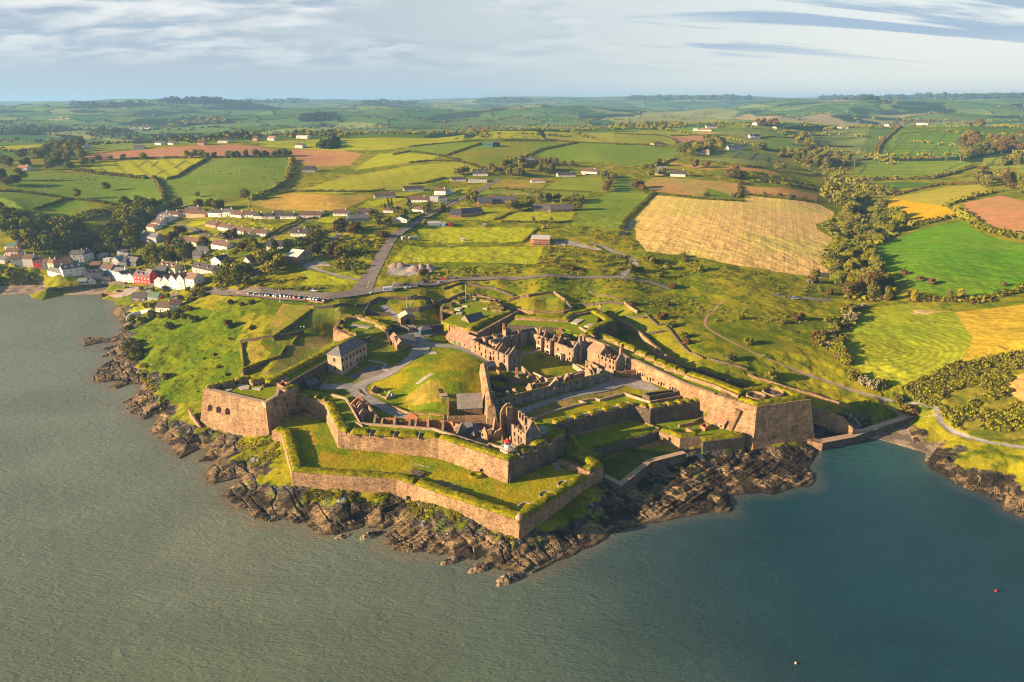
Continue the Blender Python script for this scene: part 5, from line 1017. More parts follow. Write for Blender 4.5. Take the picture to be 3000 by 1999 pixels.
for f,za in((.18,27.2),(.3,27.2),(.5,26.),(.62,26.4)):
 a=lerpP(NI,S1,f); b=lerpP(N1,S2,f); gablewall(Re,(a[0]*.93+b[0]*.07,a[1]*.93+b[1]*.07,BZ),(a[0]*.07+b[0]*.93,a[1]*.07+b[1]*.93,BZ),15,BZ-.8,za,.6,M_REND,'cross_wall')
# south range: long grey facade
F0,F1=at('E',470,1165,20.6),at('E',1518,908,20.2)
Rs=empty('barracks',(0,0,0),0,'long grey facade of the ruined south barracks with blue-green shutters','barracks')
low=[(645,1237),(737,1203),(800,1200),(865,1173),(930,1153),(1060,1125),(1102,1112),(1165,1095),(1224,1092),(1285,1065),(1360,1050),(1420,1042),(1478,1020)]
up=[(517,1205),(580,1190),(647,1178),(737,1140),(800,1128),(935,1095),(980,1085),(1022,1078),(1065,1068),(1103,1050),(1165,1030),(1226,1020),(1285,1005),(1360,995),(1420,978),(1480,962)]
ops=[(0,'E',x,y,.95,1.35,False) for x,y in up]+[(0,'E',980,1160,1.9,2.3,True),(0,'E',1022,1150,1.9,2.3,True)]
ops+=[(0,'E',x,y,1.,1.5 if i%2==0 else 2.3,False,.35) for i,(x,y) in enumerate(low)]
ruinpart(Rs,'facade',[F0,F1],.9,13.,M_GREYR,ops=ops,jag=.35,seed=11,step=1.6)
bank([(F0[0],F0[1],F0[2]-.35),(F1[0],F1[1],F1[2]-.35)],1.,.5,Rs,inset=0,seed=81,amp=.4)
l,e,n=frame_of(F0,F1,1)
for i,(x,y) in enumerate(low):
 s,zb=hitplane('E',x,y,F0,F1); p=lerpP(F0,F1,s); hh=1.5 if i%2==0 else 2.3; mb=MB(); mb.box(p[0]+n[0]*.2,p[1]+n[1]*.2,zb+.02,.96,.1,hh-.04,math.atan2(e[1],e[0])); mb.build('shutter',M_BLUE,Rs)
a,b=along(F0,F1,32),along(F0,F1,41); s0,_=hitplane('E',965,1050,F0,F1); s1,_=hitplane('E',1090,1000,F0,F1); a=lerpP(F0,F1,s0); b=lerpP(F0,F1,s1)
gablewall(Rs,(a[0],a[1],20.2),(b[0],b[1],20.2),19.5,20.1,22.6,.85,M_GREYR,'pediment')
mb=MB(); c=lerpP(a,b,.5)
for u,v in((a,c),(c,b)): mb.hexa([(u[0]-n[0]*.1,u[1]-n[1]*.1,20.25 if u is a else 22.7),(v[0]-n[0]*.1,v[1]-n[1]*.1,22.7 if v is c else 20.25),(v[0]+n[0]*.9,v[1]+n[1]*.9,22.7 if v is c else 20.25),(u[0]+n[0]*.9,u[1]+n[1]*.9,20.25 if u is a else 22.7)],[(u[0]-n[0]*.1,u[1]-n[1]*.1,20.45 if u is a else 22.9),(v[0]-n[0]*.1,v[1]-n[1]*.1,22.9 if v is c else 20.45),(v[0]+n[0]*.9,v[1]+n[1]*.9,22.9 if v is c else 20.45),(u[0]+n[0]*.9,u[1]+n[1]*.9,20.45 if u is a else 22.9)])
mb.build('pediment_coping',M_COPE,Rs)
B0_,B1_=(F0[0]+n[0]*7.5,F0[1]+n[1]*7.5,19.),(F1[0]+n[0]*7.5,F1[1]+n[1]*7.5,19.4)
ruinpart(Rs,'rear_wall',[lerpP(B0_,B1_,.02),lerpP(B0_,B1_,.24)],.8,13.5,M_REND,jag=1.2,seed=12); ruinpart(Rs,'rear_wall',[lerpP(B0_,B1_,.33),lerpP(B0_,B1_,.86)],.8,13.5,M_REND,jag=.6,seed=13)
for f,za,w in((.02,23.2,.9),(.14,21.8,.8),(.2,22.,.8),(.33,22.6,.9),(.37,22.6,.9),(.56,22.8,.9),(.6,22.8,.9),(.66,23.2,.9),(.70,23.,.9),(.86,22.4,.9)):
 a=lerpP(F0,F1,f); P=[(a[0]+n[0]*1.,a[1]+n[1]*1.,20.),(a[0]+n[0]*2.6,a[1]+n[1]*2.6,za),(a[0]+n[0]*4.2,a[1]+n[1]*4.2,za-.3),(a[0]+n[0]*6.,a[1]+n[1]*6.,19.6)]
 mb=MB(); wallmesh(mb,P,w,13.5,jag=.5,step=1.,seed=int(f*100)); mb.build('chimney_stack',M_REND,Rs)
ruinpart(Rs,'end_wall',[F1,(F1[0]+n[0]*8,F1[1]+n[1]*8,20.)],.8,13.5,M_GREYR,jag=.6,seed=15)
gablewall(Rs,lerpP(F0,F1,.88),tuple(np.add(lerpP(F0,F1,.88),(n[0]*8,n[1]*8,0))),13.5,20.,24.2,.8,M_REND,'cross_wall')
# kitchens and yard walls between the ranges
wall('ruined_kitchen',[at('E',420,950,18.6),at('E',580,955,18.8),at('E',600,1060,18.),at('E',470,1040,18.4)],.7,13.5,'roofless kitchen block behind the thick blast wall','ruin',closed=True,jag=1.2,step=1.8,seed=121,m=[M_DARK])
p=at('E',668,1010,17.); mb=MB(); P=[(p[0]-2.6,p[1]+1,17.5),(p[0]-.5,p[1]+.6,20.8),(p[0]+.5,p[1]+.4,20.8),(p[0]+2.4,p[1],17.6)]; wallmesh(mb,P,.9,13.5); ck=mb.build('chimney_ruin',M_REND); tag(ck,'free-standing ruined gable with a tall red brick chimney','ruin')
mb=MB(); mb.box(p[0],p[1]+1,20.5,1.1,.9,3.6); mb.build('chimney',M_BRICK,ck)
for i,(x,y) in enumerate(((790,985),(840,985))):
 p=at('E',x,y,17); mb=MB(); wallmesh(mb,[(p[0]-2.5,p[1]+1.5,17.),(p[0]-.8,p[1],19.6),(p[0]+.8,p[1]-.6,19.4),(p[0]+2.4,p[1]-1.5,17.)],.9,13.5,jag=.5,step=1.); tag(mb.build('chimney_ruin',M_REND),('left' if i==0 else 'right')+' of two rounded stone stumps in the barrack yard','ruin','rounded stumps in the barrack yard')
wall('yard_wall',[at('E',820,910,18.2),at('E',952,975,18.2),at('E',1292,895,18.2),at('E',1195,830,18.2)],.6,14.,'coped wall round the lower end of the barrack square lawn','wall',seed=122,m=[M_COPE])
wall('yard_wall',[at('E',1215,830,18.8),at('E',1370,890,18.8)],.6,14.,'rough wall between the barrack square and the side alley','wall',seed=123,jag=.4); wall('yard_wall',[at('E',1300,805,18.8),at('E',1420,850,18.6)],.6,14.,'short ruined wall below the tall chimney gable','wall',seed=124,jag=.6)
wall('yard_wall',[at('E',712,855,18.2),at('E',752,885,18.),at('E',780,920,18.),at('E',850,985,17.6)],.6,14.,'broken yard wall down from the grey gable','wall',seed=125,jag=.5)
wall('yard_wall',[at('E',480,885,18),at('E',560,945,18),at('E',600,990,17.6)],.6,14.,'rough wall beside the slate-roofed shed','wall',seed=126,jag=.4)
house('shed','dark slate shed with two skylights at the head of the blast wall',at('E',405,918,16.),at('E',478,905,16.),5.,3.2,1.4,M_DARK,M_SLATEB,cat='shed',wins=())
# infirmary range against the casemate wall
a,b=at('f',1060,800,15.),at('f',1690,1130,14.6); a=at('f',1290,905,15.);
Rf=empty('infirmary',(0,0,0),0,'two-storey ruined range with a chimney gable against the casemate wall','ruin')
G0,G1=at('f',1060,590,23.),at('f',1607,806,22.6)
ruinpart(Rf,'front_wall',[G0,G1],.8,13.5,M_REND,jag=.4,seed=21,ops=[(0,'f',x,y,1.05,1.5,False) for x,y in((1282,750),(1342,778),(1412,805),(1486,833),(1547,850),(1486,940),(1547,960))]+[(0,'f',1410,925,1.1,2.3,False,.4),(0,'f',1610,1085,1.1,2.4,False,.4)])
l,e,n=frame_of(G0,G1,1); G2=(G1[0]+n[0]*6.4,G1[1]+n[1]*6.4,22.6)
gablewall(Rf,G1,G2,13.5,22.6,26.2,.8,M_GREYR); c=lerpP(G1,G2,.5); mb=MB(); mb.box(c[0]-n[0]*0+e[0]*-.3,c[1]-e[1]*.3,25.5,1.6,1.,3.2,math.atan2(n[1],n[0])); mb.build('chimney',M_BRICK,Rf)
f=.46; a=lerpP(G0,G1,f); gablewall(Rf,a,(a[0]+n[0]*6.4,a[1]+n[1]*6.4,22.6),13.5,22.6,26.,.7,M_REND,'cross_wall'); mb=MB(); mb.box(a[0]+n[0]*3.2,a[1]+n[1]*3.2,25.4,1.,1.4,2.,math.atan2(e[1],e[0])); mb.build('chimney',M_REND,Rf)
mb=MB(); g0=G0; mb.hexa([(g0[0],g0[1],22.9),(a[0],a[1],22.9),(a[0]+n[0]*3.3,a[1]+n[1]*3.3,26.),(g0[0]+n[0]*3.3,g0[1]+n[1]*3.3,26.)],[(g0[0],g0[1],23.15),(a[0],a[1],23.15),(a[0]+n[0]*3.3,a[1]+n[1]*3.3,26.25),(g0[0]+n[0]*3.3,g0[1]+n[1]*3.3,26.25)]); mb.build('roof_remnant',M_ROOFR,Rf)
for f in(.62,.78):
 a=lerpP(G0,G1,f); ruinpart(Rf,'cross_wall',[(a[0]+n[0]*.8,a[1]+n[1]*.8,23.4),(a[0]+n[0]*6,a[1]+n[1]*6,22.6)],.6,14,M_REND,jag=1.5,seed=int(f*100),step=1.3)
wall('forecourt_wall',q(('f',1605,975,18.2),('f',1690,1005,17.8),('f',1960,960,18.4)),.8,13.5,'grey stone forecourt wall under the chimney gable by the casemates','wall',seed=127,jag=.3)
# --- blast wall and magazine
mb=MB(); A_,B_=at('E',365,826,23.4),at('E',437,1215,23.2); l,e,n=frame_of(A_,B_,1); nseg=14
for k in range(nseg):
 f0,f1=k/nseg,(k+1)/nseg; p,r=lerpP(A_,B_,f0),lerpP(A_,B_,f1); j0=.5*math.sin(k*2.3); j1=.5*math.sin((k+1)*2.3); d=(e[0]*5,e[1]*5) if k==nseg-1 else(0,0)
 def ring(p,j,d=(0,0)): return [(p[0]+n[0]*o+d[0]*(1 if z<20 else 0),p[1]+n[1]*o+d[1]*(1 if z<20 else 0),z) for o,z in((-2.7,12.5),(-1.5,22.6+j*.3),(0,23.6+j*.3),(1.5,22.6+j*.3),(2.7,12.5))]
 R0,R1=ring(p,j0),ring(r,j1,d); mb.add(R0+R1,[(i,i+1,6+i,5+i) for i in range(4)]+([(0,1,2,3,4)] if k==0 else [])+([(9,8,7,6,5)] if k==nseg-1 else []))
tag(mb.build('blast_wall',M_STONE),'massive leaning blast wall of rubble stone beside the powder magazine','wall')
mg=house('magazine','stone-roofed powder magazine inside its walled enclosure',at('b',385,440,14.5),at('b',835,420,14.5),9.5,3.6,4.6,M_STONE,M_STROOF,cat='magazine',over=.25)
ew=wall('enclosure_wall',q(('b',190,85,19.4),('b',178,350,18.6),('b',195,448,18.),('b',560,440,18.),('b',922,432,18.)),.9,13.,'tall stone enclosure wall round the powder magazine','wall',seed=128)
p=at('D',1252,985,18.5); mb=MB(); mb.box(p[0],p[1]+1,14.5,2.8,2.8,4.6,.2); o=tag(mb.build('stone_lodge',M_PALE),'small square stone lodge at the corner of the magazine yard','hut'); mb=MB(); mb.box(p[0],p[1]+1,19.1,3.2,3.2,.3,.2); mb.build('lodge_roof',M_COPE,o)
mb=MB(); P=dens(G('D',(1218,915),(1240,965)),.8)
for p in P: mb.box(p[0],p[1],p[2]-.3,1.6,.55,.5,rad(20))
tag(mb.build('steps',M_DARK),'worn narrow steps climbing the mound above the magazine','steps')
wall('ruined_annex',q(('b',640,500,16.8),('b',640,640,15.),('b',730,640,15.2),('b',720,570,16.2),('b',930,540,16.6)),.6,13.,'low ruined annex walls in front of the magazine yard','ruin',seed=129,jag=.8,step=1.6)
# --- tall ruin and its neighbours
Rc=empty('tall_ruin',(0,0,0),0,'tall roofless ruin with a sunlit window front behind the lighthouse','ruin')
zg=13.4
a,b,c_,d_=at('b',1372,575,22.6),at('b',1632,765,22.4),at('b',1882,715,22.2),at('b',1745,545,23.2)
ruinpart(Rc,'front_wall',[a,b],.8,12.8,M_REND,jag=.3,seed=31,ops=[(0,'b',1425,672,1.,1.5,False),(0,'b',1502,735,1.,1.3,False),(0,'b',1545,775,1.,1.3,False),(0,'b',1427,810,1.,2.,False),(0,'b',1502,880,1.,2.,False),(0,'b',1547,925,1.,2.2,False),(0,'b',1435,905,1.1,1.6,True),(0,'b',1505,950,1.1,1.6,True)])
gablewall(Rc,b,(c_[0],c_[1],22.3),12.8,22.3,27.2,.8,M_GREYR,ops=[(0,'b',1695,815,1.2,2.,True,.5)])
t0,t1=at('b',1168,368,24.5),at('b',1460,330,25.); t1b=at('b',1430,310,25.)
P=[at('b',1168,368,24.2),at('b',1215,300,26.4),at('b',1285,262,27.2),at('b',1345,255,27.4),at('b',1440,318,25.4)]
P=[(P[0][0],P[0][1],P[0][2])]+[(lerpP(P[0],at('b',1440,330,24.2),f)[0],lerpP(P[0],at('b',1440,330,24.2),f)[1],z) for f,z in((.18,26.4),(.42,27.6),(.66,27.6),(1.,25.2))]
ruinpart(Rc,'back_wall',P,.9,12.8,M_REND,jag=.4,seed=32,step=1.6,ops=[(2,'b',1328,430,1.,1.6,False),(2,'b',1328,575,1.2,1.8,False),(2,'b',1330,680,1.6,2.,True)])
ruinpart(Rc,'side_wall',[P[-1],d_,c_],.9,12.8,M_REND,jag=.5,seed=33,ops=[(0,'b',1525,480,1.3,2.6,False),(0,'b',1575,520,1.3,2.6,False),(0,'b',1635,610,1.8,3.6,True)])
ruinpart(Rc,'side_wall',[P[0],at('b',1178,600,21.),at('b',1215,700,18.)],.9,12.8,M_REND,jag=.8,seed=34)
pp=lerpP(P[0],P[-1],.55); mb=MB(); l,e,n=frame_of(P[0],P[-1],1); mb.box(pp[0]-n[0]*.8,pp[1]-n[1]*.8,12.8,2.3,1.3,13.6,math.atan2(e[1],e[0])); mb.build('chimney_breast',M_REND,Rc)
mb=MB(); mb.box(d_[0],d_[1],22.8,1.2,1.,2.2,.3); mb.build('chimney',M_STONE,Rc)
for f in(.35,.65):
 u=lerpP(a,b,f); v=lerpP(P[-1],d_,f); ruinpart(Rc,'cross_wall',[(u[0]*.9+v[0]*.1,u[1]*.9+v[1]*.1,18.),(u[0]*.4+v[0]*.6,u[1]*.4+v[1]*.6,21.6)],.6,12.8,M_REND,jag=1.4,step=1.3,seed=int(f*50))
Rk=empty('ruined_house',(0,0,0),0,'small jagged ruined house left of the tall ruin','ruin')
a,b=at('b',925,705,19.4),at('b',1190,640,19.8); ll=at('b',815,640,19.6)
ruinpart(Rk,'front_wall',[(a[0],a[1],17.6),(lerpP(a,b,.25)[0],lerpP(a,b,.25)[1],17.),(lerpP(a,b,.6)[0],lerpP(a,b,.6)[1],18.2),(b[0],b[1],19.6)],.7,12.8,M_REND,jag=1.2,step=1.,seed=35,ops=[(0,'b',993,905,1.,2.1,False,.3),(1,'b',1105,835,1.1,1.2,False),(1,'b',995,775,1.2,1.4,False)])
gablewall(Rk,ll,a,12.8,17.4,20.6,.7,M_STONE,'gable',ops=[(0,'b',838,810,.9,1.4,False)])
l,e,n=frame_of(a,b,1); ruinpart(Rk,'cross_wall',[(lerpP(a,b,.55)[0]+n[0]*2,lerpP(a,b,.55)[1]+n[1]*2,18.),(lerpP(a,b,.8)[0]+n[0]*4,lerpP(a,b,.8)[1]+n[1]*4,22.),(b[0]+n[0]*3,b[1]+n[1]*3,19.)],.7,12.8,M_REND,jag=.7,seed=36,step=1.2)
ruinpart(Rk,'rear_wall',[(ll[0]+n[0]*3,ll[1]+n[1]*3,16.8),(b[0]+n[0]*4,b[1]+n[1]*4,18.)],.7,12.8,M_REND,jag=1.4,seed=37)
p=at('b',1205,965,14.); mb=MB(); mb.lathe(p[0],p[1],[(.45,12.8),(.4,16.5),(.1,18.2)],6); tag(mb.build('stone_pillar',M_STONE),'lone weathered stone pillar behind the lighthouse wall','pillar')
wall('ruined_cellar',q(('b',1225,720,16.4),('b',1225,830,15.),('b',1350,860,15.4),('b',1360,760,16.)),.6,12.8,'sunken ruined cellar walls between the small and tall ruins','ruin',jag=1.,step=1.4,seed=38,m=[M_REND])
wall('ruined_cellar',q(('b',1120,900,14.8),('b',1230,960,14.6),('b',1330,930,14.8)),.6,12.8,'low rubble walls just behind the lighthouse','ruin',jag=.8,step=1.4,seed=39,m=[M_REND])
# --- row of ruined casemates behind the seaward terrace
Rw=empty('ruined_row',(0,0,0),0,'row of ruined rooms with a brick pediment behind the seaward terrace','ruin')
a,b=at('c',535,590,17.2),at('c',1870,655,17.2)
ops=[(0,'c',x,y,1.3,1.5,False) for x,y in((580,675),(715,680),(795,685),(965,690),(1060,685),(1190,705),(1320,700),(1410,710),(1585,725),(1670,725),(1805,740))]
ruinpart(Rw,'window_wall',[a,b],.7,12.8,M_BRICK,ops=ops,jag=.3,seed=41,step=1.5)
b2=at('c',2040,720,17.2); ruinpart(Rw,'window_wall',[b,b2],.7,12.8,M_BRICK,ops=[(0,'c',1945,750,1.1,1.5,False)],jag=.3,seed=42)
s0,_=hitplane('c',1010,610,a,b); s1,_=hitplane('c',1345,630,a,b); u,v=lerpP(a,b,s0),lerpP(a,b,s1); gablewall(Rw,(u[0],u[1],17.2),(v[0],v[1],17.2),16.8,17.2,20.4,.68,M_BRICK,'pediment')
l,e,n=frame_of(a,b,1)
for x,y,z1 in((490,560,18.6),(860,600,19.),(1130,640,17.6),(1240,640,18.),(1470,620,18.8),(1740,670,17.6),(620,600,17.6)):
 s,_=hitplane('c',x,y,a,b); p=lerpP(a,b,s); mb=MB(); wallmesh(mb,[(p[0]-n[0]*.05,p[1]-n[1]*.05,z1),(p[0]-n[0]*1.6,p[1]-n[1]*1.6,z1-.9),(p[0]-n[0]*3.2,p[1]-n[1]*3.2,z1-3)],.8,12.8,jag=.6,step=.8,seed=int(x)); mb.build('cross_wall',M_REND,Rw)
gablewall(Rw,at('c',2000,868,17.2),at('c',2195,780,17.2),12.8,16.8,20.6,.7,M_GREYR)
house('slate_store','low store with a plain blue slate roof under the seaward terrace',at('b',345,765,13.4),at('b',690,872,13.4),6.4,2.6,2.6,M_STONE,M_SLATEB,cat='store',roof='hip',wins=())
Rv=empty('vaulted_ruin',(0,0,0),0,'ruined vaulted range with bare arches behind the left end of the terrace','ruin')
P=q(('c',65,318,18.2),('c',180,500,17.2),('c',285,690,16.))
ruinpart(Rv,'side_wall',P,.8,12.8,M_BRICK,jag=1.,seed=43); ruinpart(Rv,'back_wall',q(('c',65,318,18.4),('c',165,225,19.6),('c',240,225,19.6),('c',320,300,18.)),.8,12.8,M_BRICK,jag=.5,seed=44); ruinpart(Rv,'side_wall',q(('c',320,300,18.2),('c',475,500,17.),('c',530,580,16.4)),.8,12.8,M_REND,jag=.7,seed=45)
for x0,y0,x1,y1 in((140,390,330,330),(165,430,350,370),(200,560,370,470)):
 a,b=at('c',x0,y0,16.8),at('c',x1,y1,16.8); mb=MB(); PP=[(lerpP(a,b,t)[0],lerpP(a,b,t)[1],16.2+2.6*math.sin(math.pi*(.08+.84*t))) for t in np.linspace(0,1,9)]; wallmesh(mb,PP,.7,12.8); mb.build('vault_arch',M_REND,Rv)
mb=MB(); a,b=at('c',440,690,14.),at('c',520,690,14.); wallmesh(mb,[(a[0],a[1],13.6),(a[0]+.8,a[1],16.6),(a[0]+2.,a[1],16.4),(b[0],b[1],14.5)],.9,12.5,jag=.4,step=.8); mb.build('rounded_stub',M_REND,Rv)
Ro=empty('ruined_cottage',(0,0,0),0,'little roofless stone cottage with two gables on the central mound','ruin')
a,b=at('c',415,115,16.6),at('c',715,270,14.8);
gablewall(Ro,at('c',712,262,15.),at('c',855,205,15.),13.6,16.4,18.4,.6,M_PALE,ops=[(1,'c',785,200,1.2,1.4,False),(0,'c',785,200,1.2,1.4,False)])
ruinpart(Ro,'front_wall',[at('c',415,95,17.2),at('c',540,150,16.),at('c',705,210,16.6)],.6,13.6,M_STONE,jag=.8,seed=46,step=1.4); ruinpart(Ro,'rear_wall',[at('c',570,30,17.),at('c',680,100,16.2)],.6,13.6,M_STONE,jag=.6,seed=47)
gablewall(Ro,at('c',415,95,17.),at('c',570,30,17.),13.6,16.8,18.8,.6,M_STONE)
wall('mound_wall',q(('c',160,60,15.8),('c',200,130,15.8),('c',300,185,15.6),('c',370,165,15.6),('c',660,320,15.2),('c',800,370,15.2),('c',1080,480,15),('c',1200,500,15.2),('c',1790,530,15.4)),.7,13.,'low retaining wall along the foot of the central grass mound','wall',seed=130,jag=.25,step=2)
fw('pale wall edging the small lawn before the magazine','c',(1280,545),(1750,570),(1755,640),h=.8,th=.4)
# --- the big stone house and other roofed buildings
hA,hB=at('d',335,1400,14.6),at('d',800,1130,14.6); l=math.hypot(hB[0]-hA[0],hB[1]-hA[1])
wz=[]
for i,f in enumerate((.06,.2,.345,.475,.61,.745,.88)):
 wz.append((0,f,7.,1.15,1.9))
 if i!=3: wz.append((0,f,2.7,1.15,2.0))
hs=house('stone_house','big two-storey stone house with a slate hipped roof and blue door',hA,hB,8.,10.4,3.8,M_HOUSE,M_SLATE,roof='hip',wins=wz+[(3,.5,7.,1.2,1.9),(3,.5,2.7,1.2,2.)],z0=14.6,frame=M_DARK,over=.45)
l_,e_,n_=frame_of(hA,hB,1)
putwin(hs,(-l/2,-4),(l/2,-4),l*.475,1.9,1.3,2.9,name='door',mats=[M_WHITE,M_BLUE]); mb=MB(); mb.box(0,-5.1,-.6,3.4,2.2,2.2); mb.box(0,-6.8,-.6,4.2,1.6,1.5); mb.box(0,-7.7,-.6,4.8,1.2,.9); mb.build('entrance_steps',M_CONC,hs)
mb=MB(); mb.box(0,-4.06,1.75,l,.14,.25); mb.box(-l/2-.06,0,1.75,.14,8,.25); mb.build('string_course',M_PALE,hs)
hA,hB=at('d',1350,935,16.4),at('d',1690,880,16.6)
gh=house('guard_house','stone guard house with cross roofs in red and grey slate',hA,hB,9.5,3.6,3.4,M_STONE,M_SLATE,roof='gable',wins=((0,.13,1.6,1.5,1.2),(0,.42,1.6,1.5,1.2),(0,.78,.9,.8,1.8),(3,.5,1.4,1.,1.4)),z0=16.2)
l,e,n=frame_of(hA,hB,1);
for lab,cx_,d0,wd in(('wing',-l*.33,-1.6,4.6),('wing',-l*.33,6.,5.)):
 mb=MB(); mb.hexa([(cx_-wd/2,d0-4.75,-1),(cx_+wd/2,d0-4.75,-1),(cx_+wd/2,d0+2,-1),(cx_-wd/2,d0+2,-1)],[(cx_-wd/2,d0-4.75,3.7),(cx_+wd/2,d0-4.75,3.7),(cx_+wd/2,d0+2,3.7),(cx_-wd/2,d0+2,3.7)]); mb.add([(cx_-wd/2,d0-4.75,3.7),(cx_+wd/2,d0-4.75,3.7),(cx_,d0-4.75,6.2)],[(0,1,2)]); w__=mb.build('wing',M_STONE,gh)
 mb=MB()
 for s in(-1,1): mb.hexa([(cx_,d0-5,6.25),(cx_+s*(wd/2+.3),d0-5,3.55),(cx_+s*(wd/2+.3),d0+3,3.55),(cx_,d0+3,6.25)][::s],[(cx_,d0-5,6.42),(cx_+s*(wd/2+.3),d0-5,3.72),(cx_+s*(wd/2+.3),d0+3,3.72),(cx_,d0+3,6.42)][::s])
 mb.build('wing_roof',M_ROOFR,w__)
wall('guard_yard_wall',q(('d',1225,760,19.6),('d',1170,590,21.),('d',1230,460,22.),('d',1395,440,22.4),('d',1560,520,21.6)),.8,15.,'tall dark yard wall wrapped round the back of the guard house','wall',seed=131,m=[M_DARK])
_a,_b=at('d',1420,330,20),at('d',1600,600,19); _l=math.hypot(_b[0]-_a[0],_b[1]-_a[1]); _e=(-(_b[1]-_a[1])/_l,(_b[0]-_a[0])/_l); _c=at('d',1545,475,19.); gA,gB=(_c[0]-_e[0]*4.2,_c[1]-_e[1]*4.2,19.),(_c[0]+_e[0]*4.2,_c[1]+_e[1]*4.2,19.)
gt=empty('gatehouse',(0,0,0),0,'stone gatehouse with a dark archway and small pitched roof','gatehouse')
l,e,n=frame_of(gA,gB,1); gA3,gB3=(gA[0],gA[1],24.2),(gB[0],gB[1],24.2); mb=MB(); wallmesh(mb,[gA3,gB3,(gB[0]+n[0]*7,gB[1]+n[1]*7,24.2),(gA[0]+n[0]*7,gA[1]+n[1]*7,24.2)],1.2,15.,closed=True,ops=[(0,'d',1545,475,3.2,4.,True)]); mb.build('wall',M_STONE,gt)
c=lerpP(gA3,gB3,.5); mb=MB()
for s in(-1,1):
 a=gA3 if s<0 else gB3; a=(a[0]+e[0]*.4*s,a[1]+e[1]*.4*s)
 mb.hexa([(c[0]-n[0]*.4,c[1]-n[1]*.4,26.3),(a[0]-n[0]*.4,a[1]-n[1]*.4,24.1),(a[0]+n[0]*7.4,a[1]+n[1]*7.4,24.1),(c[0]+n[0]*7.4,c[1]+n[1]*7.4,26.3)],[(c[0]-n[0]*.4,c[1]-n[1]*.4,26.5),(a[0]-n[0]*.4,a[1]-n[1]*.4,24.3),(a[0]+n[0]*7.4,a[1]+n[1]*7.4,24.3),(c[0]+n[0]*7.4,c[1]+n[1]*7.4,26.5)])
mb.build('roof',M_PALE,gt); gablewall(gt,gA3,gB3,24.,24.2,26.3,.5,M_STONE)
wall('gate_wall',q(('d',1625,450,21.8),('d',1690,495,21.6),('d',2195,445,21.6)),1.,15.,'grey wall right of the gatehouse behind the green hut','wall',seed=132,m=[M_DARK])
wall('gate_wall',q(('d',1500,460,21.4),('d',1560,520,20.6),('d',1580,580,19.6)),.7,15.,'short flank wall lining the road below the gatehouse','wall',seed=133)
house('green_hut','blue-green wooden hut with a grey hipped roof by the gate road',at('d',1775,645,18.2),at('d',1985,612,18.2),5.,2.8,1.5,M_BLUE,M_SLATE,cat='hut',roof='hip',wins=((0,.3,1.1,.9,1.),(0,.62,1.1,.9,1.)),frame=M_BLUE)
sA,sB=at('e',45,415,17.8),at('e',490,610,16.9)
st_=house('stable','long single-storey stable with a patched red-brown roof',sA,sB,8.4,2.7,3.6,M_STONE,M_ROOFR,cat='stable',wins=((0,.14,1.,.9,1.1),(0,.76,.9,1.,1.3)),z0=17.1,frame=M_DARK,over=.35)
l,_,_=frame_of(sA,sB,1)
for f in(.36,.57): putwin(st_,(-l/2,-4.2),(l/2,-4.2),l*f,.0,1.5,2.3,name='door',mats=[M_GREEN,M_GREEN])
for f in(.33,.72,.93):
 mb=MB(); x=-l/2+l*f; mb.hexa([(x-.25,-2.6,4.22),(x+.25,-2.6,4.22),(x+.25,-.5,6.02),(x-.25,-.5,6.02)],[(x-.25,-2.6,4.3),(x+.25,-2.6,4.3),(x+.25,-.5,6.1),(x-.25,-.5,6.1)]); mb.build('rooflight',M_PALE,st_)
hA,hB=at('D',1485,305,21.),at('D',1635,272,21.); l,e,n=frame_of(hA,hB,1)
house('turf_magazine','low hut with a plain black roof and sunlit gable behind the stable',hA,hB,8.,.6,3.,M_REND,M_SLATEB,cat='hut',over=.1)
wall('stone_arch_wall',q(('e',0,110,20.4),('e',60,130,20.4),('e',130,160,20.8),('e',320,180,21.4),('e',510,240,21.6)),.9,16.,'rough stone wall climbing behind the stable roof','wall',seed=134,jag=.3,ops=[(0,'e',30,235,1.6,2.2,True)])
house('slate_shed','small shed with a purple slate roof by the left courtyard',at('A',1275,455,14.8),at('A',1368,425,14.8),5.4,2.6,1.6,M_DARK,M_SLATEB,cat='shed',wins=((0,.6,.8,.7,1.),),frame=M_DARK)
wall('ruined_shelter',q(('A',1325,275,17.6),('A',1400,375,16.),('A',1430,360,16.2),('A',1510,300,16.6),('A',1490,275,17.)),.6,13.5,'roofless ruin against the retaining wall beside the big house','ruin',seed=135,jag=1.,step=1.5)
wall('road_wall',q(('d',800,1068,16.4),('d',1200,1150,16.2),('d',1320,1185,16.4),('d',1590,960,17.4),('d',1720,870,17.8)),.6,14.,'low wall edging the lawn between the big house and the road','wall',seed=136)
wall('bastion_ramp_wall',q(('d',650,760,20.4),('d',850,655,22.4)),.7,16.,'wedge-shaped grey wall behind the big house roof','wall',seed=137,m=[M_DARK])
# stone slab row on the mound
mb=MB(); P=G('d',(1715,1535),(1990,1350)); l=math.hypot(P[1][0]-P[0][0],P[1][1]-P[0][1]); rn=random.Random(3)
for k in range(12):
 p=lerpP(P[0],P[1],(k+.5)/12); mb.box(p[0],p[1],float(zat(p[0],p[1]))-.3,l/13,1.9+rn.random()*.5,.45+.1*rn.random(),math.atan2(P[1][1]-P[0][1],P[1][0]-P[0][0])+rn.uniform(-.1,.1))
tag(mb.build('stone_slab_row',M_PALE),'row of pale stone slabs laid up the central mound','stone slabs')
g=G('d',(1950,972))[0]; mb=MB(); mb.prism([(g[0]+a*4,g[1]+b*3.2,g[2]+.22) for a,b in((-1,-.3),(-.2,-.9),(.9,-.5),(.8,.3),(.1,.8),(-.7,.5))],g[2]-.5); tag(mb.build('stone_slab',M_PALE),'flat pale slab in the grass near the road fork','stone slab')
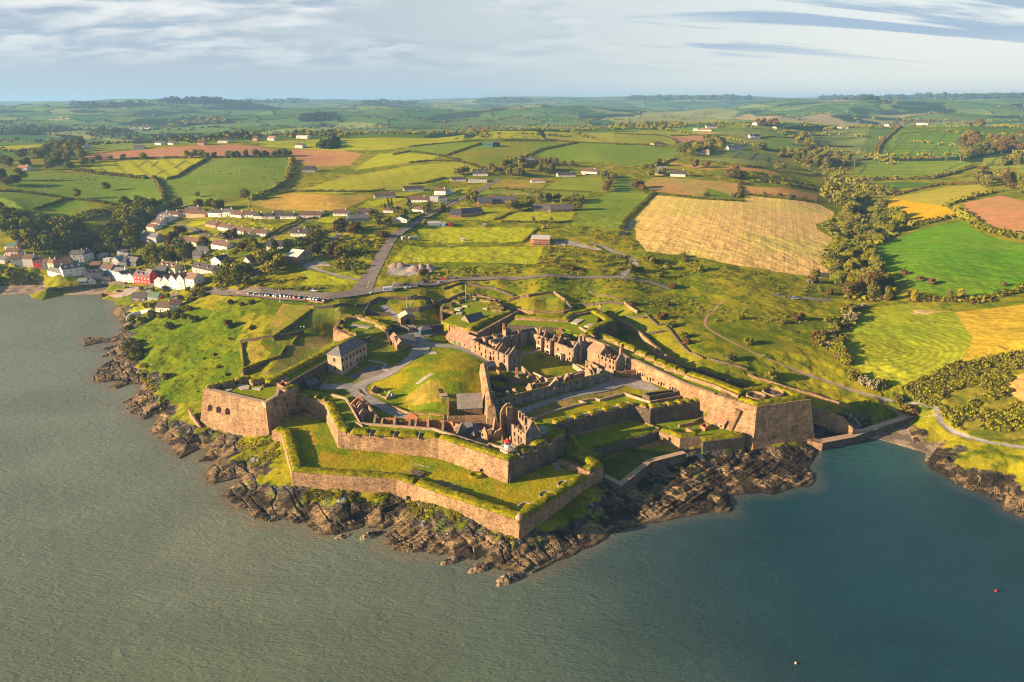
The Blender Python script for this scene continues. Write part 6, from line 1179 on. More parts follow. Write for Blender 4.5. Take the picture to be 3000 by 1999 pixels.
# roads and paths of the fort
def rd(name,c,xy,w,m,h=.14,**k): return ribbon(name,G(c,*xy),w,m,h,**k)
rd('road','D',[(690,150),(760,205),(830,255),(880,290)],[5.5,4.8,4.6],M_GRAVEL)
rd('road','D',[(925,315),(960,380),(1020,450),(1060,500),(1040,555),(960,620),(880,690),(720,790),(560,840),(470,880),(450,930),(510,980),(600,1020),(760,1110),(900,1175)],[4.5,5,7,10,9,5.5,5.5,6,6.5,8,7.5,6,5,4.5,4],M_GRAVEL)
rd('road','D',[(120,885),(260,890),(420,880)],[5.5,6.5,8],M_GRAVEL,h=.10)
rd('path','D',[(1080,500),(1240,510),(1400,530),(1520,590),(1680,670)],[9,6,5,3,2.5],M_GRAVEL,h=.11)
rd('path','D',[(1085,425),(1200,395),(1290,380)],[3,3,4],M_GRAVEL)
rd('road','E',[(690,1285),(850,1215),(1100,1140),(1400,1080),(1560,1030),(1610,990),(1560,960),(1500,920)],[4.5,4.5,4.5,5,8,9,5,4],M_GRAVEL)
drape('courtyard',G('E',(1560,1000),(1620,975),(1740,955),(1840,975),(2000,1075),(1900,1095),(1640,1035)),M_GRAVEL,.16)
drape('courtyard',G('D',(335,800),(555,690),(740,690),(800,700),(700,780),(520,835),(400,815)),M_ASPH,.10)
rd('path','d',[(800,1110),(980,1140),(1165,1180),(1050,1265),(1180,1300)],1.3,M_PALE,h=.2,smooth=1)
drape('courtyard',G('b',(590,690),(830,690),(820,860),(920,930),(740,900),(660,760)),M_GRAVEL,.12)
rd('path','E',[(715,760),(800,735),(890,715)],2.2,M_GRAVEL); rd('path','E',[(560,890),(650,915),(760,925)],1.6,M_GRAVEL)
# ================================================================ ROADS OUTSIDE, VILLAGE, FARMS
rd('road','W',[(-150,1075),(60,1105),(300,1130),(700,1150),(1100,1170),(1400,1125),(1640,1090),(1900,1060),(2195,1020)],[6,7,12,17,19,15,9,8,7],M_ASPH,.16)
rd('road','X',[(250,1345),(500,1305),(800,1297),(1200,1290),(1600,1292),(1950,1302),(2180,1335),(2400,1400)],[7,6.5,6,5.5,5.5,5.5,5,5],M_ASPH,.16)
rd('road','W',[(1440,1110),(1500,1000),(1580,860),(1660,720),(1720,620),(1830,540),(1960,465),(2090,385),(2195,340),(2420,230),(2620,130),(2700,70)],[13,10,8.5,8,8,7.5,7,7,6.5,6.5,6.5,5.5],M_ASPH,.2)
rd('road','X',[(1930,1300),(2010,1240),(2085,1185),(2060,1130),(1960,1090),(1850,1050),(1760,1000),(1600,985),(1400,970)],[5,4.5,4.5,4.5,4.5,5,6,9,12],M_GRAVEL,.14)
rd('road','R',[(-120,195),(0,220),(200,235),(360,250),(430,245)],[5,5,5,5,4],M_ASPH)
rd('path','F',[(690,-60),(600,30),(525,100),(515,165),(570,220),(700,290),(860,370),(1050,460),(1300,560),(1600,670),(1900,770),(2110,850),(2195,855)],1.6,M_DIRT,.08)
rd('path','R',[(0,860),(300,965),(600,1080),(820,1155),(980,1170),(1240,1190),(1350,1240),(1410,1310),(1430,1390),(1560,1480),(1850,1560),(2100,1600),(2300,1640)],[1.8,1.8,1.8,1.8,1.8,2,2.2,2.6,2.8,2.8,2.6,2.4,2.2],M_GRAVEL,.12)
rd('path','R',[(870,1175),(1000,1260),(1100,1330)],1.3,M_DIRT,.08)
rd('road','W',[(1440,1010),(1300,990),(1170,950),(1040,910),(920,880),(1000,835),(1100,850)],[4,3.5,3.5,3.5,5,8,6],M_GRAVEL,.12)
rd('road','V',[(1300,1000),(1390,920),(1370,880)],[6,5,5],M_ASPH); rd('road','V',[(1610,960),(1600,1040),(1700,1060)],[4,3.5,3.5],M_ASPH,.2); rd('road','V',[(1930,945),(2010,920),(2195,965)],[4,5,6],M_ASPH)
rd('road','V',[(1620,330),(1730,370),(1850,420),(2000,460),(2195,480),(2400,520),(2600,560)],[4,5,5.5,5.5,5,5,4],M_ASPH,.15); rd('road','V',[(120,530),(180,470),(190,400)],[3,3,2.5],M_ASPH)
rd('road','W',[(500,710),(600,640),(720,570),(900,480),(1000,450)],[3,3.5,3,3,3],M_ASPH,.12); rd('path','X',[(840,520),(1000,525),(1200,545),(1310,575),(1320,610)],2.6,M_PALE,.15)
drape('quay',[(p[0],p[1]) for p in G('V',(940,1000),(1150,930),(1250,900),(1330,930),(1150,1000),(1060,1020))],M_CONC,.1)
drape('gravel_yard',G('W',(1660,955),(1700,870),(1900,860),(2050,880),(2100,930),(1980,965),(1800,970)),M_CONC,.12)
drape('gravel_yard',G('X',(1300,1000),(1330,960),(1560,985),(1790,1045),(1700,1050),(1500,1020)),M_CONC,.14)
drape('gravel_yard',G('W',(880,870),(990,835),(1130,850),(1190,890),(1000,885)),M_CONC,.1)
WM=dict(w=M_WHITE,
c=mat('cream_wall',(.68,.58,.40),rough=.8,var=.08),g=mat('grey_wall',(.30,.31,.32),rough=.8,var=.12),d=mat('dark_wall',(.07,.075,.08),rough=.8,var=.15),
r=mat('scarlet_wall',(.56,.02,.03),rough=.6,var=.07),s=mat('salmon_wall',(.60,.22,.17),rough=.8,var=.08),t=mat('tan_wall',(.42,.28,.18),rough=.85,var=.12),
u=mat('blue_wall',(.16,.26,.36),rough=.8,var=.1),n=mat('cyan_wall',(.16,.50,.62),rough=.7,var=.06),b=M_BRICK,k=M_STONE,e=mat('dark_green_wall',(.05,.075,.055),rough=.8,var=.1),p=mat('pink_wall',(.66,.42,.40),rough=.8,var=.06),q=mat('teal_wall',(.03,.14,.16),rough=.6,var=.08))
RM=dict(s=M_SLATE,b=M_SLATEB,r=M_ROOFR,d=mat('dark_tile',(.055,.05,.05),rough=.8,var=.2,scale=2.5),n=mat('brown_tile',(.115,.07,.05),rough=.85,var=.25,scale=2.5),w=mat('pale_sheet_roof',(.55,.53,.48),rough=.5,var=.08),g=mat('green_sheet_roof',(.09,.16,.12),rough=.6,var=.12),t=mat('tan_tile',(.24,.15,.10),rough=.85,var=.25,scale=2.5),l=mat('light_grey_roof',(.33,.34,.35),rough=.5,var=.1))
HL=[]
def hs_(c,x0,y0,x1,y1,depth,h,rise,wk,rk,label,roof='gable',ch=1,st=1,**k):
 p,q_=G(c,(x0,y0),(x1,y1)); l=math.hypot(q_[0]-p[0],q_[1]-p[1])
 z=(p[2]+q_[2])/2; n=max(1,int(l/(3.4 if l<26 else 4.6))); wn=[]
 for s in range(st):
  zz=.9+s*2.7
  for i in range(n): wn.append((0,(i+.5)/n,zz,1.1 if n>1 else .9,1.25))
  for f in(1,3):
   if depth>5: wn.append((f,.5,zz,1.,1.2))
 if c=='V': h*=1.14; rise*=1.1
 if st==1 and h<3.7 and roof in('gable','hip') and depth>5: h*=.88; rise*=1.22
 k.setdefault('name','house')
 wn=k.pop('wins',wn); dn=k.pop('doors',[(0,.5/n+ (1./n)*.5 if n>1 else .8,.95,2.05,random.choice([M_BLUE,M_RED,M_WOOD,M_IRON]))] if n>1 else [])
 chm=[((-.42+.84*i/max(1,ch-1)) if ch>1 else .3,0,1.1) for i in range(ch)]
 if k.get('cross'): chm=[(0,.3,1.)] if ch else []
 R=house(k.pop('name'),label,p,q_,depth,h,rise,WM[wk],RM[rk],cat=k.pop('cat','house'),roof=roof,wins=wn,doors=dn,chim=chm,z0=z,base=2.5,**k)
 HL.append((R.location.x,R.location.y,max(l,depth)*.6)); return R
T3=lambda s:dict(h=2.9*s)
g1='terraced houses above the sea cliff'
hs_('V',105,712,215,726,7,5.4,2.6,'g','n','grey terraced house with red-brown roof at the far left of the waterfront',st=2,ch=2)
hs_('V',217,727,312,738,7.5,6.2,2.8,'g','n','taller grey terraced house with white plinth left of the small red house',st=2,ch=2)
hs_('V',62,650,170,640,7,4.6,2.6,'p','n','pale pinkish house behind the grey waterfront terrace',st=2)
hs_('V',-40,690,45,700,7,3.,2.2,'w','s','white cottage cut by the left edge of the picture')
hs_('V',314,742,380,744,6.5,4.8,2.2,'r','n','small red terraced house on the left waterfront',st=2)
hs_('V',382,746,443,752,6.5,4.8,2.2,'e','n','dark green terraced house right of the small red one',st=2)
hs_('V',445,754,502,757,6.5,4.9,2.3,'c','t','cream end house of the waterfront terrace with two chimneys',st=2,ch=2)
hs_('V',504,757,655,738,8,4.8,2.8,'t','n','tan terrace with a wide brown roof behind the white villa',st=2,ch=2)
vl=hs_('V',585,820,790,800,8,5.6,2.6,'w','s','large white gabled villa on the low cliff above the slip',st=2,ch=2,dorm=3)
hs_('V',442,806,556,802,6,2.8,1.8,'w','s','low white cottage left of the large gabled villa',ch=1)
hs_('V',655,672,775,690,9,5.6,2.6,'w','s','white two-storey apartment wing with balconies behind the villa',st=2); hs_('V',777,688,868,656,9,5.6,2.6,'w','s','right wing of the white apartment house with slate roof',st=2)
hs_('V',898,657,955,655,6,2.6,1.,'u','l','small blue flat-roofed shed beside the white apartments',roof='shed',ch=0,cat='shed',name='shed'); hs_('V',952,688,1010,682,5,2.4,.4,'g','w','low glass-roofed outbuilding among the grey houses',roof='flat',ch=0,cat='shed',name='shed')
hs_('V',832,775,918,772,7,4.4,2.6,'d','n','dark house with a brown roof behind the grey terrace',st=1)
hs_('V',926,790,1035,836,7.5,5.6,2.8,'u','n','tall grey-blue house with rooflights beside the quay road',st=2,ch=1)
hs_('V',1035,728,1100,735,8,5.2,2.6,'g','l','modern grey gabled house above the quay, large window',st=2,cross=True,ch=0); hs_('V',1102,735,1165,728,7,4.4,2.,'w','s','white wing beside the modern grey gabled house',st=1)
hs_('V',1085,668,1160,690,7,3.6,2.4,'g','s','grey slate-roofed cottage behind the modern gabled house'); hs_('V',1160,715,1255,728,7,3.8,2.6,'d','s','dark slate cottage in the middle of the lower village')
hs_('V',775,852,945,848,7,4.6,2.4,'g','s','long slate-roofed terrace with white dormers by the slip',st=1,dorm=3,ch=2)
hs_('V',722,888,805,892,6,2.6,1.2,'w','l','pale glazed restaurant on the sea wall',ch=0,wins=[(0,f,.6,1.3,1.5) for f in(.12,.31,.5,.69,.88)])
hs_('V',812,886,885,886,6,2.8,1.8,'w','s','small white cottage on the sea wall, left of two',ch=0,cross=True); hs_('V',932,890,1015,888,6,2.8,1.9,'w','s','white bay-windowed cottage on the sea wall, right of two',ch=0)
hs_('V',1035,838,1150,838,7,5.,2.4,'w','s','white house with a blue-grey gable above the quay road',st=2)
hs_('V',1068,862,1140,870,8,5.,2.4,'w','s','white gable-fronted house left of the modern white block',st=2,cross=True); hs_('V',1140,870,1190,872,6,5.,.4,'w','l','modern white flat-roofed block with wide windows on the quay',roof='flat',st=2,ch=0); hs_('V',1178,872,1232,874,6,4.6,2.2,'w','s','narrow white gabled house touching the red inn',st=2,cross=True,ch=0)
hs_('V',1236,880,1384,886,8,5.4,2.6,'r','s','bright red inn with three dormers on the quay',st=2,dorm=3,ch=2,name='inn',cat='inn'); hs_('V',1386,884,1450,846,8,5.2,3.,'r','s','red gable wing at the right end of the inn',st=2,cross=True,ch=0)
hs_('V',1432,838,1528,812,7,4.6,2.6,'d','s','dark slate-roofed house right behind the red inn')
hs_('V',1467,796,1612,792,7.5,5.,3.,'c','n','cream house with white dormers above the red inn',st=2,dorm=3,ch=2)
for i,(x0,x1) in enumerate(((1492,1562),(1564,1632),(1634,1700))): hs_('V',x0,950-i*6,x1,944-i*6,9,6.6,3.4,'w','t',('left','middle','right')[i]+' bay of the tall white pointed-gable apartments by the quay',st=2,cross=True,ch=1)
hs_('V',1702,930,1790,912,10,5.8,3.,'w','t','white end block of the pointed apartments with a broad tan roof',st=2,ch=1)
hs_('V',1422,902,1500,925,7,3.,1.6,'w','l','low white annex left of the pointed apartments',ch=0)
hs_('V',1212,1055,1340,1040,6.5,3.,2.2,'d','d','black timber cottage on the shore below the quay'); hs_('V',1358,1046,1450,1030,6,2.6,1.8,'g','g','small house with a green roof on the shore lane',ch=0)
hs_('V',1436,1152,1560,1135,8,3.2,2.2,'w','n','white bungalow with a glazed gable above the shore garden'); hs_('V',1562,1130,1650,1100,7,3.,2.,'w','n','brown-roofed bungalow wing behind the shore garden bungalow',ch=0)
hs_('V',1772,792,1952,792,8,3.4,3.,'g','d','long dark-roofed grey house with two dormers below the bungalows',dorm=2,ch=0); hs_('V',1962,794,2030,776,6,2.6,2.2,'g','d','small grey gabled garage house beside the long dark-roofed house',ch=0,cross=True)
hs_('V',1942,716,2030,716,7.5,3.6,2.6,'w','d','white gable house with a dark roof above the grey garage',cross=True,ch=0)
hs_('V',1772,662,1850,650,7,3.,2.4,'g','s','grey slate house hidden in trees, lower of two'); hs_('V',1802,622,1890,612,7,3.,2.4,'w','s','white slate house hidden in trees, upper of two',ch=0)
hs_('V',1296,500,1440,516,7.5,5.,2.6,'g','s','two-storey ivy-clad house among the trees',st=2,ch=2)
up=[(1437,282,1538,286,'w','s','first from the left'),(1540,284,1636,278,'w','n','second from the left'),(1640,270,1718,262,'w','n','third from the left'),(1722,240,1820,236,'w','n','highest, set back behind the others'),(1714,280,1885,272,'t','n','wide tan one'),(1912,270,2050,268,'w','d','wide dark-roofed one'),(2052,268,2130,258,'w','s','pale blue-white one')]
for x0,y0,x1,y1,w,r,t in up: hs_('V',x0,y0,x1,y1,7.5,3.4,2.4,w,r,t+' of the upper village row, left end',group='upper village row')
for i,(x0,y0,x1,y1) in enumerate(((1350,398,1420,404),(1392,360,1470,368),(1432,332,1500,338),(1472,312,1555,322))): hs_('V',x0,y0,x1,y1,7.5,3.4,2.4,'c' if i==0 else 'w','n' if i<2 else 's',('cream house at the bottom','second house from the bottom','third house from the bottom','top house')[i]+' of the staggered terrace by the wood',group='staggered terrace')
for i,(x0,y0,x1,y1,w) in enumerate(((8,516,100,528,'s'),(120,544,215,553,'w'),(236,569,330,580,'w'),(346,590,436,598,'c'),(450,600,560,606,'w'))): hs_('W',x0,y0,x1,y1,8,2.9,2.2,w,'n',('salmon bungalow at the left end','white bungalow second from the left','white bungalow in the middle','cream bungalow fourth from the left','white bungalow at the right end')[i]+' of the middle row',group='middle bungalow row')
hs_('V',1652,520,1750,530,7.5,3.2,2.4,'c','n','left half of a cream pair of houses in the trees below the estate road'); hs_('V',1755,534,1850,546,7.5,3.2,2.4,'c','n','right half of a cream pair of houses in the trees below the estate road'); hs_('V',1942,562,2085,570,8,3.2,2.4,'w','n','white bungalow with pale conservatory below the estate road')
bu=[(30,418,150,428,'w','d','far left bungalow with a dark roof'),(232,428,335,434,'w','n','second bungalow, brown roof'),(345,430,440,430,'w','n','third bungalow, close beside the second'),(450,442,515,445,'w','d','small bungalow with a dark hipped roof'),(520,446,640,444,'w','d','wide bungalow with a dark roof'),(645,430,715,424,'w','n','bungalow set back with a brown gable'),(692,446,838,444,'w','d','bungalow with rooflights and a dark roof'),(882,438,1060,432,'w','n','long bungalow with many rooflights'),(1180,418,1310,418,'w','n','bungalow left of the grey flat house'),(1402,408,1522,412,'w','n','bungalow at the right end')]
for i,(x0,y0,x1,y1,w,r,t) in enumerate(bu): hs_('W',x0,y0,x1,y1,8.5,2.9,2.3,w,r,t+' in the upper bungalow row under the rough field',group='upper bungalow row',roof='hip' if i in(3,4,6) else 'gable')
hs_('W',1302,474,1555,456,9,3.,2.2,'g','s','long low grey house with rooflights behind the scrub',roof='hip',ch=0)
hs_('W',1722,474,1858,482,8,3.2,2.2,'w','d','white house with a gabled porch beside the hill road',cross=True,ch=0); hs_('W',1882,372,2005,388,8,2.8,2.,'w','n','brown-roofed bungalow hidden by trees near the hill road'); hs_('W',1640,388,1730,388,8,2.8,2.,'w','n','bungalow behind the conifers above the grey house',ch=0)
hs_('W',790,604,932,604,8,3.,2.8,'w','d','white chalet house with dark gables on the middle slope',dorm=1); hs_('W',932,640,1040,634,7,2.6,2.,'w','d','white cottage half hidden below the chalet house',ch=0)
hs_('W',1132,648,1200,648,4,2.3,.4,'k','l','stone shed with a flat roof at the scrub edge, lower of two',roof='flat',ch=0,cat='shed',name='shed'); hs_('W',1200,618,1262,612,4,2.3,.4,'k','l','stone shed with a flat roof at the scrub edge, upper of two',roof='flat',ch=0,cat='shed',name='shed')
hs_('W',568,728,720,716,9,2.8,3.,'w','d','white house with a steep dark roof beside the lone pine',ch=0); hs_('W',334,890,432,888,9,3.6,4.2,'w','r','white house under a tall red-brown roof by the lower lane',cross=True,ch=0); hs_('W',66,862,168,868,8,3.4,3.,'w','n','white gable house with a brown roof below the estate',cross=True); hs_('W',62,712,200,718,8,3.,2.6,'w','n','white bungalow with a blue gable below the estate cars')
bn=hs_('W',858,868,992,808,11,5.,3.6,'k','w','big stone barn with a pale sheet roof above the lane',cross=True,ch=0,wins=[(0,.62,2.2,1.6,1.6),(0,.8,2.2,1.6,1.6)],doors=[(0,.24,3.2,3.4,M_IRON)],name='barn',cat='barn')
far=[('W',1560,258,1750,252,9,2.9,2.2,'w','n','white bungalow with a gabled wing at the edge of the rough field',1),('W',1830,192,2010,190,9,2.9,2.4,'w','d','white bungalow with dark double gables beside the lime field',0),('W',1862,292,2045,290,9,2.9,2.2,'w','n','white bungalow with a terracotta porch above the hill road',1),('X',186,602,265,606,8,5.2,.5,'g','l','modern grey and white house above the hill road',0),('X',268,606,345,600,8,3.8,2.6,'w','s','white gable wing right of the modern grey house',0),('X',226,536,330,538,8,4.,2.2,'w','n','white half of a white and cyan house',1),('X',332,538,398,534,8,3.6,2.,'n','l','cyan half of a white and cyan house',0),('X',382,412,518,412,8,2.8,1.8,'w','d','long white bungalow with a dark roof below the lime field',1),('X',542,428,712,424,9,3.,.4,'w','l','white flat-roofed modern bungalow beside the hill road',0),('X',582,362,722,362,9,3.4,3.8,'w','d','white house with a steep dark roof and dormers on the hill road',1),
('X',1116,428,1248,426,9,2.8,2.2,'w','t','lone white bungalow with a tan hipped roof in an olive paddock',0),('X',1362,372,1528,370,9,2.8,2.,'w','d','wide white bungalow with dark roof beside the parked van',1),('X',1576,338,1720,346,9,3.,2.4,'w','n','white house with a brown roof under the gorse hedge',1),
('X',372,746,475,744,9,3.,3.2,'b','b','brick end of a long dark-roofed house above the pitches',1),('X',478,738,672,712,8,3.,3.,'b','b','glazed main range of the dark-roofed brick house above the pitches',2),('X',632,628,760,626,9,3.,3.2,'b','b','left wing of the upper brick house with tall white windows',1),('X',762,616,980,614,9,3.,3.2,'b','b','right wing of the upper brick house with tall white windows',2),('X',1136,688,1290,694,9,3.,3.,'k','s','left wing of the stone house with slate roofs',0),('X',1292,698,1500,690,9,3.2,3.2,'k','s','right wing of the stone house with slate roofs',1),
('X',1026,243,1072,243,8,3.4,2.,'r','l','small red barn left of the farm hayshed',0),('X',1074,252,1150,248,10,4.6,2.4,'b','l','rust-red farm hayshed with a pale curved-looking roof',0),('X',672,96,765,98,14,4.6,2.4,'q','g','green farm shed in the olive field, left of two',0),('X',768,96,832,92,14,4.4,2.2,'d','d','dark farm shed in the olive field, right of two',0),
('Y',362,240,470,238,12,3.,2.8,'c','n','lone bungalow with a brown hipped roof among hedges on the ridge',0),('Y',770,108,890,110,12,3.,2.4,'w','r','long white bungalow with a red roof on the ridge',0),('Y',722,106,762,106,9,3.,2.,'w','l','small white house left of the red-roofed ridge bungalow',0),('Y',846,82,945,82,12,3.8,3.,'g','d','dark farmhouse at the top of the red field',0),('Y',1246,178,1290,180,9,5.,3.,'w','d','left of a pair of white gabled houses in the grey-green crops',1),('Y',1296,180,1340,178,9,5.,3.,'w','d','right of a pair of white gabled houses in the grey-green crops',1),('Y',786,324,868,328,10,3.6,3.,'w','t','white cottage at the corner of the striped grey-green field',1),('Y',1050,278,1110,278,9,3.4,2.6,'w','s','left house of a hidden pair in the hedgerow trees',1),('Y',1116,276,1180,278,9,3.4,2.6,'w','s','right house of a hidden pair in the hedgerow trees',0),('Y',372,512,470,514,9,3.,3.,'t','s','tan cottage among bushes at the top of the brown field',0),('Y',510,524,650,528,9,3.4,3.6,'w','d','white house with three dark gables at the top of the brown field',1),('Y',402,476,490,470,10,3.4,1.8,'g','l','grey sheet-roofed shed behind the tan cottage',0),
('Z',486,84,580,84,12,3.,2.8,'w','t','white bungalow in front of the cattle pasture on the ridge',0),('Z',955,66,1046,66,14,4.,2.4,'p','r','pink-walled house with a red roof on the skyline',0),('Z',1206,52,1310,52,14,5.5,3.6,'w','b','pale house with three gables on the right skyline',2),('Y',1312,56,1378,54,12,4.5,3.,'w','d','white farmhouse in trees on the far ridge',1),('Y',1382,36,1430,34,14,4.,1.5,'w','w','white farm shed on the far ridge',0),('Y',1490,86,1552,86,10,3.,2.4,'c','n','small cream bungalow at the end of the far ridge trees',0),
('H',118,540,185,542,11,3.4,2.6,'w','r','white house with a red roof in the left wood',1),('H',918,398,990,394,11,3.4,2.8,'w','s','white house left above the red field',0),('H',1362,368,1408,368,11,4.,4.,'t','n','gabled brown house on the edge of the red field',1),('H',1502,352,1568,352,12,4.,3.,'w','d','white house with dark gables above the red field',0),('H',1742,336,1772,336,12,4.,3.,'t','n','small tan house near the sports field',0),('H',1842,333,1890,334,11,3.4,3.,'w','r','white house with a red gable by the sports field',0),('H',2042,320,2120,322,14,4.,1.2,'w','w','long pale club building beside the sports field',0),('H',2036,386,2085,388,11,4.5,2.4,'w','n','white two-storey house below the dark conifers',1),('H',2082,552,2174,552,9,3.4,3.4,'g','d','grey stone house with dormers below the brown field',1),('H',1068,362,1108,366,11,3.4,2.6,'w','d','white house half hidden at the left of the hamlet',0),('H',1152,362,1190,364,11,3.4,2.6,'c','d','cream house half hidden in the hamlet trees',0),('H',540,382,580,384,12,3.4,2.6,'w','s','white farmhouse under the left lime field',0)]
for a in far: hs_(*a[:11],roof='hip' if 'hipped' in a[10] or 'bungalow with a red' in a[10] else ('flat' if 'flat' in a[10] or 'modern grey' in a[10] else 'gable'),ch=a[11],dorm=2 if 'dormers' in a[10] else 0,st=2 if a[6]>4.4 and a[8] in 'wg' else 1)
for i,(x,y) in enumerate(((845,262),(868,264),(892,258),(915,262),(935,256),(958,260),(985,256),(1010,262),(760,256),(782,262))): hs_('H',x,y,x+17,y,16,5.,3.,'w' if i%3 else 'c','l' if i%2 else 'n','pale house of the distant valley town, number %s from the left'%('three four five six seven eight nine ten one two'.split()[i]),group='distant valley town',ch=0,wins=[],doors=[])
hs_('X',166,826,285,826,7,3.,1.,'q','l','long teal clubhouse beside the upper pitch',roof='gable',ch=0,wins=[(0,f,.9,1.2,1.) for f in(.1,.26,.42,.58,.74,.9)]); hs_('X',288,828,330,828,6,2.8,.3,'u','w','small blue cabin right of the teal clubhouse',roof='flat',ch=0,wins=[],doors=[(0,.5,.9,2.,M_WHITE)]); hs_('X',362,826,398,824,5,2.6,.3,'r','n','red container by the teal clubhouse',roof='flat',ch=0,wins=[],doors=[(0,.5,1.6,2.2,M_RED)])
sb=hs_('X',1112,1004,1285,1004,17,5.2,.3,'t','w','new flat-roofed building with open orange scaffolding beside the lower pitch',roof='flat',ch=0,wins=[(0,f,.4,3.2,1.7) for f in(.12,.31,.5,.69,.88)],doors=[])
l=sb.children[0].dimensions.x
mb=MB()
for i in range(9):
 x=-l/2+l*i/8; mb.tube((x,-10,-1),(x,-10,5.4),.1)
for z in(1.6,3.4,5.2): mb.box(0,-10,z,l,.25,.18); mb.box(0,-9.3,z-.1,l,1.2,.08)
mb.build('scaffold',mat('orange_timber',(.55,.22,.10),rough=.8,var=.15),sb)
hs_('W',410,968,510,955,5,2.2,.6,'k','n','low ruined stone hut under the bushes beside the village road',roof='shed',ch=0,wins=[],doors=[],name='ruined_hut',cat='hut'); hs_('V',45,570,140,572,8,3.,1.6,'c','g','low shed with a pale green roof at the left edge trees',ch=0,cat='shed',name='shed')
hs_('V',185,300,290,292,8,2.6,1.8,'k','n','ruined stone farm shed at the corner of the left fields',ch=0,cat='shed',name='shed',wins=[],doors=[])
hs_('V',1080,620,1130,622,6,2.6,1.,'u','b','small blue garage behind the lower village',roof='shed',ch=0,cat='shed',name='shed');
# village sea walls
fieldwall('brown sea wall under the white villa and cottages',G('V',(480,950),(620,940),(760,925),(900,915),(1000,905),(1150,895)),h=2.6,th=1.,m=[M_DARK],name='sea_wall')
wall('quay_wall',[at('V',935,975,3.4),at('V',945,968,3.4),at('V',1150,975,3.4),at('V',1160,930,3.4)],1.2,-2,'red-brown quay wall below the car park of the inn','wall',m=[M_BRICK],seed=140)
fieldwall('white garden wall curving above the shore rocks',G('V',(1168,1225),(1200,1185),(1290,1160),(1385,1140)),h=2.2,th=.6,m=[M_WHITE],name='garden_wall')
fieldwall('long pale white roadside wall on the hill road',[ (p[0],p[1],p[2]) for p in G('X',(150,720),(260,665),(380,600),(440,570))],h=1.,th=.3,m=[M_WHITE],name='roadside_wall',jag=.05)
fieldwall('brown car park wall behind the row of parked cars',G('w',(20,70),(250,120),(560,145),(820,165),(1100,185),(1420,225),(1620,248)),h=1.,th=.5,m=[M_STONE],name='car_park_wall',jag=.12)
# ================================================================ VEGETATION
def leafmat(name,c1,c2):
 m=bpy.data.materials.new(name); m.use_nodes=True; nt=m.node_tree; N=nt.nodes; L=nt.links; b=N['Principled BSDF']; b.inputs['Roughness'].default_value=.8; b.inputs['Specular IOR Level'].default_value=.02
 oi=N.new('ShaderNodeObjectInfo'); geo=N.new('ShaderNodeNewGeometry'); n=N.new('ShaderNodeTexNoise'); n.inputs['Scale'].default_value=.45; n.inputs['Detail'].default_value=4; L.new(geo.outputs['Position'],n.inputs['Vector'])
 a=N.new('ShaderNodeMath'); a.operation='MULTIPLY_ADD'; L.new(oi.outputs['Random'],a.inputs[0]); a.inputs[1].default_value=.55;
 mr=N.new('ShaderNodeMapRange'); mr.inputs[1].default_value=.32; mr.inputs[2].default_value=.68; mr.inputs[3].default_value=0; mr.inputs[4].default_value=.5; L.new(n.outputs['Fac'],mr.inputs[0]); L.new(mr.outputs[0],a.inputs[2])
 mx=N.new('ShaderNodeMix'); mx.data_type='RGBA'; L.new(a.outputs[0],mx.inputs[0]); mx.inputs[6].default_value=(*c1,1); mx.inputs[7].default_value=(*c2,1); L.new(mx.outputs[2],b.inputs['Base Color']); return m
LM=dict(d=leafmat('dark_leaves',(.085,.10,.008),(.185,.17,.012)),g=leafmat('mid_leaves',(.11,.135,.008),(.24,.225,.014)),r=leafmat('rusty_leaves',(.085,.06,.018),(.15,.092,.026)),o=leafmat('olive_leaves',(.10,.105,.018),(.20,.18,.03)),y=leafmat('yellow_leaves',(.20,.19,.010),(.34,.27,.012)),c=leafmat('conifer_leaves',(.02,.035,.012),(.04,.055,.014)),p=leafmat('pale_blossom',(.17,.16,.08),(.30,.27,.17)))
M_BARK=mat('bark',(.13,.095,.065),rough=.95,var=.3,scale=3)
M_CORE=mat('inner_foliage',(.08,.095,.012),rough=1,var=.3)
def clump(n,r,rs,leaf,flat=1.):
 d=rs.normal(size=(n,3)); d/=np.linalg.norm(d,axis=1)[:,None]; p=d*r*(.72+.34*rs.rand(n,1)); p[:,2]*=flat
 a=rs.normal(size=(n,3))*.55+d; a/=np.linalg.norm(a,axis=1)[:,None]; t=np.cross(a,rs.normal(size=(n,3))); t/=np.linalg.norm(t,axis=1)[:,None]; b=np.cross(a,t)
 s=leaf*(.6+.8*rs.rand(n,1)); return np.stack([p-t*s-b*s*.7,p+t*s-b*s*.7,p+t*s*.8+b*s*.7,p-t*s*.8+b*s*.7],1)
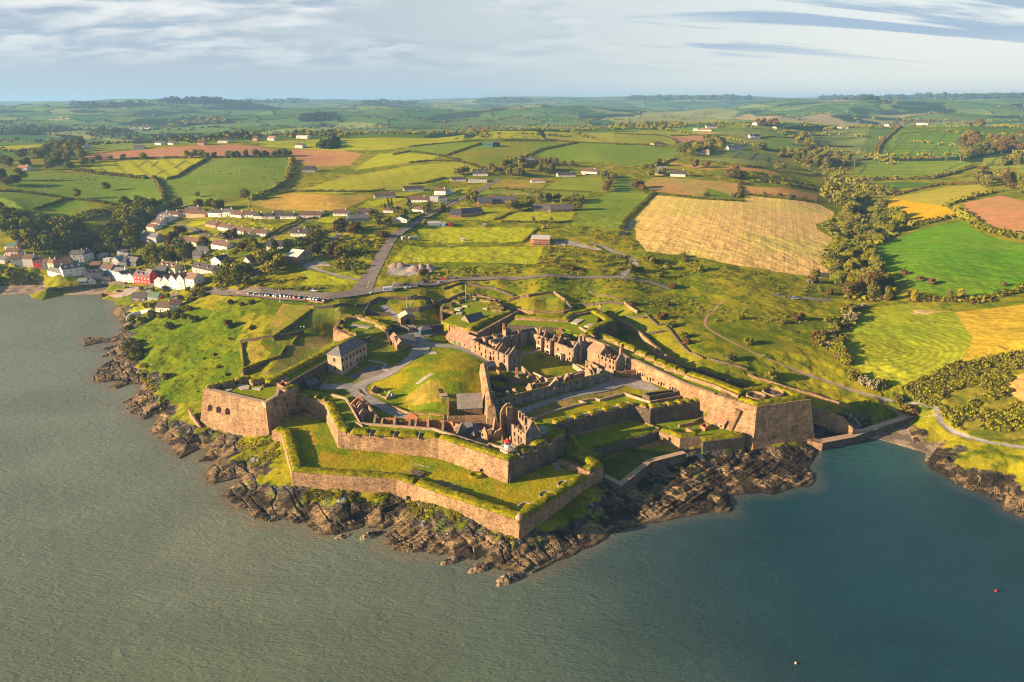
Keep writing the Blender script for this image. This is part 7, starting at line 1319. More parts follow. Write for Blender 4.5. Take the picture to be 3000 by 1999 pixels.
def crownmesh(name,seed,shape,nb,nq,leaf,m):
 """unit crown: 1 wide radius, sitting on z=0..H"""
 rs=np.random.RandomState(seed); Q=[]; H={'round':1.7,'tall':2.5,'bush':1.15,'cone':3.2,'flat':1.1}[shape]
 for i in range(nb):
  u=rs.rand(); t=rs.rand()*2*math.pi
  if shape=='cone': z=H*u; rr=(1-u)*.85+.08; R=.30*(1.2-u); k=rr*.75
  else:
   z=H*(.18+.72*u); rr=math.sqrt(max(.02,1-(2*z/H-1)**2)); R=(.34+.16*rs.rand()); k=rr*(.45+.4*rs.rand())
  q=clump(nq,R,rs,leaf,.85); q=q+np.array([k*math.cos(t),k*math.sin(t),z]); Q.append(q)
 Q=np.concatenate(Q); n=len(Q); V=Q.reshape(-1,3); V[:,2]=np.maximum(V[:,2],.02*H); F=np.arange(n*4).reshape(n,4)
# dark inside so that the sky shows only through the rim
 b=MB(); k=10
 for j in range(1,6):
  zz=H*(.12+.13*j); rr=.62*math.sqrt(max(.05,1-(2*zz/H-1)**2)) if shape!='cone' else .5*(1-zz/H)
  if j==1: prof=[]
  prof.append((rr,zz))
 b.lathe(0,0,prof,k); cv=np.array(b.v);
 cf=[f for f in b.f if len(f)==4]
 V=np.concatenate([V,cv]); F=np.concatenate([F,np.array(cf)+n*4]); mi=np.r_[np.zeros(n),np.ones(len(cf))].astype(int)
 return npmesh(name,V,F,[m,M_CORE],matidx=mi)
def trunkmesh(name,seed,lean=.1):
 rs=random.Random(seed); b=MB(); p=(0,0,-.5); q=(rs.uniform(-lean,lean),rs.uniform(-lean,lean),.9); b.tube(p,q,.13,7,r2=.09)
 for i in range(5):
  t=i*1.26+rs.random(); b.tube(q if i<4 else (q[0]*.6,q[1]*.6,.6),(q[0]+.5*math.cos(t),q[1]+.5*math.sin(t),1.5+rs.random()*.5),.06,5,r2=.02)
 return b.mesh(name,[M_BARK])
CM={}
def crown(shape,col,v):
 k=(shape,col,v)
 if k not in CM:
  nb,nq,lf={'round':(26,34,.105),'tall':(30,32,.10),'bush':(20,30,.13),'cone':(30,22,.09),'flat':(18,34,.11)}[shape]
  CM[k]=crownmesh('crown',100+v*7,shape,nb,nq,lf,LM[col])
 return CM[k]
TR=[trunkmesh('trunk',s) for s in range(4)]
ORD='first second third fourth fifth sixth seventh eighth ninth tenth eleventh twelfth thirteenth fourteenth fifteenth sixteenth seventeenth eighteenth nineteenth twentieth'.split()
def ordw(i):
 if i<20: return ORD[i]
 tens='twenty thirty forty fifty sixty seventy eighty ninety'.split(); t=(i+1)//10-2; u=(i+1)%10
 return (tens[t]+'-'+ORD[u-1]) if u else ['twentieth','thirtieth','fortieth','fiftieth','sixtieth','seventieth','eightieth','ninetieth'][t]
CN=dict(d='dark green',g='green',r='rusty brown',o='olive',y='yellow-green',c='blackish green',p='pale blossoming')
PLANTS=[]
def plant(P,what,where,col,shape='round',size=(3,4.5),hr=1.,seed=0):
 rs=random.Random(seed+len(P))
 for p in sorted(P,key=lambda p:p[0]/p[1]):
  s=rs.uniform(*size); PLANTS.append(dict(p=p,what=what,where=where,c=rs.choice(col),sh=shape,s=(s*rs.uniform(.85,1.15),s*rs.uniform(.85,1.15),s*hr*rs.uniform(.85,1.2)),rz=rs.random()*6.28,v=rs.randrange(3),t=rs.randrange(4),a=s/math.hypot(*p)))
def plantall():
 """the largest in view stand as things with trunk and crown; the rest of the far woods become one mass"""
 VV=[];FF=[];MM=[];n=0; mats=[LM[k] for k in 'dgroycp']+[M_CORE]
 for what,lim in(('tree',285),('bush',285)):
  L=sorted([q for q in PLANTS if q['what']==what],key=lambda q:-q['a']); keep=L[:lim]; idk={id(q) for q in keep}; grp={}
  for q in PLANTS:
   if id(q) in idk: grp.setdefault(q['where'],[]).append(q)
  for w,Q in grp.items():
   for i,q in enumerate(Q):
    lab=f"{CN[q['c']]} {what} {w}" if len(Q)==1 else f"{CN[q['c']]} {what}, {ordw(i)} from the left {w}"
    R=empty(what,(*q['p'],float(zat(*q['p']))-.15),q['rz'],lab,what,f'{what}s {w}' if len(Q)>1 else None); R.scale=q['s']; k=crown(q['sh'],q['c'],q['v'])
    if what=='tree':
     link('trunk',TR[q['t']],R); o=link('crown',k,R); o.location=(0,0,.35 if q['sh']!='cone' else .1)
    else: link('foliage',k,R)
  for q in L[lim:]:
   k=crown(q['sh'],q['c'],q['v']); m=len(k.vertices); v=np.empty(m*3); k.vertices.foreach_get('co',v); v=v.reshape(-1,3)*np.array(q['s']); c,s=math.cos(q['rz']),math.sin(q['rz'])
   v=np.c_[v[:,0]*c-v[:,1]*s+q['p'][0],v[:,0]*s+v[:,1]*c+q['p'][1],v[:,2]+float(zat(*q['p']))+.3*q['s'][2]]
   f=np.empty(len(k.polygons)*4,np.int32); k.loops.foreach_get('vertex_index',f); mi=np.empty(len(k.polygons),np.int32); k.polygons.foreach_get('material_index',mi)
   VV.append(v); FF.append(f.reshape(-1,4)+n); MM.append(np.where(mi==1,7,'dgroycp'.index(q['c']))); n+=m
 tag(link('woodland',npmesh('woodland',np.concatenate(VV),np.concatenate(FF),mats,matidx=np.concatenate(MM))),kind='stuff')
def scatter(c,poly,n,seed=0,avoid=True,mind=0.,thick=False):
 P=G(c,*poly); x0,x1,y0,y1=bbox(P); rs=np.random.RandomState(seed); out=[]; k=0
 while len(out)<n and k<60:
  X=rs.uniform(x0,x1,n*3); Y=rs.uniform(y0,y1,n*3); ins=inpoly(X,Y,P); k+=1
  if thick: ins&=fbm(X/11,Y/11,3,seed)>.44
  for x,y in zip(X[ins],Y[ins]):
   if avoid and any((x-h[0])**2+(y-h[1])**2<(h[2]+2.2)**2 for h in HL): continue
   if mind and any((x-o[0])**2+(y-o[1])**2<mind*mind for o in out): continue
   out.append((x,y))
   if len(out)>=n: break
 return out
def lineP(c,xy,step,jit=.8,seed=0):
 P=dens([p[:2] for p in G(c,*xy)],step); rs=random.Random(seed); return [(x+rs.uniform(-jit,jit),y+rs.uniform(-jit,jit)) for x,y in P]
def clumps(name,P,R,nq,leaf,mats,label=None,cat=None,kind=None,group=None,seed=0,flat=.8,lift=.35,parent=None):
 """many leaf clumps in one mesh: a hedge, or scrub nobody could count"""
 rs=np.random.RandomState(seed); B=[clump(nq,1.,rs,leaf,flat) for _ in range(4)]; n=len(P); P=np.asarray(P,float)
 r=np.asarray(R,float) if hasattr(R,'__len__') else R*(.45+1.15*rs.rand(n)**2 if kind else .7+.6*rs.rand(n)); z=zat(P[:,0],P[:,1])
 idx=rs.randint(0,4,n); Q=np.stack([B[i] for i in idx])*r[:,None,None,None]
 Q[...,0]+=P[:,0][:,None,None]; Q[...,1]+=P[:,1][:,None,None]; Q[...,2]+=(z+r*lift)[:,None,None]
 V=Q.reshape(-1,3); F=np.arange(len(V)).reshape(-1,4); mi=np.repeat(rs.randint(0,len(mats),n),nq)
# solid hearts
 o8=np.array([(1,0,0),(0,1,0),(-1,0,0),(0,-1,0),(0,0,1.)])*.75; f8=np.array([(0,1,4,4),(1,2,4,4),(2,3,4,4),(3,0,4,4)])
 return tag(link(name,npmesh(name,V,F,mats,matidx=mi),parent),label,cat,group,kind)
def hedge(label,c,xy,r=1.2,mats='dg',step=None,nq=34,leaf=.26,seed=0,name='hedge',cat='hedge',w=0):
 P=lineP(c,xy,step or r*.75,jit=r*.3+w,seed=seed); return clumps(name,P,r,nq,leaf,[LM[k] for k in mats],label,cat,seed=seed)
# ---- hedges between fields
HD=[('between the two left pastures','H',[(-10,686),(130,690),(300,712),(430,730)],2.,'d'),('climbing left of the olive rough pasture','H',[(240,815),(330,785),(440,748),(500,740)],2.,'d'),('under the big left pasture','H',[(540,742),(650,755),(750,775),(860,812)],2.2,'dg'),('right of the big left pasture','H',[(1060,590),(1095,640),(1125,690),(1140,740),(1090,770),(980,790)],3.2,'do'),('above the big left pasture','H',[(520,545),(620,560),(760,572),(900,588),(1000,600)],3.2,'do'),('on the diagonal right of the striped lime field','H',[(1160,605),(1240,580),(1310,530),(1390,490),(1430,462)],2.2,'d'),('below the red ploughed field','H',[(830,462),(1000,458),(1200,452),(1280,455)],2.,'d'),('along the top of the cow pasture','H',[(1430,458),(1700,450),(1990,448)],2.2,'do'),('right of the cow pasture','H',[(2010,470),(2000,550),(1975,620),(1900,670),(1780,720),(1740,745)],3.6,'dg'),
('below the long lime hill field','W',[(700,205),(820,190),(1000,195),(1250,195),(1400,200),(1540,190),(1640,180)],1.9,'d'),('along the ridge above the lime hill field','X',[(0,245),(200,225),(420,228),(560,262),(680,300)],1.8,'d'),('on the right edge of the lime hill field','X',[(0,440),(120,432),(220,410),(330,380)],1.8,'do'),('around the olive field on the ridge','X',[(330,180),(480,125),(580,90),(660,68)],2.,'d'),('along the top of the olive ridge field','X',[(850,38),(1100,40),(1350,45),(1540,56)],1.8,'d'),('between the olive and green ridge fields','X',[(1090,180),(1200,125),(1350,95),(1540,58)],2.2,'d'),('along the far top of the green ridge field','X',[(1540,56),(1800,66),(2000,75),(2195,85)],2.,'d'),('left of the ridge fields','X',[(-150,170),(0,140),(150,160),(330,190),(460,220)],2.,'do'),('across the small green fields','X',[(0,95),(200,75),(420,55),(640,40)],1.8,'d'),
('on the left of the tan field','Y',[(370,670),(300,740),(200,830),(110,920),(60,1010)],1.9,'d'),('along the top of the tan field','Y',[(370,675),(560,700),(800,728),(1000,745),(1190,752)],1.7,'d'),('along the top right of the tan field','Y',[(1190,690),(1400,710),(1600,735),(1880,772)],1.6,'d'),('below the brown field by the gabled house','Y',[(740,490),(850,520),(1040,560),(1200,590)],2.6,'d'),('above the narrow brown strip','Y',[(640,375),(800,392),(1000,415),(1200,440),(1360,448)],2.6,'d'),('under the narrow brown strip','Y',[(920,470),(1060,480),(1250,500),(1400,515)],2.6,'d'),('right of the brown fields above the tan field','Y',[(1230,580),(1400,580),(1600,610),(1860,650)],2.8,'dgo'),('between the small brown fields','Y',[(1150,620),(1160,680),(1130,700)],2.4,'ro'),('behind the rough strip of saplings','Y',[(1260,520),(1500,550),(1700,590),(1860,620)],2.4,'do'),('below the pale lime ridge field','Y',[(0,232),(200,236),(400,245),(600,262),(720,268)],2.,'d'),('on the ridge under the red-roofed bungalow','Y',[(0,132),(200,140),(430,150),(520,175),(570,220)],2.,'d'),('along the red ploughed ridge field','Y',[(520,150),(700,148),(900,150),(1040,150)],2.,'d'),('right of the green ridge field running to the cottage','Y',[(560,360),(480,390),(380,440),(260,440)],2.4,'do'),('across the grey-green crops','Y',[(1090,155),(1250,180),(1430,160),(1620,172),(1900,172),(2195,170)],1.9,'d'),('below the upper grey-green crops','Y',[(1630,235),(1800,250),(2000,250),(2195,252)],2.4,'d'),('under the pale grey-green strip','Y',[(1500,345),(1750,330),(1980,330),(2195,330)],2.6,'do'),
('left of the tall striped green field','Z',[(830,330),(855,260),(880,220),(940,160),(1000,120),(1060,70)],3.6,'dr'),('across the top of the striped green field','Z',[(1040,140),(1150,125),(1400,110),(1700,95)],1.8,'d'),('between the two striped green fields on the right','Z',[(640,380),(850,368),(1050,360),(1250,360),(1450,355)],3.2,'dr'),('below the bright striped green field','Z',[(700,560),(900,555),(1100,555),(1350,545),(1500,510),(1600,480),(1720,440)],4.2,'do'),('above the golden field','Z',[(830,640),(950,650),(1000,690),(900,700)],4.,'dg'),('along the upper edge of the golden field','Z',[(1010,700),(1200,650),(1450,600),(1780,590)],2.6,'dr'),('between the golden field and the vivid green field','Z',[(1150,985),(1300,960),(1450,920),(1600,905)],4.,'dgo'),('right of the golden field','Z',[(1480,800),(1550,770),(1640,750),(1800,700),(1960,670)],3.8,'dg'),('left of the red-tan field','Z',[(1560,830),(1640,880),(1700,930),(1760,980)],4.,'dg'),('below the red-tan field','Z',[(1760,990),(1900,1040),(2050,1070),(2195,1110)],4.,'dg'),('below the vivid green field','R',[(1180,260),(1300,250),(1450,265),(1600,250),(1750,280),(1900,260)],2.8,'ro'),('at the far right under the vivid green field','R',[(1750,260),(1900,230),(2100,190),(2250,130)],3.,'dg'),('over the right-hand striped crop','Z',[(1850,430),(2000,420),(2195,410)],4.,'do'),('along the far right pasture','Z',[(1800,85),(2000,78),(2195,68)],2.4,'d'),
('along the right side of the pitches','X',[(1180,850),(1120,900),(1040,975)],1.,'g'),('between the brick house garden and the stone house','X',[(780,770),(860,735),(935,700)],1.3,'dg'),('below the stone house lawn','X',[(850,785),(1100,790),(1350,795),(1480,780)],1.3,'dg'),('along the drive behind the brick houses','X',[(720,480),(1000,488),(1300,500),(1660,510)],1.1,'g'),('along the left side of the hill road','X',[(190,745),(300,680),(360,655)],1.2,'yg'),('in front of the upper brick house','X',[(440,640),(560,650),(760,652),(930,655)],.9,'y'),('on the hill road by the cyan house','X',[(0,690),(150,620),(300,560),(480,490)],1.2,'y'),('edging the estate lane','W',[(530,640),(620,575),(740,510),(880,460),(1000,440),(1180,385)],1.3,'g'),('below the estate lane','W',[(640,600),(760,530),(900,470)],1.1,'g'),('round the hill road white house','W',[(1915,455),(1960,430),(2020,400)],1.5,'g'),('along the lower hill road','W',[(2000,490),(2030,460)],1.3,'y'),('left of the middle bungalows','W',[(830,460),(880,440)],1.2,'y')]
for i,(t,c,xy,r,m) in enumerate(HD): hedge('hedge '+t,c,xy,r*.92,m,seed=i,nq=30 if r>1.5 else 40,leaf=.27)
for i,(t,c,xy) in enumerate((('beside the green ridge field','X',[(1200,225),(1330,238)]),('upper of two by the brown-roofed house','X',[(1760,255),(1900,270),(2150,295)]),('lower of two by the brown-roofed house','X',[(1840,290),(2000,315),(2120,330)]),('along the building yard track','X',[(1300,1010),(1450,1020),(1620,1050),(1760,1080)]),('on the bank above the building yard','X',[(1500,960),(1600,990),(1720,1020)]))): hedge('yellow gorse hedge '+t,c,xy,1.3,'y',seed=200+i,name='gorse_hedge')
# ---- single trees and groups
gp=lambda c,*xy: [p[:2] for p in G(c,*xy)]
plant(gp('H',(540,735)),'tree','standing in the left pasture, fuller of two','g','tall',(4.2,4.4),seed=1); plant(gp('H',(735,680)),'tree','standing in the left pasture, right of two','d','round',(4.2,4.4),seed=2)
plant(gp('H',(1365,725)),'tree','with a bare trunk alone in the cow pasture','d','flat',(2.6,2.7),hr=1.6,seed=3); plant(gp('H',(1690,738)),'tree','with thin brownish crown at the foot of the cow pasture','o','round',(4.4,4.5),seed=4)
plant(gp('H',(1370,790),(1060,780)),'tree','beside the hedge under the cow pasture','d','round',(3,3.4),seed=5)
plant(gp('H',(1290,455),(1325,455),(1355,452),(1390,455),(1425,458),(1480,452),(1575,450),(1610,452),(1640,452),(1700,448),(1765,445),(1800,446),(1835,446),(1895,445),(1930,440),(1965,445),(2000,440)),'tree','along the top of the cow pasture','drgo','round',(3.4,5),seed=6)
plant(gp('H',(765,470),(680,480),(640,500),(990,462),(850,465)),'tree','at the lower edge of the red field','dg','round',(3.5,5),seed=7)
plant(scatter('H',[(-20,455),(300,420),(560,440),(620,500),(520,545),(-20,535)],26,8,mind=9),'tree','in the left wood above the big pasture','dgo','round',(5,7),seed=8)
plant(scatter('H',[(350,400),(560,380),(560,440),(400,470)],9,9,mind=10),'tree','in the tall clump left of the red field','dg','tall',(5,6.5),seed=9)
plant(gp('H',(0,640),(60,650),(110,640),(150,610),(20,610)),'tree','in the dark clump left of the pasture','drg','round',(5,6),seed=10)
plant(scatter('V',[(-10,230),(110,260),(250,330),(300,420),(120,560),(-10,520)],12,11,mind=8),'tree','left of the village on the steep bank','dg','round',(4,6),seed=11)
plant(scatter('V',[(230,380),(450,350),(700,420),(810,460),(900,480),(860,560),(640,600),(500,610),(330,590),(240,500)],26,12,mind=8),'tree','in the wood behind the lower village','dgo','round',(4.5,7.5),seed=12)
plant(scatter('V',[(860,500),(1050,430),(1240,380),(1280,560),(1150,600),(980,620),(880,570)],18,13,mind=8),'tree','in the wood above the grey houses','dg','round',(4,6.5),seed=13)
plant(scatter('V',[(1060,300),(1130,220),(1300,170),(1440,230),(1400,290),(1240,360),(1120,420)],14,14,mind=8),'tree','in the wood left of the staggered terrace','dg','round',(5,7.5),seed=14)
plant(scatter('V',[(1380,560),(1460,560),(1480,680),(1400,750),(1360,680)],5,15,mind=6),'tree','glowing yellow-green above the red inn','yg','tall',(3.5,5),seed=15)
plant(scatter('V',[(1490,600),(1640,560),(1720,640),(1680,700),(1500,700)],8,16,mind=6),'tree','behind the cream house above the inn','rdg','round',(4,5.5),seed=16)
plant(gp('V',(1600,510),(1640,440),(1690,430),(1560,540),(1880,540),(1740,600),(2130,470),(2160,480),(2085,490)),'tree','among the estate houses','rd','round',(3,4.6),seed=17)
plant(gp('V',(1830,180),(1600,200),(1650,190),(1550,205),(1930,200),(2030,200),(1990,215)),'tree','behind the upper village row','dro','round',(3.4,5),seed=18)
plant(gp('V',(1300,950),(1410,960),(1545,1020),(1660,1040),(1730,960),(1820,950),(1880,960),(1520,960)),'tree','around the pointed apartments','dgor','round',(1.5,2.3),seed=19)
plant(gp('W',(700,900),(640,930),(600,960),(560,900),(520,860),(660,860)),'tree','in the sunlit clump left of the stone barn','ygd','round',(4,5.5),seed=20)
plant(gp('W',(130,1010),(180,960),(240,950),(290,1000),(330,960),(390,940),(150,1060),(230,1060),(310,1070),(400,1060)),'tree','in the dark thicket above the car park road','dgy','round',(3.4,5),seed=21)
plant(gp('W',(645,770)),'tree','with a flat top standing alone by the steep dark roof','c','flat',(3.2,3.3),hr=2.2,seed=22)
plant(gp('W',(370,710),(410,690),(450,730),(340,740),(490,770)),'tree','beside the tall red-brown roof','ordg','round',(3.4,5),seed=23)
plant(gp('W',(770,740),(900,720),(940,700),(1030,660),(1060,650),(980,660)),'tree','above the stone barn','dgo','round',(3.2,4.6),seed=24)
plant(gp('W',(1230,570),(1270,545),(1340,580),(1390,560),(1370,590)),'tree','rusty ones in front of the grey flat house','r','round',(3.2,5.2),seed=25)
plant(gp('W',(1600,520),(1650,500),(1680,520),(1560,480)),'tree','left of the hill road bend','gd','round',(4,5.2),seed=26)
plant(gp('W',(1660,380),(1690,370),(1720,385),(1870,330),(1890,350)),'tree','dark pointed ones by the hill road bungalows','c','cone',(2.4,3.2),hr=1.2,seed=27); plant(gp('W',(1780,400),(1830,450),(2040,390),(2180,370)),'tree','round ones shading the hill road bungalows','do','round',(3.6,4.6),seed=28)
plant(gp('W',(1300,800),(1330,790),(1180,770),(1150,780),(1230,800),(1420,780),(1000,780),(1040,770)),'tree','in the scrub above the barn yard','rdo','round',(3,4.6),seed=29)
plant(gp('W',(1590,600),(1630,610),(1670,610)),'bush','beside the hill road','dr','bush',(2.6,3.4),seed=30)
plant(gp('W',(220,1440)),'bush','rusty and round on the left hillside','r','bush',(2.6,2.7),hr=1.5,seed=31); plant(gp('W',(430,1460),(430,1225),(240,1225),(520,1060),(340,1240)),'bush','on the upper left hillside','rgd','bush',(1.3,2.2),seed=32)
plant(gp('L',(930,30),(910,500),(950,490)),'bush','large on the slope above the left rocks','rdg','bush',(1.9,2.5),seed=33); plant(gp('L',(1375,400),(1455,470),(1250,325),(1480,140),(1690,30),(1350,290)),'bush','small on the slope above the left rocks','rrg','bush',(.8,1.2),hr=1.3,seed=133)
plant(gp('L',(600,220),(560,270),(620,330),(580,200),(640,280)),'bush','in the thicket on the cliff edge','gor','bush',(3,4.2),seed=34)
plant(gp('V',(1230,1240),(1300,1240),(1190,1310),(1180,1500),(1210,1520),(1250,1480),(1400,1190),(1480,1200),(1550,1190),(1600,1180),(1650,1150),(1700,1130),(1740,1130),(1560,1290),(1620,1210),(1690,1200),(1780,1230)),'bush','below the shore bungalow','dgo','bush',(2.2,3.6),seed=35)
plant(gp('V',(1860,1000),(1830,960),(1900,950),(1780,1000),(1750,1040)),'bush','sunlit at the top of the lower lane','yg','bush',(2.4,3.4),seed=36); plant(gp('V',(1400,1110),(1350,1100),(1450,1090)),'bush','beside the shore garden lawn','od','bush',(2.4,3.),seed=37)
plant(gp('X',(480,355),(520,345),(440,355)),'tree','left of the steep-roofed hill house','o','round',(3.8,4.6),seed=38)
plant(scatter('X',[(700,290),(900,250),(1040,260),(1060,370),(880,390),(760,360)],16,39,mind=6),'tree','in the grove along the hill road','drgo','round',(3.6,5.6),seed=39)
plant(scatter('X',[(1180,290),(1340,300),(1330,340),(1180,350)],6,40,mind=6),'tree','in the grove by the parked van','rdo','round',(3.6,5),seed=40)
plant(scatter('X',[(940,240),(1040,200),(1200,230),(1620,260),(1560,290),(1100,260)],14,41,mind=7),'tree','around the farm hayshed','do','round',(3,4.6),seed=41)
plant(gp('X',(560,590),(600,570),(640,600),(530,600),(590,610)),'tree','beside the upper brick house gate','od','round',(3,4),seed=42); plant(gp('X',(950,690),(1000,680),(1040,670),(1090,660),(960,650),(1100,640),(1160,590),(1190,600),(1150,560)),'tree','between the brick and stone houses','dgro','round',(3.,4.8),seed=43)
plant(gp('X',(1280,600),(1350,590),(1400,620),(1440,610),(1500,620),(1550,620),(1580,600),(1520,590),(1540,680)),'tree','round the stone house','dgo','round',(2.8,4.4),seed=44)
plant(lineP('X',[(740,500),(900,495),(1180,520)],13,1,45),'tree','in the planted avenue behind the brick house','o','round',(1.7,2.1),seed=45); plant(gp('X',(1135,780),(1300,780)),'tree','small and round on the stone house lawn','o','round',(1.7,2.),seed=46)
plant(scatter('X',[(1770,380),(1890,370),(1870,500),(1800,510)],7,47,mind=6),'tree','in the strip beside the yellow-green field','ogr','round',(3.4,4.6),seed=47)
plant(gp('X',(2100,480),(2140,500)),'tree','brown at the corner of the tan field','r','round',(3.4,4),seed=48)
plant(gp('Y',(630,1260),(650,1300),(1845,1420),(1815,1500),(300,1300),(340,1320),(380,1310),(235,1400),(420,1450),(485,1370),(160,1400),(530,1540),(770,1400)),'bush','on the rough ground below the tan field','dorg','bush',(2,3.6),seed=49)
plant(gp('Y',(1375,690),(1520,700),(1610,715),(1640,715),(1745,730)),'bush','along the top right edge of the tan field','or','bush',(2,3.2),seed=50); plant(gp('Y',(1080,710),(1130,715),(1160,600),(845,705)),'bush','round the green corner paddock','rop','bush',(2.6,4.2),seed=51)
plant(scatter('Y',[(1040,540),(1090,490),(1200,520),(1210,600),(1080,590)],6,52,mind=6),'tree','in the dark thicket between the brown fields','drd','round',(4,6),seed=52)
plant(gp('Y',(330,470),(400,430),(330,530),(370,500),(430,520),(740,450),(840,450),(700,530),(270,470),(190,640),(240,630)),'tree','round the gabled house above the brown field','ogr','round',(3.4,5),seed=53)
plant(scatter('Y',[(570,330),(640,290),(850,210),(1000,200),(980,270),(850,300),(700,350),(600,380)],24,54,mind=9),'tree','in the long wood on the ridge','dgo','round',(5,7.5),seed=54)
plant(gp('Y',(1500,470),(1490,430),(1540,470)),'tree','rusty by the pole at the end of the brown strip','ro','round',(4,5),seed=55); plant(gp('Y',(1310,280),(1350,275)),'tree','pale round pair in the hedges of the crops','o','round',(5.5,6.5),seed=56)
plant(gp('Y',(1680,335),(1720,340),(1740,340),(1600,340),(1540,345)),'tree','left end of the pale grey-green strip','dr','round',(5,6),seed=57)
plant(scatter('Y',[(1620,210),(1780,170),(1830,220),(1700,250)],8,58,mind=8),'tree','in the clump among grey-green crops','dg','round',(5,7),seed=58)
plant(scatter('Y',[(1220,40),(1480,30),(1500,75),(1250,70)],9,59,mind=10),'tree','round the far ridge farmhouse','dr','round',(5,6.5),seed=59)
plant(gp('Z',(405,760)),'tree','huge and round at the corner of the tan field','o','round',(10.5,10.6),hr=1.05,seed=60)
plant(scatter('Z',[(1590,190),(1740,170),(1900,200),(2195,180),(2195,320),(1800,350),(1600,350)],26,61,mind=9),'tree','in the reddish wood at the far right','rdro','round',(6,9),seed=61)
plant(scatter('Z',[(1650,190),(1720,60),(1740,20),(1830,20),(1790,130),(1740,200)],10,62,mind=9),'tree','in the strip climbing to the right skyline','rd','round',(5,7.5),seed=62)
plant(gp('Z',(1690,350),(1640,370),(2060,400),(2110,410),(2150,420),(2000,430)),'tree','beside the right-hand striped crop','dor','round',(6,8),seed=63)
plant(scatter('Z',[(1700,560),(1900,480),(2050,480),(2195,520),(2195,720),(2000,690),(1830,640)],16,64,mind=9),'tree','in the copse right of the golden field','drog','round',(5,7.5),seed=64)
plant(scatter('Z',[(70,320),(200,280),(560,330),(600,420),(420,460),(280,450),(100,420)],22,65,mind=9),'tree','at the head of the wooded valley','dgor','round',(5,7.5),seed=65)
plant(gp('Z',(480,790),(520,800),(600,890),(570,900),(740,780),(690,790),(880,840),(650,880)),'tree','beside the curve of the tan field','odg','round',(5.5,7),seed=66)
for nm,poly,n,cl,sz,sd in (('nearest the cove in the valley wood',[(480,1560),(360,1290),(460,1130),(640,1190),(800,1260),(860,1400),(1000,1500),(940,1568)],46,'gdog',(3.,4.6),70),('in the middle of the valley wood',[(330,980),(470,920),(720,860),(1000,880),(1150,980),(940,1090),(800,1180),(500,1100)],46,'dgog',(3.4,5.2),71)):
 plant(scatter('Z',poly,n,sd,mind=4.5),'tree',nm,cl,'round',sz,seed=sd)
plant(gp('R',(600,130),(680,110),(760,150),(830,170),(720,200),(640,210),(570,230),(800,230)),'tree','feathery golden-brown at the foot of the valley wood','oyr','tall',(3.6,4.8),seed=72)
plant(gp('R',(1180,270),(935,260),(1500,240),(1600,240)),'tree','small sunlit along the lime field top','yo','tall',(2.2,3.2),seed=73)
plant(gp('R',(565,380),(610,350),(700,330),(560,400),(520,430),(600,440),(640,430),(430,510),(450,540),(400,590),(310,600),(330,640),(290,630),(390,660),(440,640),(480,700),(500,740),(540,750),(520,790),(560,830),(490,670),(380,560),(400,460)),'bush','in the thicket along the gully','odrgp','bush',(2.4,4.),seed=74)
plant(gp('R',(120,430),(620,970),(720,1020),(800,1060),(865,1050),(1040,1180),(1100,1270),(1140,1290),(235,90),(270,30),(400,200)),'bush','down the gully towards the cove','rodp','bush',(2.2,3.4),seed=75)
plant(gp('F',(1380,110),(1240,150),(845,110),(910,340),(755,490),(325,285),(350,340),(1125,650),(130,110),(200,180)),'bush','dotted on the slope behind the right bastion','ropd','bush',(1.6,3.2),seed=76)
plant(gp('E',(2100,140),(2050,300),(1985,40),(2010,420),(1720,300),(1740,290)),'bush','dotted on the rough ground behind the outworks','or','bush',(1.8,2.8),seed=77)
plant(gp('X',(1410,1210),(1460,1220),(1500,1230),(1930,1120),(2050,1230),(2120,1240),(130,1265),(2170,1150)),'bush','around the rough ground by the coast road','rod','bush',(1.8,3.),seed=78)
plant(gp('R',(1090,20),(2000,120),(1240,70),(1340,100),(880,1240-1100),(1180,1390-1180)),'bush','in the hedge line of the vivid field','ro','bush',(2.,3.4),seed=79)
plantall()
# ---- scrub, heath and far woods that nobody could count
def scrub(name,c,poly,n,r,m,seed,nq=26,leaf=.3,flat=.7,label=None): clumps(name,scatter(c,poly,n,seed,thick=True),r,nq,leaf,[LM[k] for k in m],kind='stuff',seed=seed,flat=flat)
scrub('scrub','R',[(1080,1050),(1320,950),(1500,850),(1640,830),(1900,770),(2300,700),(2400,900),(2100,930),(2040,1050),(2080,1150),(2300,1220),(2300,1568),(1900,1540),(1560,1420),(1440,1280),(1250,1180)],1900,1.3,'dgoggo',301)
scrub('scrub','Z',[(480,1560),(320,1290),(440,1120),(330,980),(480,900),(720,850),(1000,880),(1150,980),(800,1200),(860,1400),(1000,1560)],620,2.6,'dgog',302)
scrub('scrub','Z',[(330,560),(480,480),(620,560),(1000,640),(820,720),(560,740),(480,640)],260,3.4,'dgo',303); scrub('scrub','Z',[(0,260),(250,300),(620,380),(560,500),(350,560),(150,440)],240,3.,'dgo',304)
scrub('scrub','R',[(560,380),(680,400),(560,560),(560,720),(620,860),(520,860),(400,680),(240,660),(300,560),(480,420)],200,1.5,'odgr',305); scrub('scrub','R',[(480,20),(860,-60),(1050,150),(960,290),(800,280),(560,240)],220,1.9,'oyrg',306)
scrub('scrub','W',[(1000,760),(1300,620),(1640,580),(1660,640),(1560,800),(1480,960),(1200,900),(1240,830)],620,1.1,'dgoy',307); scrub('scrub','W',[(900,520),(1200,480),(1320,560),(1180,640),(1000,700),(820,690),(640,690),(560,660),(760,640)],330,1.2,'dgo',308)
scrub('scrub','W',[(100,1090),(120,960),(420,920),(560,1000),(700,1020),(920,980),(860,1060),(1180,1080),(900,1105),(400,1100)],420,1.,'dgoy',309); scrub('scrub','V',[(1050,420),(1280,500),(1480,560),(1360,760),(1260,640),(900,620)],260,1.5,'dg',310)
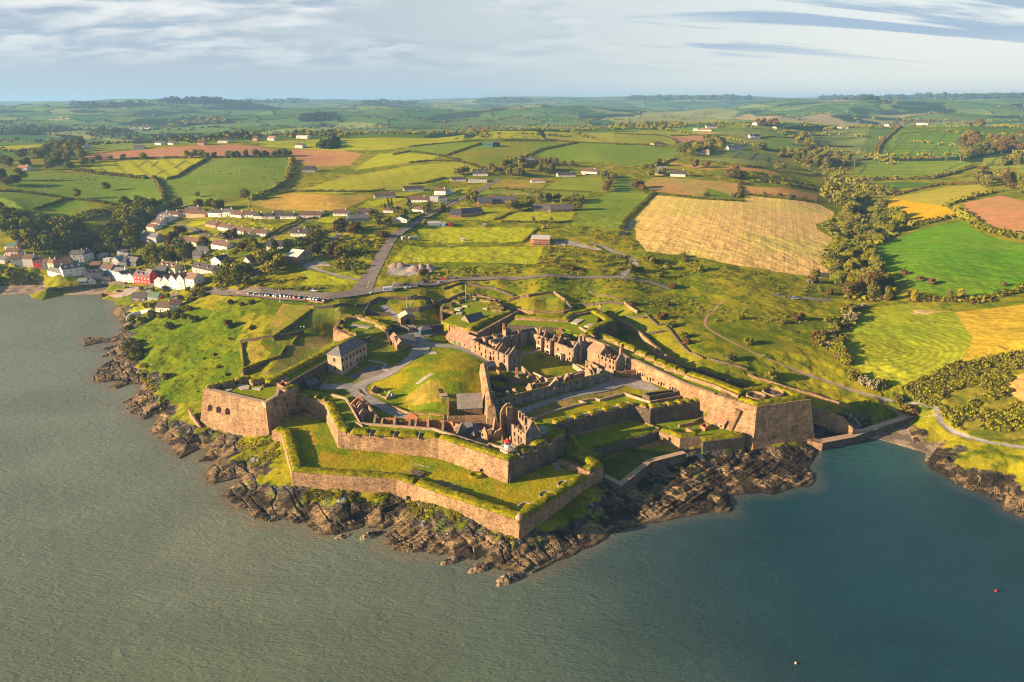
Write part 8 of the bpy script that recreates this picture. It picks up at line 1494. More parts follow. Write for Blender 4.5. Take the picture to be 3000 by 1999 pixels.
scrub('scrub','V',[(250,370),(480,350),(820,470),(1000,640),(640,640),(320,600)],300,2.,'dgo',311); scrub('scrub','V',[(660,260),(760,230),(960,200),(1030,240),(860,300),(700,340)],120,1.5,'d',312,flat=.5)
scrub('scrub','X',[(1220,1010),(1600,1080),(2000,1120),(1980,1200),(1900,1280),(1400,1270),(1160,1200)],520,.9,'dgoy',313); scrub('scrub','X',[(1500,830),(1900,870),(2100,980),(2050,1050),(1800,980),(1550,900)],260,1.1,'dgy',314); scrub('scrub','X',[(0,1270),(600,1200),(1150,1190),(1200,1270),(600,1290),(100,1320)],240,.8,'goy',315)
scrub('heath','E',[(200,85),(1200,60),(1640,60),(2195,100),(2195,400),(1900,400),(1640,290),(1060,230),(700,200)],380,.7,'ggog',316,flat=.55); scrub('heath','F',[(150,-90),(700,-60),(1500,100),(1400,200),(500,140),(200,130)],220,.75,'ggo',317,flat=.5); scrub('heath','Y',[(100,1240),(600,1270),(1500,1420),(1980,1480),(1900,1700),(500,1560),(0,1480)],330,.85,'ggo',318,flat=.55)
scrub('heath','L',[(520,100),(900,-80),(1500,0),(1560,160),(1560,400),(1300,560),(1230,640),(900,680),(760,460)],260,.4,'gyy',319,flat=.4); scrub('heath','L',[(640,330),(740,420),(800,560),(900,720),(860,800),(760,620),(660,450)],160,.8,'gyo',320,flat=.5)
scrub('cliff_grass','J',[(730,520),(1400,520),(1700,560),(1800,600),(1300,700),(760,640)],700,.45,'gyyo',321,flat=.5,leaf=.3); scrub('cliff_grass','J',[(430,380),(560,250),(680,110),(720,320),(780,430),(600,450)],380,.45,'gyy',322,flat=.6); scrub('cliff_grass','J',[(250,200),(400,70),(600,80),(630,150),(400,220)],170,.42,'gyy',323,flat=.6); scrub('cliff_grass','B',[(650,1110),(1000,1200),(1200,1330),(1050,1420),(720,1330),(600,1250)],480,.45,'gyy',324,flat=.6); scrub('cliff_grass','K',[(430,560),(620,640),(680,700),(520,720)],60,.5,'yo',325); scrub('cliff_grass','K',[(900,480),(1200,330),(1480,170),(1540,260),(1300,400),(1000,540)],120,.5,'go',326)
scrub('wood','H',[(0,250),(300,240),(620,262),(860,260),(980,300),(1500,300),(1600,280),(1750,330),(1300,350),(980,345),(600,275),(100,275)],520,8,'d',327,nq=20); scrub('wood','H',[(0,280),(220,280),(420,310),(560,340),(560,330),(440,300),(0,295)],160,7,'d',328,nq=20); scrub('wood','H',[(1080,250),(1300,200),(1540,195),(1560,215),(1250,240)],220,10,'d',329,nq=18); scrub('wood','H',[(2080,205),(2100,165),(2250,155),(2353,180),(2353,215),(2200,205)],170,9,'c',330,nq=18); scrub('wood','H',[(1600,300),(2000,270),(2353,280),(2353,330),(1900,325),(1650,345)],150,6,'do',331,nq=20); scrub('wood','H',[(2200,380),(2310,330),(2330,370),(2280,395)],60,6,'c',332,nq=22)
scrub('wood','Y',[(0,50),(200,30),(420,40),(640,75),(640,95),(300,98),(0,80)],200,7,'d',333,nq=20); scrub('wood','T',[(1050,300),(1080,290),(1120,290),(1120,305)],40,6,'dr',334,nq=22); scrub('wood','Z',[(950,30),(1200,10),(1700,20),(1400,30),(1050,50)],90,7,'dr',335,nq=20)
scrub('scrub','V',[(-20,725),(300,745),(430,765),(430,880),(300,890),(-20,895)],260,1.3,'dgoo',336); scrub('garden_shrubs','W',[(0,440),(600,460),(1060,440),(900,560),(620,610),(480,700),(0,700)],260,.8,'dgyg',337); scrub('garden_shrubs','V',[(1300,640),(1480,560),(1900,560),(2195,480),(2195,800),(1950,800),(1760,740),(1640,690),(1400,760)],330,1.1,'dgor',338); scrub('garden_shrubs','V',[(30,720),(900,640),(1250,690),(1450,760),(1250,880),(1020,880),(440,880)],150,.8,'dg',339)
scrub('garden_shrubs','X',[(-50,560),(350,400),(720,380),(560,480),(300,680),(0,720)],150,1.,'dgy',340); scrub('garden_shrubs','X',[(600,520),(1000,540),(1600,560),(1560,680),(1100,640),(640,620)],160,1.,'dgo',341)
# hedgerows and trees of the far farmland
hx=RS.choice(HX,3600); fX=GX[FARM][hx]; fY=GY[FARM][hx]; clumps('hedgerows',np.c_[fX,fY],2.2+RG[FARM][hx]*.0011*(.5+RS.rand(3600)),12,.42,[LM['d'],LM['g']],kind='stuff',seed=12,flat=.75)
M_TRACK=mat('wheel_track',(.07,.11,.015),rough=.95)
for c,L,w in (('Z',[((935,340),(1000,260),(1150,140)),((1010,220),(1045,170),(1095,130)),((1112,352),(1200,250),(1320,130)),((1310,345),(1400,230),(1485,112)),((1470,385),(1520,310),(1500,280),(1570,210),(1650,100)),((940,310),(940,240)),((680,505),(720,460),(740,412)),((1340,525),(1480,470),(1610,405)),((1885,425),(1910,380),(1960,345)),((745,305),(765,255)),((870,205),(910,165))],3.),('Y',[((930,352),(1025,290)),((1080,360),(1165,298)),((1235,368),(1305,310)),((1395,382),(1420,345),(1365,318)),((1590,125),(1640,98)),((1680,128),(1740,97)),((1760,135),(1850,95)),((1850,155),(1950,95)),((1970,160),(2070,92)),((2095,162),(2180,100))],3.),('H',[((950,515),(1010,475)),((1040,520),(1090,478)),((1200,525),(1275,475)),((1085,565),(1140,540))],2.2),('X',[((420,30),(450,5)),((680,0),(720,34)),((820,0),(845,34)),((930,0),(960,32)),((1050,0),(1085,30)),((1150,0),(1190,28))],3.)):
 for xy in L: ribbon('wheel_track',G(c,*xy),w,M_TRACK,.25,smooth=1,step=8)
# distant hill woods along the skyline
P=[]; rs=np.random.RandomState(5)
for (x0,x1,yy,n) in ((480,900,294,220),(1060,1230,298,60),(1400,1560,291,70),(1840,2060,284,120),(2060,2200,284,120),(2400,2640,284,130),(2640,3000,281,160),(200,420,305,60)):
 for k in range(n):
  g=G('N',(x0+(x1-x0)*rs.rand(),yy+rs.rand()*9))[0]
  P.append(g[:2])
clumps('wood',P,26,14,.42,[LM['c']],kind='stuff',seed=9,flat=.5,lift=.1)
# ================================================================ CARS, PEOPLE, CATTLE, POLES AND SMALL THINGS
def carpaint(n,c): return mat(n,c,rough=.3,spec=.5,var=.04)
PAINT=dict(w=carpaint('white_car',(.75,.75,.73)),s=carpaint('silver_car',(.42,.44,.45)),g=carpaint('grey_car',(.13,.14,.15)),k=carpaint('black_car',(.02,.021,.024)),n=carpaint('navy_car',(.025,.055,.12)),b=carpaint('pale_blue_car',(.35,.45,.52)),r=carpaint('red_car',(.5,.02,.03)),m=carpaint('maroon_car',(.16,.025,.03)))
M_TYRE=mat('tyre',(.02,.02,.02),rough=.9); M_LAMP=mat('lamp_glass',(.8,.8,.75),rough=.2)
def carmesh(l,w,h,van=False):
 X=[-l/2,-l*.47,-l*.25,l*.12,l*.30,l*.46,l/2]; lo=.28; zb=h*.58
 prof=[(X[0],.5),(X[1],zb),(X[2],zb+.02),(X[3],zb),(X[4],zb-.06),(X[5],zb-.16),(X[6],.52)]
 b=MB(); V=[];
 for x,z in prof: V+=[(x,-w/2,lo),(x,-w/2,z-.16),(x,-w/2+.12,z),(x,w/2-.12,z),(x,w/2,z-.16),(x,w/2,lo)]
 F=[(i*6+k,i*6+(k+1)%6,(i+1)*6+(k+1)%6,(i+1)*6+k) for i in range(6) for k in range(6)]+[tuple(range(5,-1,-1)),tuple(range(36,42))]
 b.add(V,F); r=[(-l*.44,zb-.03),(-l*.36,h),(l*.02,h),(l*.2,zb-.03)] if not van else [(-l*.49,zb-.03),(-l*.48,h),(l*.2,h),(l*.36,zb-.03)]
 b.add([(r[1][0],-w/2+.26,h),(r[2][0],-w/2+.26,h),(r[2][0],w/2-.26,h),(r[1][0],w/2-.26,h)]+[(r[1][0],-w/2+.24,h-.05),(r[2][0],-w/2+.24,h-.05),(r[2][0],w/2-.24,h-.05),(r[1][0],w/2-.24,h-.05)],[(0,1,2,3),(4,5,1,0),(5,6,2,1),(6,7,3,2),(7,4,0,3)])
 g=MB(); g.hexa([(r[0][0],-w/2+.08,zb-.06),(r[3][0],-w/2+.08,zb-.06),(r[3][0],w/2-.08,zb-.06),(r[0][0],w/2-.08,zb-.06)],[(r[1][0],-w/2+.25,h-.045),(r[2][0],-w/2+.25,h-.045),(r[2][0],w/2-.25,h-.045),(r[1][0],w/2-.25,h-.045)])
 wh=MB(); n=12; wh.add([(.32*math.cos(t),s,.32*math.sin(t)) for s in(-.11,.11) for t in np.arange(n)*2*math.pi/n],[(i,(i+1)%n,n+(i+1)%n,n+i) for i in range(n)]+[tuple(range(n)),tuple(range(2*n-1,n-1,-1))])
 hd=MB(); hd.box(0,0,0,.1,.34,.16); return b,g.mesh('window',[M_GLASS]),wh.mesh('wheel',[M_TYRE]),hd.mesh('headlight',[M_LAMP])
KIT={False:carmesh(4.3,1.78,1.48),True:carmesh(5.,1.95,2.1,True)}; BODY={}
def car(c,x,y,dx,dy,col,label,van=False,group=None,cat='car'):
 p,q_=G(c,(x,y),(x+dx,y+dy)); b,g,wm,hm=KIT[van]; l,w=(5.,1.95) if van else (4.3,1.78); k=(van,col)
 if k not in BODY: BODY[k]=b.mesh('body',[PAINT[col]])
 R=empty('parked_car' if not van else 'van',(p[0],p[1],p[2]+.2),math.atan2(q_[1]-p[1],q_[0]-p[0]),label,cat,group); link('body',BODY[k],R); link('window',g,R)
 for sx in(-.3,.31):
  for sy in(-1,1): o=link('wheel',wm,R); o.location=(sx*l,sy*(w/2-.1),.32)
 for sy in(-1,1): o=link('headlight',hm,R); o.location=(l*.485,sy*w*.34,.62)
 return R
ROW=[(280,88,'s','silver car at the far left end'),(392,98,'w','cream-white car second from the left'),(500,103,'g','dark grey car third from the left'),(545,108,'n','navy car fourth from the left'),(592,112,'n','navy car fifth from the left'),(642,116,'n','navy car sixth from the left'),(738,124,'s','silver car left of the white pole'),(780,126,'b','pale blue car just left of the white pole'),(862,126,'n','navy car just right of the white pole'),(940,132,'k','black car tenth from the left'),(998,140,'g','grey car left of the dark one near the red hatchback'),(1050,144,'k','black car left of the middle red car'),(1117,150,'r','bright red car in the middle'),(1212,160,'n','lone navy car right of the middle red one'),(1318,173,'m','maroon car after the gap'),(1378,178,'s','silver car beside the maroon one'),(1418,182,'g','grey car between two silver ones'),(1470,187,'w','white car third from the right end'),(1532,195,'b','pale blue car second from the right end'),(1655,212,'r','red car at the right end')]
for x,y,c,t in ROW: car('w',x,y-6,60,-26,c,t+' of the car park row',group='cars parked in the car park row')
for c,x,y,dx,dy,k,t in (('W',1005,1113,60,2,'w','white car driving past the parked row'),('W',1550,1130,60,-12,'w','white car at the turn beside the road junction'),('W',1865,1084,60,-8,'w','white car on the coast road right of the camper'),('W',1970,1066,60,-10,'n','blue car on the coast road'),('W',1757,1052,60,4,'w','white car parked on the verge above the camper'),('W',1852,1054,60,4,'k','black car parked on the verge above the camper'),('W',2025,1024,60,-6,'k','black car further right on the verge'),('W',2178,1032,60,-8,'b','pale blue car on the coast road'),('X',312,1315,60,2,'r','red car on the verge of the coast road'),('X',392,1306,60,2,'g','grey car beside the red one on the verge'),('X',595,1291,60,3,'k','dark car alone on the coast road'),('R',52,238,40,4,'g','dark car on the short road by the gully'),('R',88,242,40,4,'s','silver car on the short road by the gully'),('V',1100,960,40,-14,'k','black car on the quay'),('V',1175,925,40,-10,'n','blue car on the quay'),('V',1482,1018,20,-20,'r','red car on the shore lane'),('V',1850,405,40,12,'r','red car on the upper estate road'),('V',1818,393,40,14,'n','blue car on the upper estate road'),('V',2018,448,40,10,'k','dark car on the lower estate road'),('V',1614,302,40,8,'w','white car before the upper village row'),('W',155,584,40,-14,'k','black car outside the middle bungalows'),('W',245,614,40,-14,'n','blue car outside the middle bungalows'),('W',342,663,40,-10,'w','white car below the middle bungalows'),('W',376,648,40,-10,'k','black car below the middle bungalows'),('X',360,697,40,-4,'k','black car on the brick house drive'),('W',1075,378,40,4,'w','white car behind the upper bungalow row')): car(c,x,y,dx,dy,k,t)
car('X',1605,352,40,6,'w','white van parked by the wide white bungalow',True,cat='van')
p,q_=G('W',(1688,1112),(1748,1106)); R=empty('camper_van',(p[0],p[1],p[2]+.2),math.atan2(q_[1]-p[1],q_[0]-p[0]),'cream camper van parked on the coast road','camper van')
b=MB(); b.hexa([(-3.2,-1.1,.35),(1.7,-1.1,.35),(1.7,1.1,.35),(-3.2,1.1,.35)],[(-3.25,-1.1,2.85),(1.9,-1.1,2.85),(1.9,1.1,2.85),(-3.25,1.1,2.85)]); b.hexa([(1.9,-1,1.95),(3.,-1,2.2),(3.,1,2.2),(1.9,1,1.95)],[(1.9,-1,2.85),(2.6,-.9,2.8),(2.6,.9,2.8),(1.9,1,2.85)]); b.hexa([(1.7,-.95,.35),(3.4,-.95,.35),(3.4,.95,.35),(1.7,.95,.35)],[(1.9,-.9,1.95),(2.4,-.85,1.9),(2.4,.85,1.9),(1.9,.9,1.95)]); b.build('body',PAINT['w'],R)
for x in(-2.2,-.6): b=MB(); b.box(x,-1.11,1.5,.9,.06,.6); b.build('window',M_GLASS,R)
b=MB(); b.hexa([(2.45,-.8,1.3),(2.9,-.8,1.15),(2.9,.8,1.15),(2.45,.8,1.3)],[(2.2,-.75,1.9),(2.42,-.75,1.92),(2.42,.75,1.92),(2.2,.75,1.9)]); b.build('windscreen',M_GLASS,R)
for x in(-2.,2.5):
 for y in(-.98,.98): o=link('wheel',KIT[True][2],R); o.location=(x,y,.32)
# figures grown from a skeleton
def skin(name,joints,edges,radii,mats,pick):
 import bmesh
 me=bpy.data.meshes.new(name); me.from_pydata(joints,edges,[]); o=bpy.data.objects.new(name,me); C.objects.link(o)
 o.modifiers.new('s','SKIN'); sv_=me.skin_vertices[0].data
 for i,r in enumerate(radii): sv_[i].radius=(r,r)
 sv_[0].use_root=True
 sd=o.modifiers.new('d','SUBSURF'); sd.levels=1
 ev=o.evaluated_get(bpy.context.evaluated_depsgraph_get()); out=bpy.data.meshes.new_from_object(ev); bpy.data.objects.remove(o)
 for m in mats: out.materials.append(m)
 for f in out.polygons: f.material_index=pick(f.center); f.use_smooth=True
 return out
M_SKIN=mat('skin',(.5,.3,.2),rough=.6); M_HAIR=mat('hair',(.06,.04,.025),rough=.8)
CLO={k:mat(k+'_cloth',v,rough=.9) for k,v in dict(white=(.75,.74,.72),black=(.02,.02,.022),blue=(.05,.1,.25),red=(.5,.05,.05),pink=(.6,.3,.3)).items()}
J=[(0,0,.95),(0,0,1.2),(0,0,1.42),(0,0,1.5),(0,.02,1.66),(.1,0,.9),(.12,.02,.5),(.13,.06,.06),(.13,-.1,.03),(-.1,0,.9),(-.12,-.04,.5),(-.13,.0,.06),(-.13,-.16,.03),(.2,0,1.4),(.27,.02,1.12),(.28,-.08,.86),(-.2,0,1.4),(-.27,.02,1.12),(-.28,-.06,.86)]
EJ=[(0,1),(1,2),(2,3),(3,4),(0,5),(5,6),(6,7),(7,8),(0,9),(9,10),(10,11),(11,12),(2,13),(13,14),(14,15),(2,16),(16,17),(17,18)]
RJ=[.15,.15,.16,.06,.11,.1,.07,.05,.04,.1,.07,.05,.04,.07,.05,.04,.07,.05,.04]
SIT=[(x,y,z) for x,y,z in J]
for i,v in {6:(.12,-.42,.95),7:(.12,-.5,.55),8:(.12,-.62,.52),10:(-.12,-.42,.95),11:(-.12,-.5,.55),12:(-.12,-.62,.52)}.items(): SIT[i]=v
def person(c,x,y,top,bot,label,sit=False,group=None):
 def pick(f): return 3 if f.z>1.7 or (f.z>1.6 and f.y>.05) else 0 if f.z>1.47 or (abs(f.x)>.24 and f.z<.93) else 1 if f.z>.97 else 2
 m=skin('person',SIT if sit else J,EJ,RJ,[M_SKIN,CLO[top],CLO[bot],M_HAIR],pick); g=G(c,(x,y))[0]
 o=link('person',m); o.location=(g[0],g[1],g[2]+(-.5 if sit else .02)); o.rotation_euler=(0,0,x*1.7); tag(o,label,'person',group)
for a in (('w',1203,712,'white','black','person in a white top walking in the covered way, left of two'),('w',1262,708,'white','pink','person in a white top walking in the covered way, right of two'),('w',1525,268,'black','black','person in black at the end of the car park wall'),('w',1553,262,'red','black','person in red at the end of the car park wall'),('F',1050,468,'white','blue','walker in white on the hillside path'),('F',1062,470,'blue','black','walker in blue on the hillside path'),('F',1697,1115,'red','white','person in red by the cove causeway'),('F',1708,1113,'white','blue','person in white by the cove causeway'),('W',1720,696,'white','black','person in white walking on the hill road'),('w',1745,160,'red','black','person in red crossing the car park'),('D',548,402,'white','blue','person sitting on the grass of the small bastion, left of two',True),('D',597,394,'white','white','person in white sitting on the grass of the small bastion',True),('L',950,735,'pink','black','person sitting on the cliff edge path',True),('L',1195,858,'red','black','person in red resting below the great left bastion',True),('D',985,442,'blue','black','person in blue beside the guard house')): person(*a)
M_COW=mat('black_hide',(.018,.015,.013),rough=.8); M_COWW=mat('pied_hide',(.6,.58,.54),rough=.8,mottle=((.03,.025,.02),1.2,.5,.55))
CJ=[(-.7,0,1.1),(0,0,1.05),(.65,0,1.15),(1.05,0,1.25),(1.45,0,1.0),(.6,.22,.75),(.62,.22,.38),(.6,.22,.04),(.6,-.22,.75),(.62,-.22,.38),(.6,-.22,.04),(-.7,.22,.8),(-.82,.22,.42),(-.74,.22,.04),(-.7,-.22,.8),(-.82,-.22,.42),(-.74,-.22,.04),(-1.02,0,1.1),(-1.08,0,.6),(1.12,.2,1.35),(1.12,-.2,1.35)]
CE=[(0,1),(1,2),(2,3),(3,4),(2,5),(5,6),(6,7),(2,8),(8,9),(9,10),(0,11),(11,12),(12,13),(0,14),(14,15),(15,16),(0,17),(17,18),(3,19),(3,20)]
CRr=[.36,.4,.36,.2,.13,.14,.08,.07,.14,.08,.07,.17,.08,.07,.17,.08,.07,.06,.03,.05,.05]
cowm=[skin('cow',CJ,CE,CRr,[m],lambda f:0) for m in(M_COW,M_COWW)]
def cows(c,L,where,k,sc=1.):
 for i,(x,y) in enumerate(sorted(L)):
  g=G(c,(x,y))[0]; o=link('cow',cowm[k]); o.location=g; o.rotation_euler=(0,0,(x*7.3)%6.28); o.scale=(sc,)*3; tag(o,f"{'black' if k==0 else 'black and white'} cow, {ordw(i)} from the left {where}",'cow','cows '+where)
cows('H',[(290,618),(325,606),(357,606),(424,596),(558,586),(560,607),(601,600),(617,610),(656,607),(661,595),(776,598),(828,607),(660,668)],'in the left pasture',0)
cows('H',[(1653,466),(1677,503),(1735,491),(1757,486),(1853,489),(1823,522),(1905,518),(1938,522),(1872,565),(1891,574),(1923,562),(1813,594),(1829,597),(1878,600),(1903,607),(1512,556),(1473,570),(1586,569)],'in the middle cow pasture',0)
cows('Z',[(95,60),(120,52),(145,58),(170,55),(195,50),(215,58),(235,52),(260,60),(275,55),(300,50),(320,58),(345,62),(365,50),(385,60),(405,56),(440,52),(455,58)],'on the distant ridge pasture',1,1.2)
# poles
def upole(c,x,y,h,where):
 g=G(c,(x,y))[0]; b=MB(); b.tube((g[0],g[1],g[2]-.4),(g[0],g[1],g[2]+h),.2,7,r2=.13); b.box(g[0],g[1],g[2]+h-.8,1.9,.14,.14,.4)
 for k in(-.8,0,.8): b.lathe(g[0]+k*math.cos(.4),g[1]+k*math.sin(.4),[(.05,g[2]+h-.66),(.07,g[2]+h-.4)],5)
 tag(b.build('utility_pole',M_PALE),'pale utility pole '+where,'utility pole')
for a in (('H',322,700,9,'at the foot of the big left pasture'),('H',673,697,9,'beside the fuller tree in the left pasture'),('H',252,808,9,'in the lower left field'),('H',570,808,9,'in the olive rough field'),('H',1375,640,9,'left in the cow pasture'),('H',1655,572,9,'in the middle of the cow pasture'),('H',1097,670,9,'in the hedge right of the left pasture'),('W',1172,192,9,'below the lime hill field'),('W',1525,80,10,'standing in the lime hill field'),('W',1622,190,9,'beside the hedge near the white bungalow'),('W',405,345,9,'left of the rough orange field'),('W',237,880,9,'beside the grey dormer house'),('X',258,222,10,'in the hedge of the small lime field'),('X',400,178,9,'at the lower corner of the olive field'),('X',1060,168,9,'in the olive ridge field'),('Y',1523,472,10,'at the end of the narrow brown strip'),('Z',982,348,10,'left in the big striped green field'),('Z',1273,328,10,'right in the big striped green field'),('Z',1605,400,11,'between the two right striped fields'),('Z',632,445,12,'leaning at the left of the bright striped field'),('V',1702,765,9,'beside the long dark-roofed house'),('V',2117,735,9,'on the lane below the estate'),('V',1105,580,9,'in the wood behind the grey houses'),('V',1185,350,8,'at the wood edge below the terrace')): upole(*a)
pole('W',692,1205,7.5,'tall white pole behind the car park wall',r=.16,name='white_pole')
# buoys and sea rocks
for c,x,y,m,t in (('S',650,1460,M_PALE,'white and red buoy at the bottom of the picture'),('S',1800,1045,M_RED,'small red buoy on the dark water at the right'),('V',38,1190,M_RED,'small red buoy off the village')):
 p=at(c,x,y,0); b=MB(); b.lathe(p[0],p[1],[(.1,-.3),(.32,-.05),(.35,.2),(.22,.42),(.07,.5),(.05,.65)],12); o=b.build('buoy',m); b=MB(); b.lathe(p[0],p[1],[(.36,.08),(.362,.16)],12); b.build('band',M_RED,o); tag(o,t,'buoy')
M_ROCK=mat('sea_rock',(.26,.19,.12),rough=.9,var=.4,scale=1.2,bump=.25,mottle=((.03,.025,.013),.5,.46,.56))
for c,x,y,r,h,t in (('K',70,920,4.5,.8,'weed-covered skerry left of the point'),('K',340,985,6.,.7,'pale flat rock awash off the point'),('K',590,1090,5.6,1.,'dark weedy rock standing off the very tip of the point'),('J',1520,1000,5.,.8,'bare tan rock in the little bay below the cave'),('J',1270,1010,4.5,.3,'half-sunken slab left of the little bay')):
 p=at(c,x,y,0); n=28; rr=np.linspace(0,1,9); A,Rg=np.meshgrid(np.linspace(0,2*math.pi,n,endpoint=False),rr); X=Rg*np.cos(A)*r*(1+.5*(vnoise(np.cos(A)*1.5+x,np.sin(A)*1.5+y,3)-.5)); Y=X*0+Rg*np.sin(A)*r*.5; X2=X*.8-Y*.55; Y2=X*.5+Y*.8
 Zz=h*(1-Rg**2)*(.6+1.2*ridge(vnoise(X2/1.1+x,Y2/2.6+y,7)))-.5*Rg**3+(fbm(X2*1.2,Y2*1.2,3,4)-.5)*.8*(1-Rg); V=np.stack([X2+p[0],Y2+p[1],Zz],-1).reshape(-1,3); F=[(i*n+k,i*n+(k+1)%n,(i+1)*n+(k+1)%n,(i+1)*n+k) for i in range(8) for k in range(n)]
 tag(link('rock',npmesh('rock',V,F,M_ROCK)),t,'rock')
# bales, heaps, digger, benches, shelters
M_WRAP=mat('black_wrap',(.03,.032,.036),rough=.25,spec=.6)
bale=MB(); bale.lathe(0,0,[(.6,0),(.68,.08),(.68,1.15),(.6,1.22)],12); bm=bale.mesh('silage_bale',[M_WRAP])
for lo,hi,nr,nc,t in ((((90,1022),(150,1025)),((140,932),(188,940)),5,9,'the long stack beside'),(((40,1072),(95,1075)),((75,1042),(135,1045)),3,7,'the short stack below')):
 for i in range(nr):
  for j in range(nc):
   u=i/(nr-1); v=j/(nc-1); x=(lo[0][0]*(1-u)+lo[1][0]*u)*(1-v)+(hi[0][0]*(1-u)+hi[1][0]*u)*v; y=(lo[0][1]*(1-u)+lo[1][1]*u)*(1-v)+(hi[0][1]*(1-u)+hi[1][1]*u)*v
   o=link('silage_bale',bm); o.location=G('Y',(x,y))[0]; tag(o,'round black-wrapped silage bale in '+t+' the tan field','bale','bales in '+t+' the tan field')
M_HEAP=mat('gravel_heap',(.27,.20,.18),rough=.95,var=.25,scale=2,bump=.15)
for i,(x,y,r,h,t) in enumerate(((1740,880,5,3,'left of two small gravel heaps'),(1800,880,5.5,3.4,'right of two small gravel heaps'),(1930,915,6.5,4,'leftmost of the big dark gravel heaps'),(1990,910,7,4.4,'middle of the big dark gravel heaps'),(2060,905,6,4,'rightmost of the big dark gravel heaps'))):
 g=G('W',(x,y))[0]; n=20; A,Rg=np.meshgrid(np.linspace(0,2*math.pi,n,endpoint=False),np.linspace(0,1,9)); X,Y=Rg*np.cos(A)*r,Rg*np.sin(A)*r; Zz=h*np.maximum(0,1-Rg)**.9*(.8+.5*fbm(X/2+x,Y/2,3,5))-.3; V=np.stack([X+g[0],Y+g[1],Zz+g[2]],-1).reshape(-1,3)
 tag(link('gravel_heap',npmesh('gravel_heap',V,[(a*n+k,a*n+(k+1)%n,(a+1)*n+(k+1)%n,(a+1)*n+k) for a in range(8) for k in range(n)],M_HEAP,smooth=True)),t+' in the fenced yard','gravel heap','gravel heaps in the yard')
g=G('X',(1240,850))[0]; R=empty('excavator',g,.3,'yellow excavator on the earth bank above the pitches','excavator'); M_YEL=mat('yellow_machine',(.55,.32,.03),rough=.5,var=.1)
for s in(-1.1,1.1): b=MB(); b.hexa([(-1.8,s-.3,.1),(1.8,s-.3,.1),(1.8,s+.3,.1),(-1.8,s+.3,.1)],[(-2,s-.3,.8),(2,s-.3,.8),(2,s+.3,.8),(-2,s+.3,.8)]); b.build('track',M_TYRE,R)
b=MB(); b.box(-.5,0,.9,3.,2.4,1.1); b.box(-1.4,0,2.,1.4,2.2,.5); b.build('body',M_YEL,R); b=MB(); b.hexa([(.1,-1.1,2),(1.3,-1.1,2),(1.3,0,2),(.1,0,2)],[(.2,-1,3.2),(1.1,-1,3.2),(1.1,-.1,3.2),(.2,-.1,3.2)]); b.build('cab',M_GLASS,R); b=MB(); b.tube((1,.4,1.6),(3.4,.4,4.2),.28,4); b.tube((3.4,.4,4.2),(5.6,.4,2.2),.22,4); b.build('boom',M_YEL,R); b=MB(); b.box(5.7,.4,1.,1.,1.1,1.1,0); b.build('bucket',M_YEL,R)
for c,x,y,t in (('w',1295,285,'picnic table on the lawn below the car park, nearest of two'),('w',1350,272,'picnic table on the lawn below the car park, further of two'),('w',1857,382,'pale picnic table in the covered way by the car park lawn'),('d',225,195,'picnic table on the grass left of the gate lawn'),('d',1105,160,'white bench beside the gate road')):
 g=G(c,(x,y))[0]; b=MB(); b.box(g[0],g[1],g[2]+.7,1.9,.8,.08)
 for s in(-.75,.75): b.box(g[0],g[1]+s,g[2]+.42,1.9,.3,.07)
 for s in(-.7,.7): b.box(g[0]+s,g[1],g[2]-.1,.1,.1,.8); b.box(g[0]+s,g[1],g[2]+.35,.1,1.7,.08)
 o=tag(b.build('picnic_table' if 'table' in t else 'bench',M_WHITE if 'white' in t or 'pale' in t else M_WOOD),t,'picnic table' if 'table' in t else 'bench')
for c,x0,x1,y,t in (('X',472,504,960,'grey open shelter on the bank between the pitches'),('W',1815,1845,634,'left white dugout by the upper pitch'),('W',1885,1915,634,'middle white dugout by the upper pitch'),('W',1925,1955,636,'right white dugout by the upper pitch'),('X',675,705,830,'grey dugout behind the upper pitch')): hs_(c,x0,y,x1,y,2.4,2.,.4,'w' if 'white' in t else 'g','l',t,roof='shed',ch=0,wins=[],doors=[(0,.5,2.2,1.6,M_IRON)],name='shelter',cat='shelter')
for c,x,y,t in (('X',66,1145,'white goal at the bottom left of the lower pitch'),('X',1048,1168,'white goal at the bottom right of the lower pitch')):
 g=G(c,(x,y))[0]; b=MB()
 for s in(-1.5,1.5): b.tube((g[0]+s,g[1],g[2]-.2),(g[0]+s,g[1],g[2]+2.1),.08); b.tube((g[0]+s,g[1],g[2]+2.1),(g[0]+s,g[1]+1.4,g[2]),.05)
 b.tube((g[0]-1.5,g[1],g[2]+2.1),(g[0]+1.5,g[1],g[2]+2.1),.08); tag(b.build('goal',M_WHITE),t,'goal')
for i,(x,y) in enumerate(((375,75),(440,75),(465,55),(470,80),(330,90))): pole('D',x,y,1.2,('first','second','third','fourth','fifth')[i]+' short dark post at the edge of the car park',r=.16,name='bollard',cat='bollard',m=M_IRON,group='posts at the car park edge',cap=False)
# the road's give-way line
ribbon('road_marking',G('W',(1490,1085),(1500,1045),(1506,1020)),.35,M_WHITE,.24,smooth=0)
# origins to the foot of each thing built in place
from mathutils import Matrix
bpy.context.view_layer.update()
for o in list(C.objects):
 if o.parent or o.get('kind') or o.location.length>.01 or o.type not in('MESH','EMPTY'): continue
 if o.type=='MESH' and o.data.users>1: continue
 B=[]
 for q_ in ([o] if o.type=='MESH' else list(o.children)):
  n=len(q_.data.vertices); v=np.empty(n*3,np.float32); q_.data.vertices.foreach_get('co',v); v=v.reshape(-1,3); B.append((v.min(0),v.max(0)))
 if not B: continue
 lo=np.min([b[0] for b in B],0); hi=np.max([b[1] for b in B],0); c=Vector(((lo[0]+hi[0])/2,(lo[1]+hi[1])/2,lo[2])) if True else 0
 if o.type=='MESH': o.data.transform(Matrix.Translation(-c))
 for q_ in o.children: q_.location=q_.location-c
 o.location=c
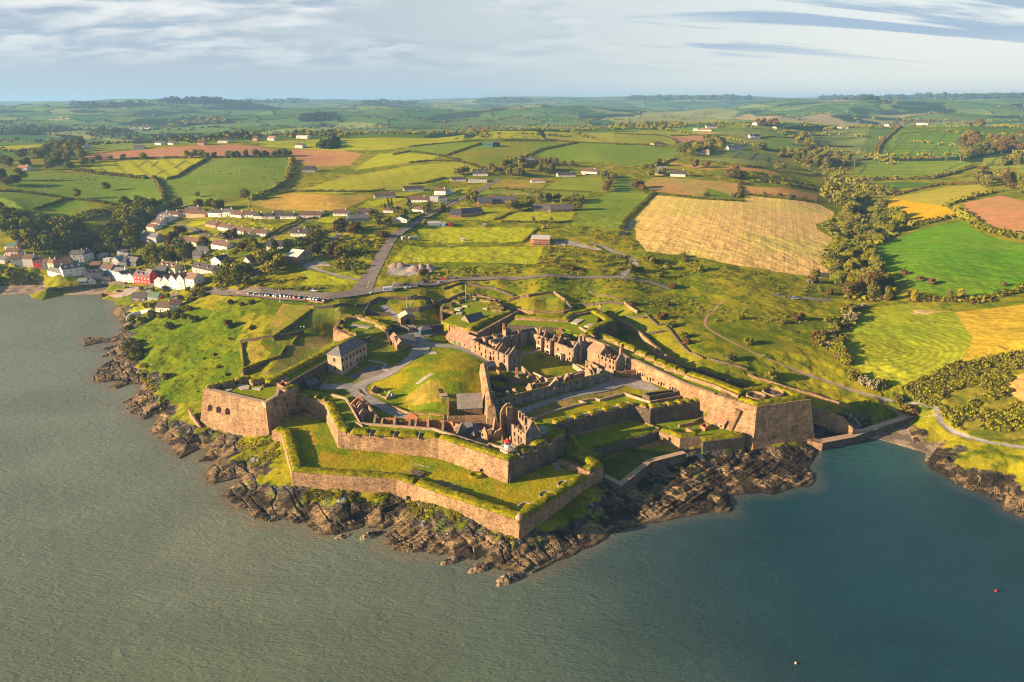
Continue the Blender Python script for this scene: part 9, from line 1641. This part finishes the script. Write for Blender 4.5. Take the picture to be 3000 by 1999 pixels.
# the evening air over the far hills
hz=MB(); hz.hexa([(-15000,-400,-12),(15000,-400,-12),(15000,15500,-12),(-15000,15500,-12)],[(-15000,-400,262),(15000,-400,262),(15000,15500,262),(-15000,15500,262)])
mh=bpy.data.materials.new('haze'); mh.use_nodes=True; nt=mh.node_tree; nt.nodes.remove(nt.nodes['Principled BSDF']); pv=nt.nodes.new('ShaderNodeVolumePrincipled'); pv.inputs['Color'].default_value=(.28,.55,1,1); pv.inputs['Density'].default_value=HAZE; pv.inputs['Anisotropy'].default_value=.1
nt.links.new(pv.outputs[0],nt.nodes['Material Output'].inputs['Volume'])
tag(hz.build('haze',mh),kind='stuff')
# ================================================================ LIGHT, SKY, CAMERA
SUN_EL=rad(15.5); SUN_AZ=rad(255)
sv=(math.sin(SUN_AZ)*math.cos(SUN_EL),math.cos(SUN_AZ)*math.cos(SUN_EL),math.sin(SUN_EL))
from mathutils import Vector
sun=bpy.data.lights.new('sun','SUN'); sun.energy=5; sun.angle=rad(.5); sun.color=(1,.70,.40)
so=bpy.data.objects.new('sun',sun); C.objects.link(so); so.rotation_euler=Vector(sv).to_track_quat('Z','Y').to_euler(); so.location=(-300,-100,300)
W_=bpy.data.worlds.new('World'); SC.world=W_; W_.use_nodes=True; nt=W_.node_tree; N=nt.nodes; L_=nt.links; bg=N['Background']
sky=N.new('ShaderNodeTexSky'); sky.sky_type='NISHITA'; sky.sun_disc=False; sky.sun_elevation=SUN_EL; sky.sun_rotation=SUN_AZ; sky.altitude=100; sky.air_density=1; sky.dust_density=1.5; sky.ozone_density=1.5
tc=N.new('ShaderNodeTexCoord'); sep=N.new('ShaderNodeSeparateXYZ'); L_.new(tc.outputs['Generated'],sep.inputs[0])
def M2(op,a,b=None,c=None):
 n=N.new('ShaderNodeMath'); n.operation=op
 for i,q in enumerate((a,b,c)):
  if q is None: continue
  if hasattr(q,'links'): L_.new(q,n.inputs[i])
  else: n.inputs[i].default_value=q
 return n.outputs[0]
def MR(x,a,b,lo=0,hi=1,sm=True):
 n=N.new('ShaderNodeMapRange'); n.interpolation_type='SMOOTHSTEP' if sm else 'LINEAR'; L_.new(x,n.inputs[0])
 for i,v in enumerate((a,b,lo,hi)): n.inputs[i+1].default_value=v
 return n.outputs[0]
z=M2('MAXIMUM',sep.outputs[2],0.0); den=M2('ADD',z,.20)
px_=M2('DIVIDE',sep.outputs[0],den); py_=M2('DIVIDE',sep.outputs[1],den)
cmb=N.new('ShaderNodeCombineXYZ'); L_.new(px_,cmb.inputs[0]); L_.new(py_,cmb.inputs[1])
def cl(scx,scy,rot,det,off):
 mp=N.new('ShaderNodeMapping'); mp.inputs['Scale'].default_value=(scx,scy,1); mp.inputs['Rotation'].default_value=(0,0,rad(rot)); mp.inputs['Location'].default_value=(off,off*.7,0); L_.new(cmb.outputs[0],mp.inputs[0])
 n=N.new('ShaderNodeTexNoise'); n.inputs['Scale'].default_value=1; n.inputs['Detail'].default_value=det; n.inputs['Roughness'].default_value=.55; n.inputs['Distortion'].default_value=.3; L_.new(mp.outputs[0],n.inputs['Vector']); return n.outputs['Fac']
def mixc(f,a,b):
 n=N.new('ShaderNodeMix'); n.data_type='RGBA'
 for i,q in((0,f),(6,a),(7,b)):
  if hasattr(q,'links'): L_.new(q,n.inputs[i])
  else: n.inputs[i].default_value=(*q,1) if isinstance(q,tuple) else q
 return n.outputs[2]
SKYK=.10
vm=N.new('ShaderNodeVectorMath'); vm.operation='SCALE'; vm.inputs['Scale'].default_value=SKYK; L_.new(sky.outputs[0],vm.inputs[0])
veil=mixc(MR(sep.outputs[0],-.5,.55),(.36,.42,.47),(.66,.69,.67))
base=mixc(.82,vm.outputs[0],veil)
base=mixc(MR(sep.outputs[2],.0,.14,.75,0),base,mixc(MR(sep.outputs[0],-.2,.6),(.36,.43,.48),(.72,.69,.60)))
c1=cl(1.1,1.7,12,9,3.1); c2=cl(3.2,5.,8,9,9.7)
leftw=MR(sep.outputs[0],.28,-.25)
f1=M2('MULTIPLY',MR(c1,.36,.58),leftw)
base=mixc(M2('MULTIPLY',f1,MR(sep.outputs[2],.02,.09)),base,mixc(MR(c2,.37,.64),(.30,.37,.45),(.64,.65,.65)))
c3=cl(.7,4.6,4,6,21.3)
base=mixc(M2('MULTIPLY',M2('MULTIPLY',MR(c3,.50,.60),MR(sep.outputs[0],.02,.2)),MR(sep.outputs[2],.03,.08)),base,(.30,.39,.49))
up=N.new('ShaderNodeVectorMath'); up.operation='SCALE'; up.inputs['Scale'].default_value=.10; L_.new(sky.outputs[0],up.inputs[0])
base=mixc(MR(sep.outputs[2],.13,.40),base,up.outputs[0])
L_.new(base,bg.inputs['Color']); bg.inputs['Strength'].default_value=.43
cam=bpy.data.cameras.new('camera'); co_=bpy.data.objects.new('camera',cam); C.objects.link(co_)
cam.sensor_width=36; cam.lens=36*FO/3000; cam.clip_start=1; cam.clip_end=40000; co_.location=(0,0,CH); co_.rotation_euler=(math.pi/2-PIT,0,0)
SC.camera=co_
SC.view_settings.view_transform='Standard'; SC.view_settings.look='None'; SC.view_settings.exposure=1.7; SC.view_settings.gamma=1
SC.cycles.max_bounces=5; SC.cycles.diffuse_bounces=2; SC.cycles.glossy_bounces=2; SC.cycles.volume_bounces=1; SC.cycles.use_denoising=True; SC.cycles.filter_width=1.1; SC.cycles.use_adaptive_sampling=False
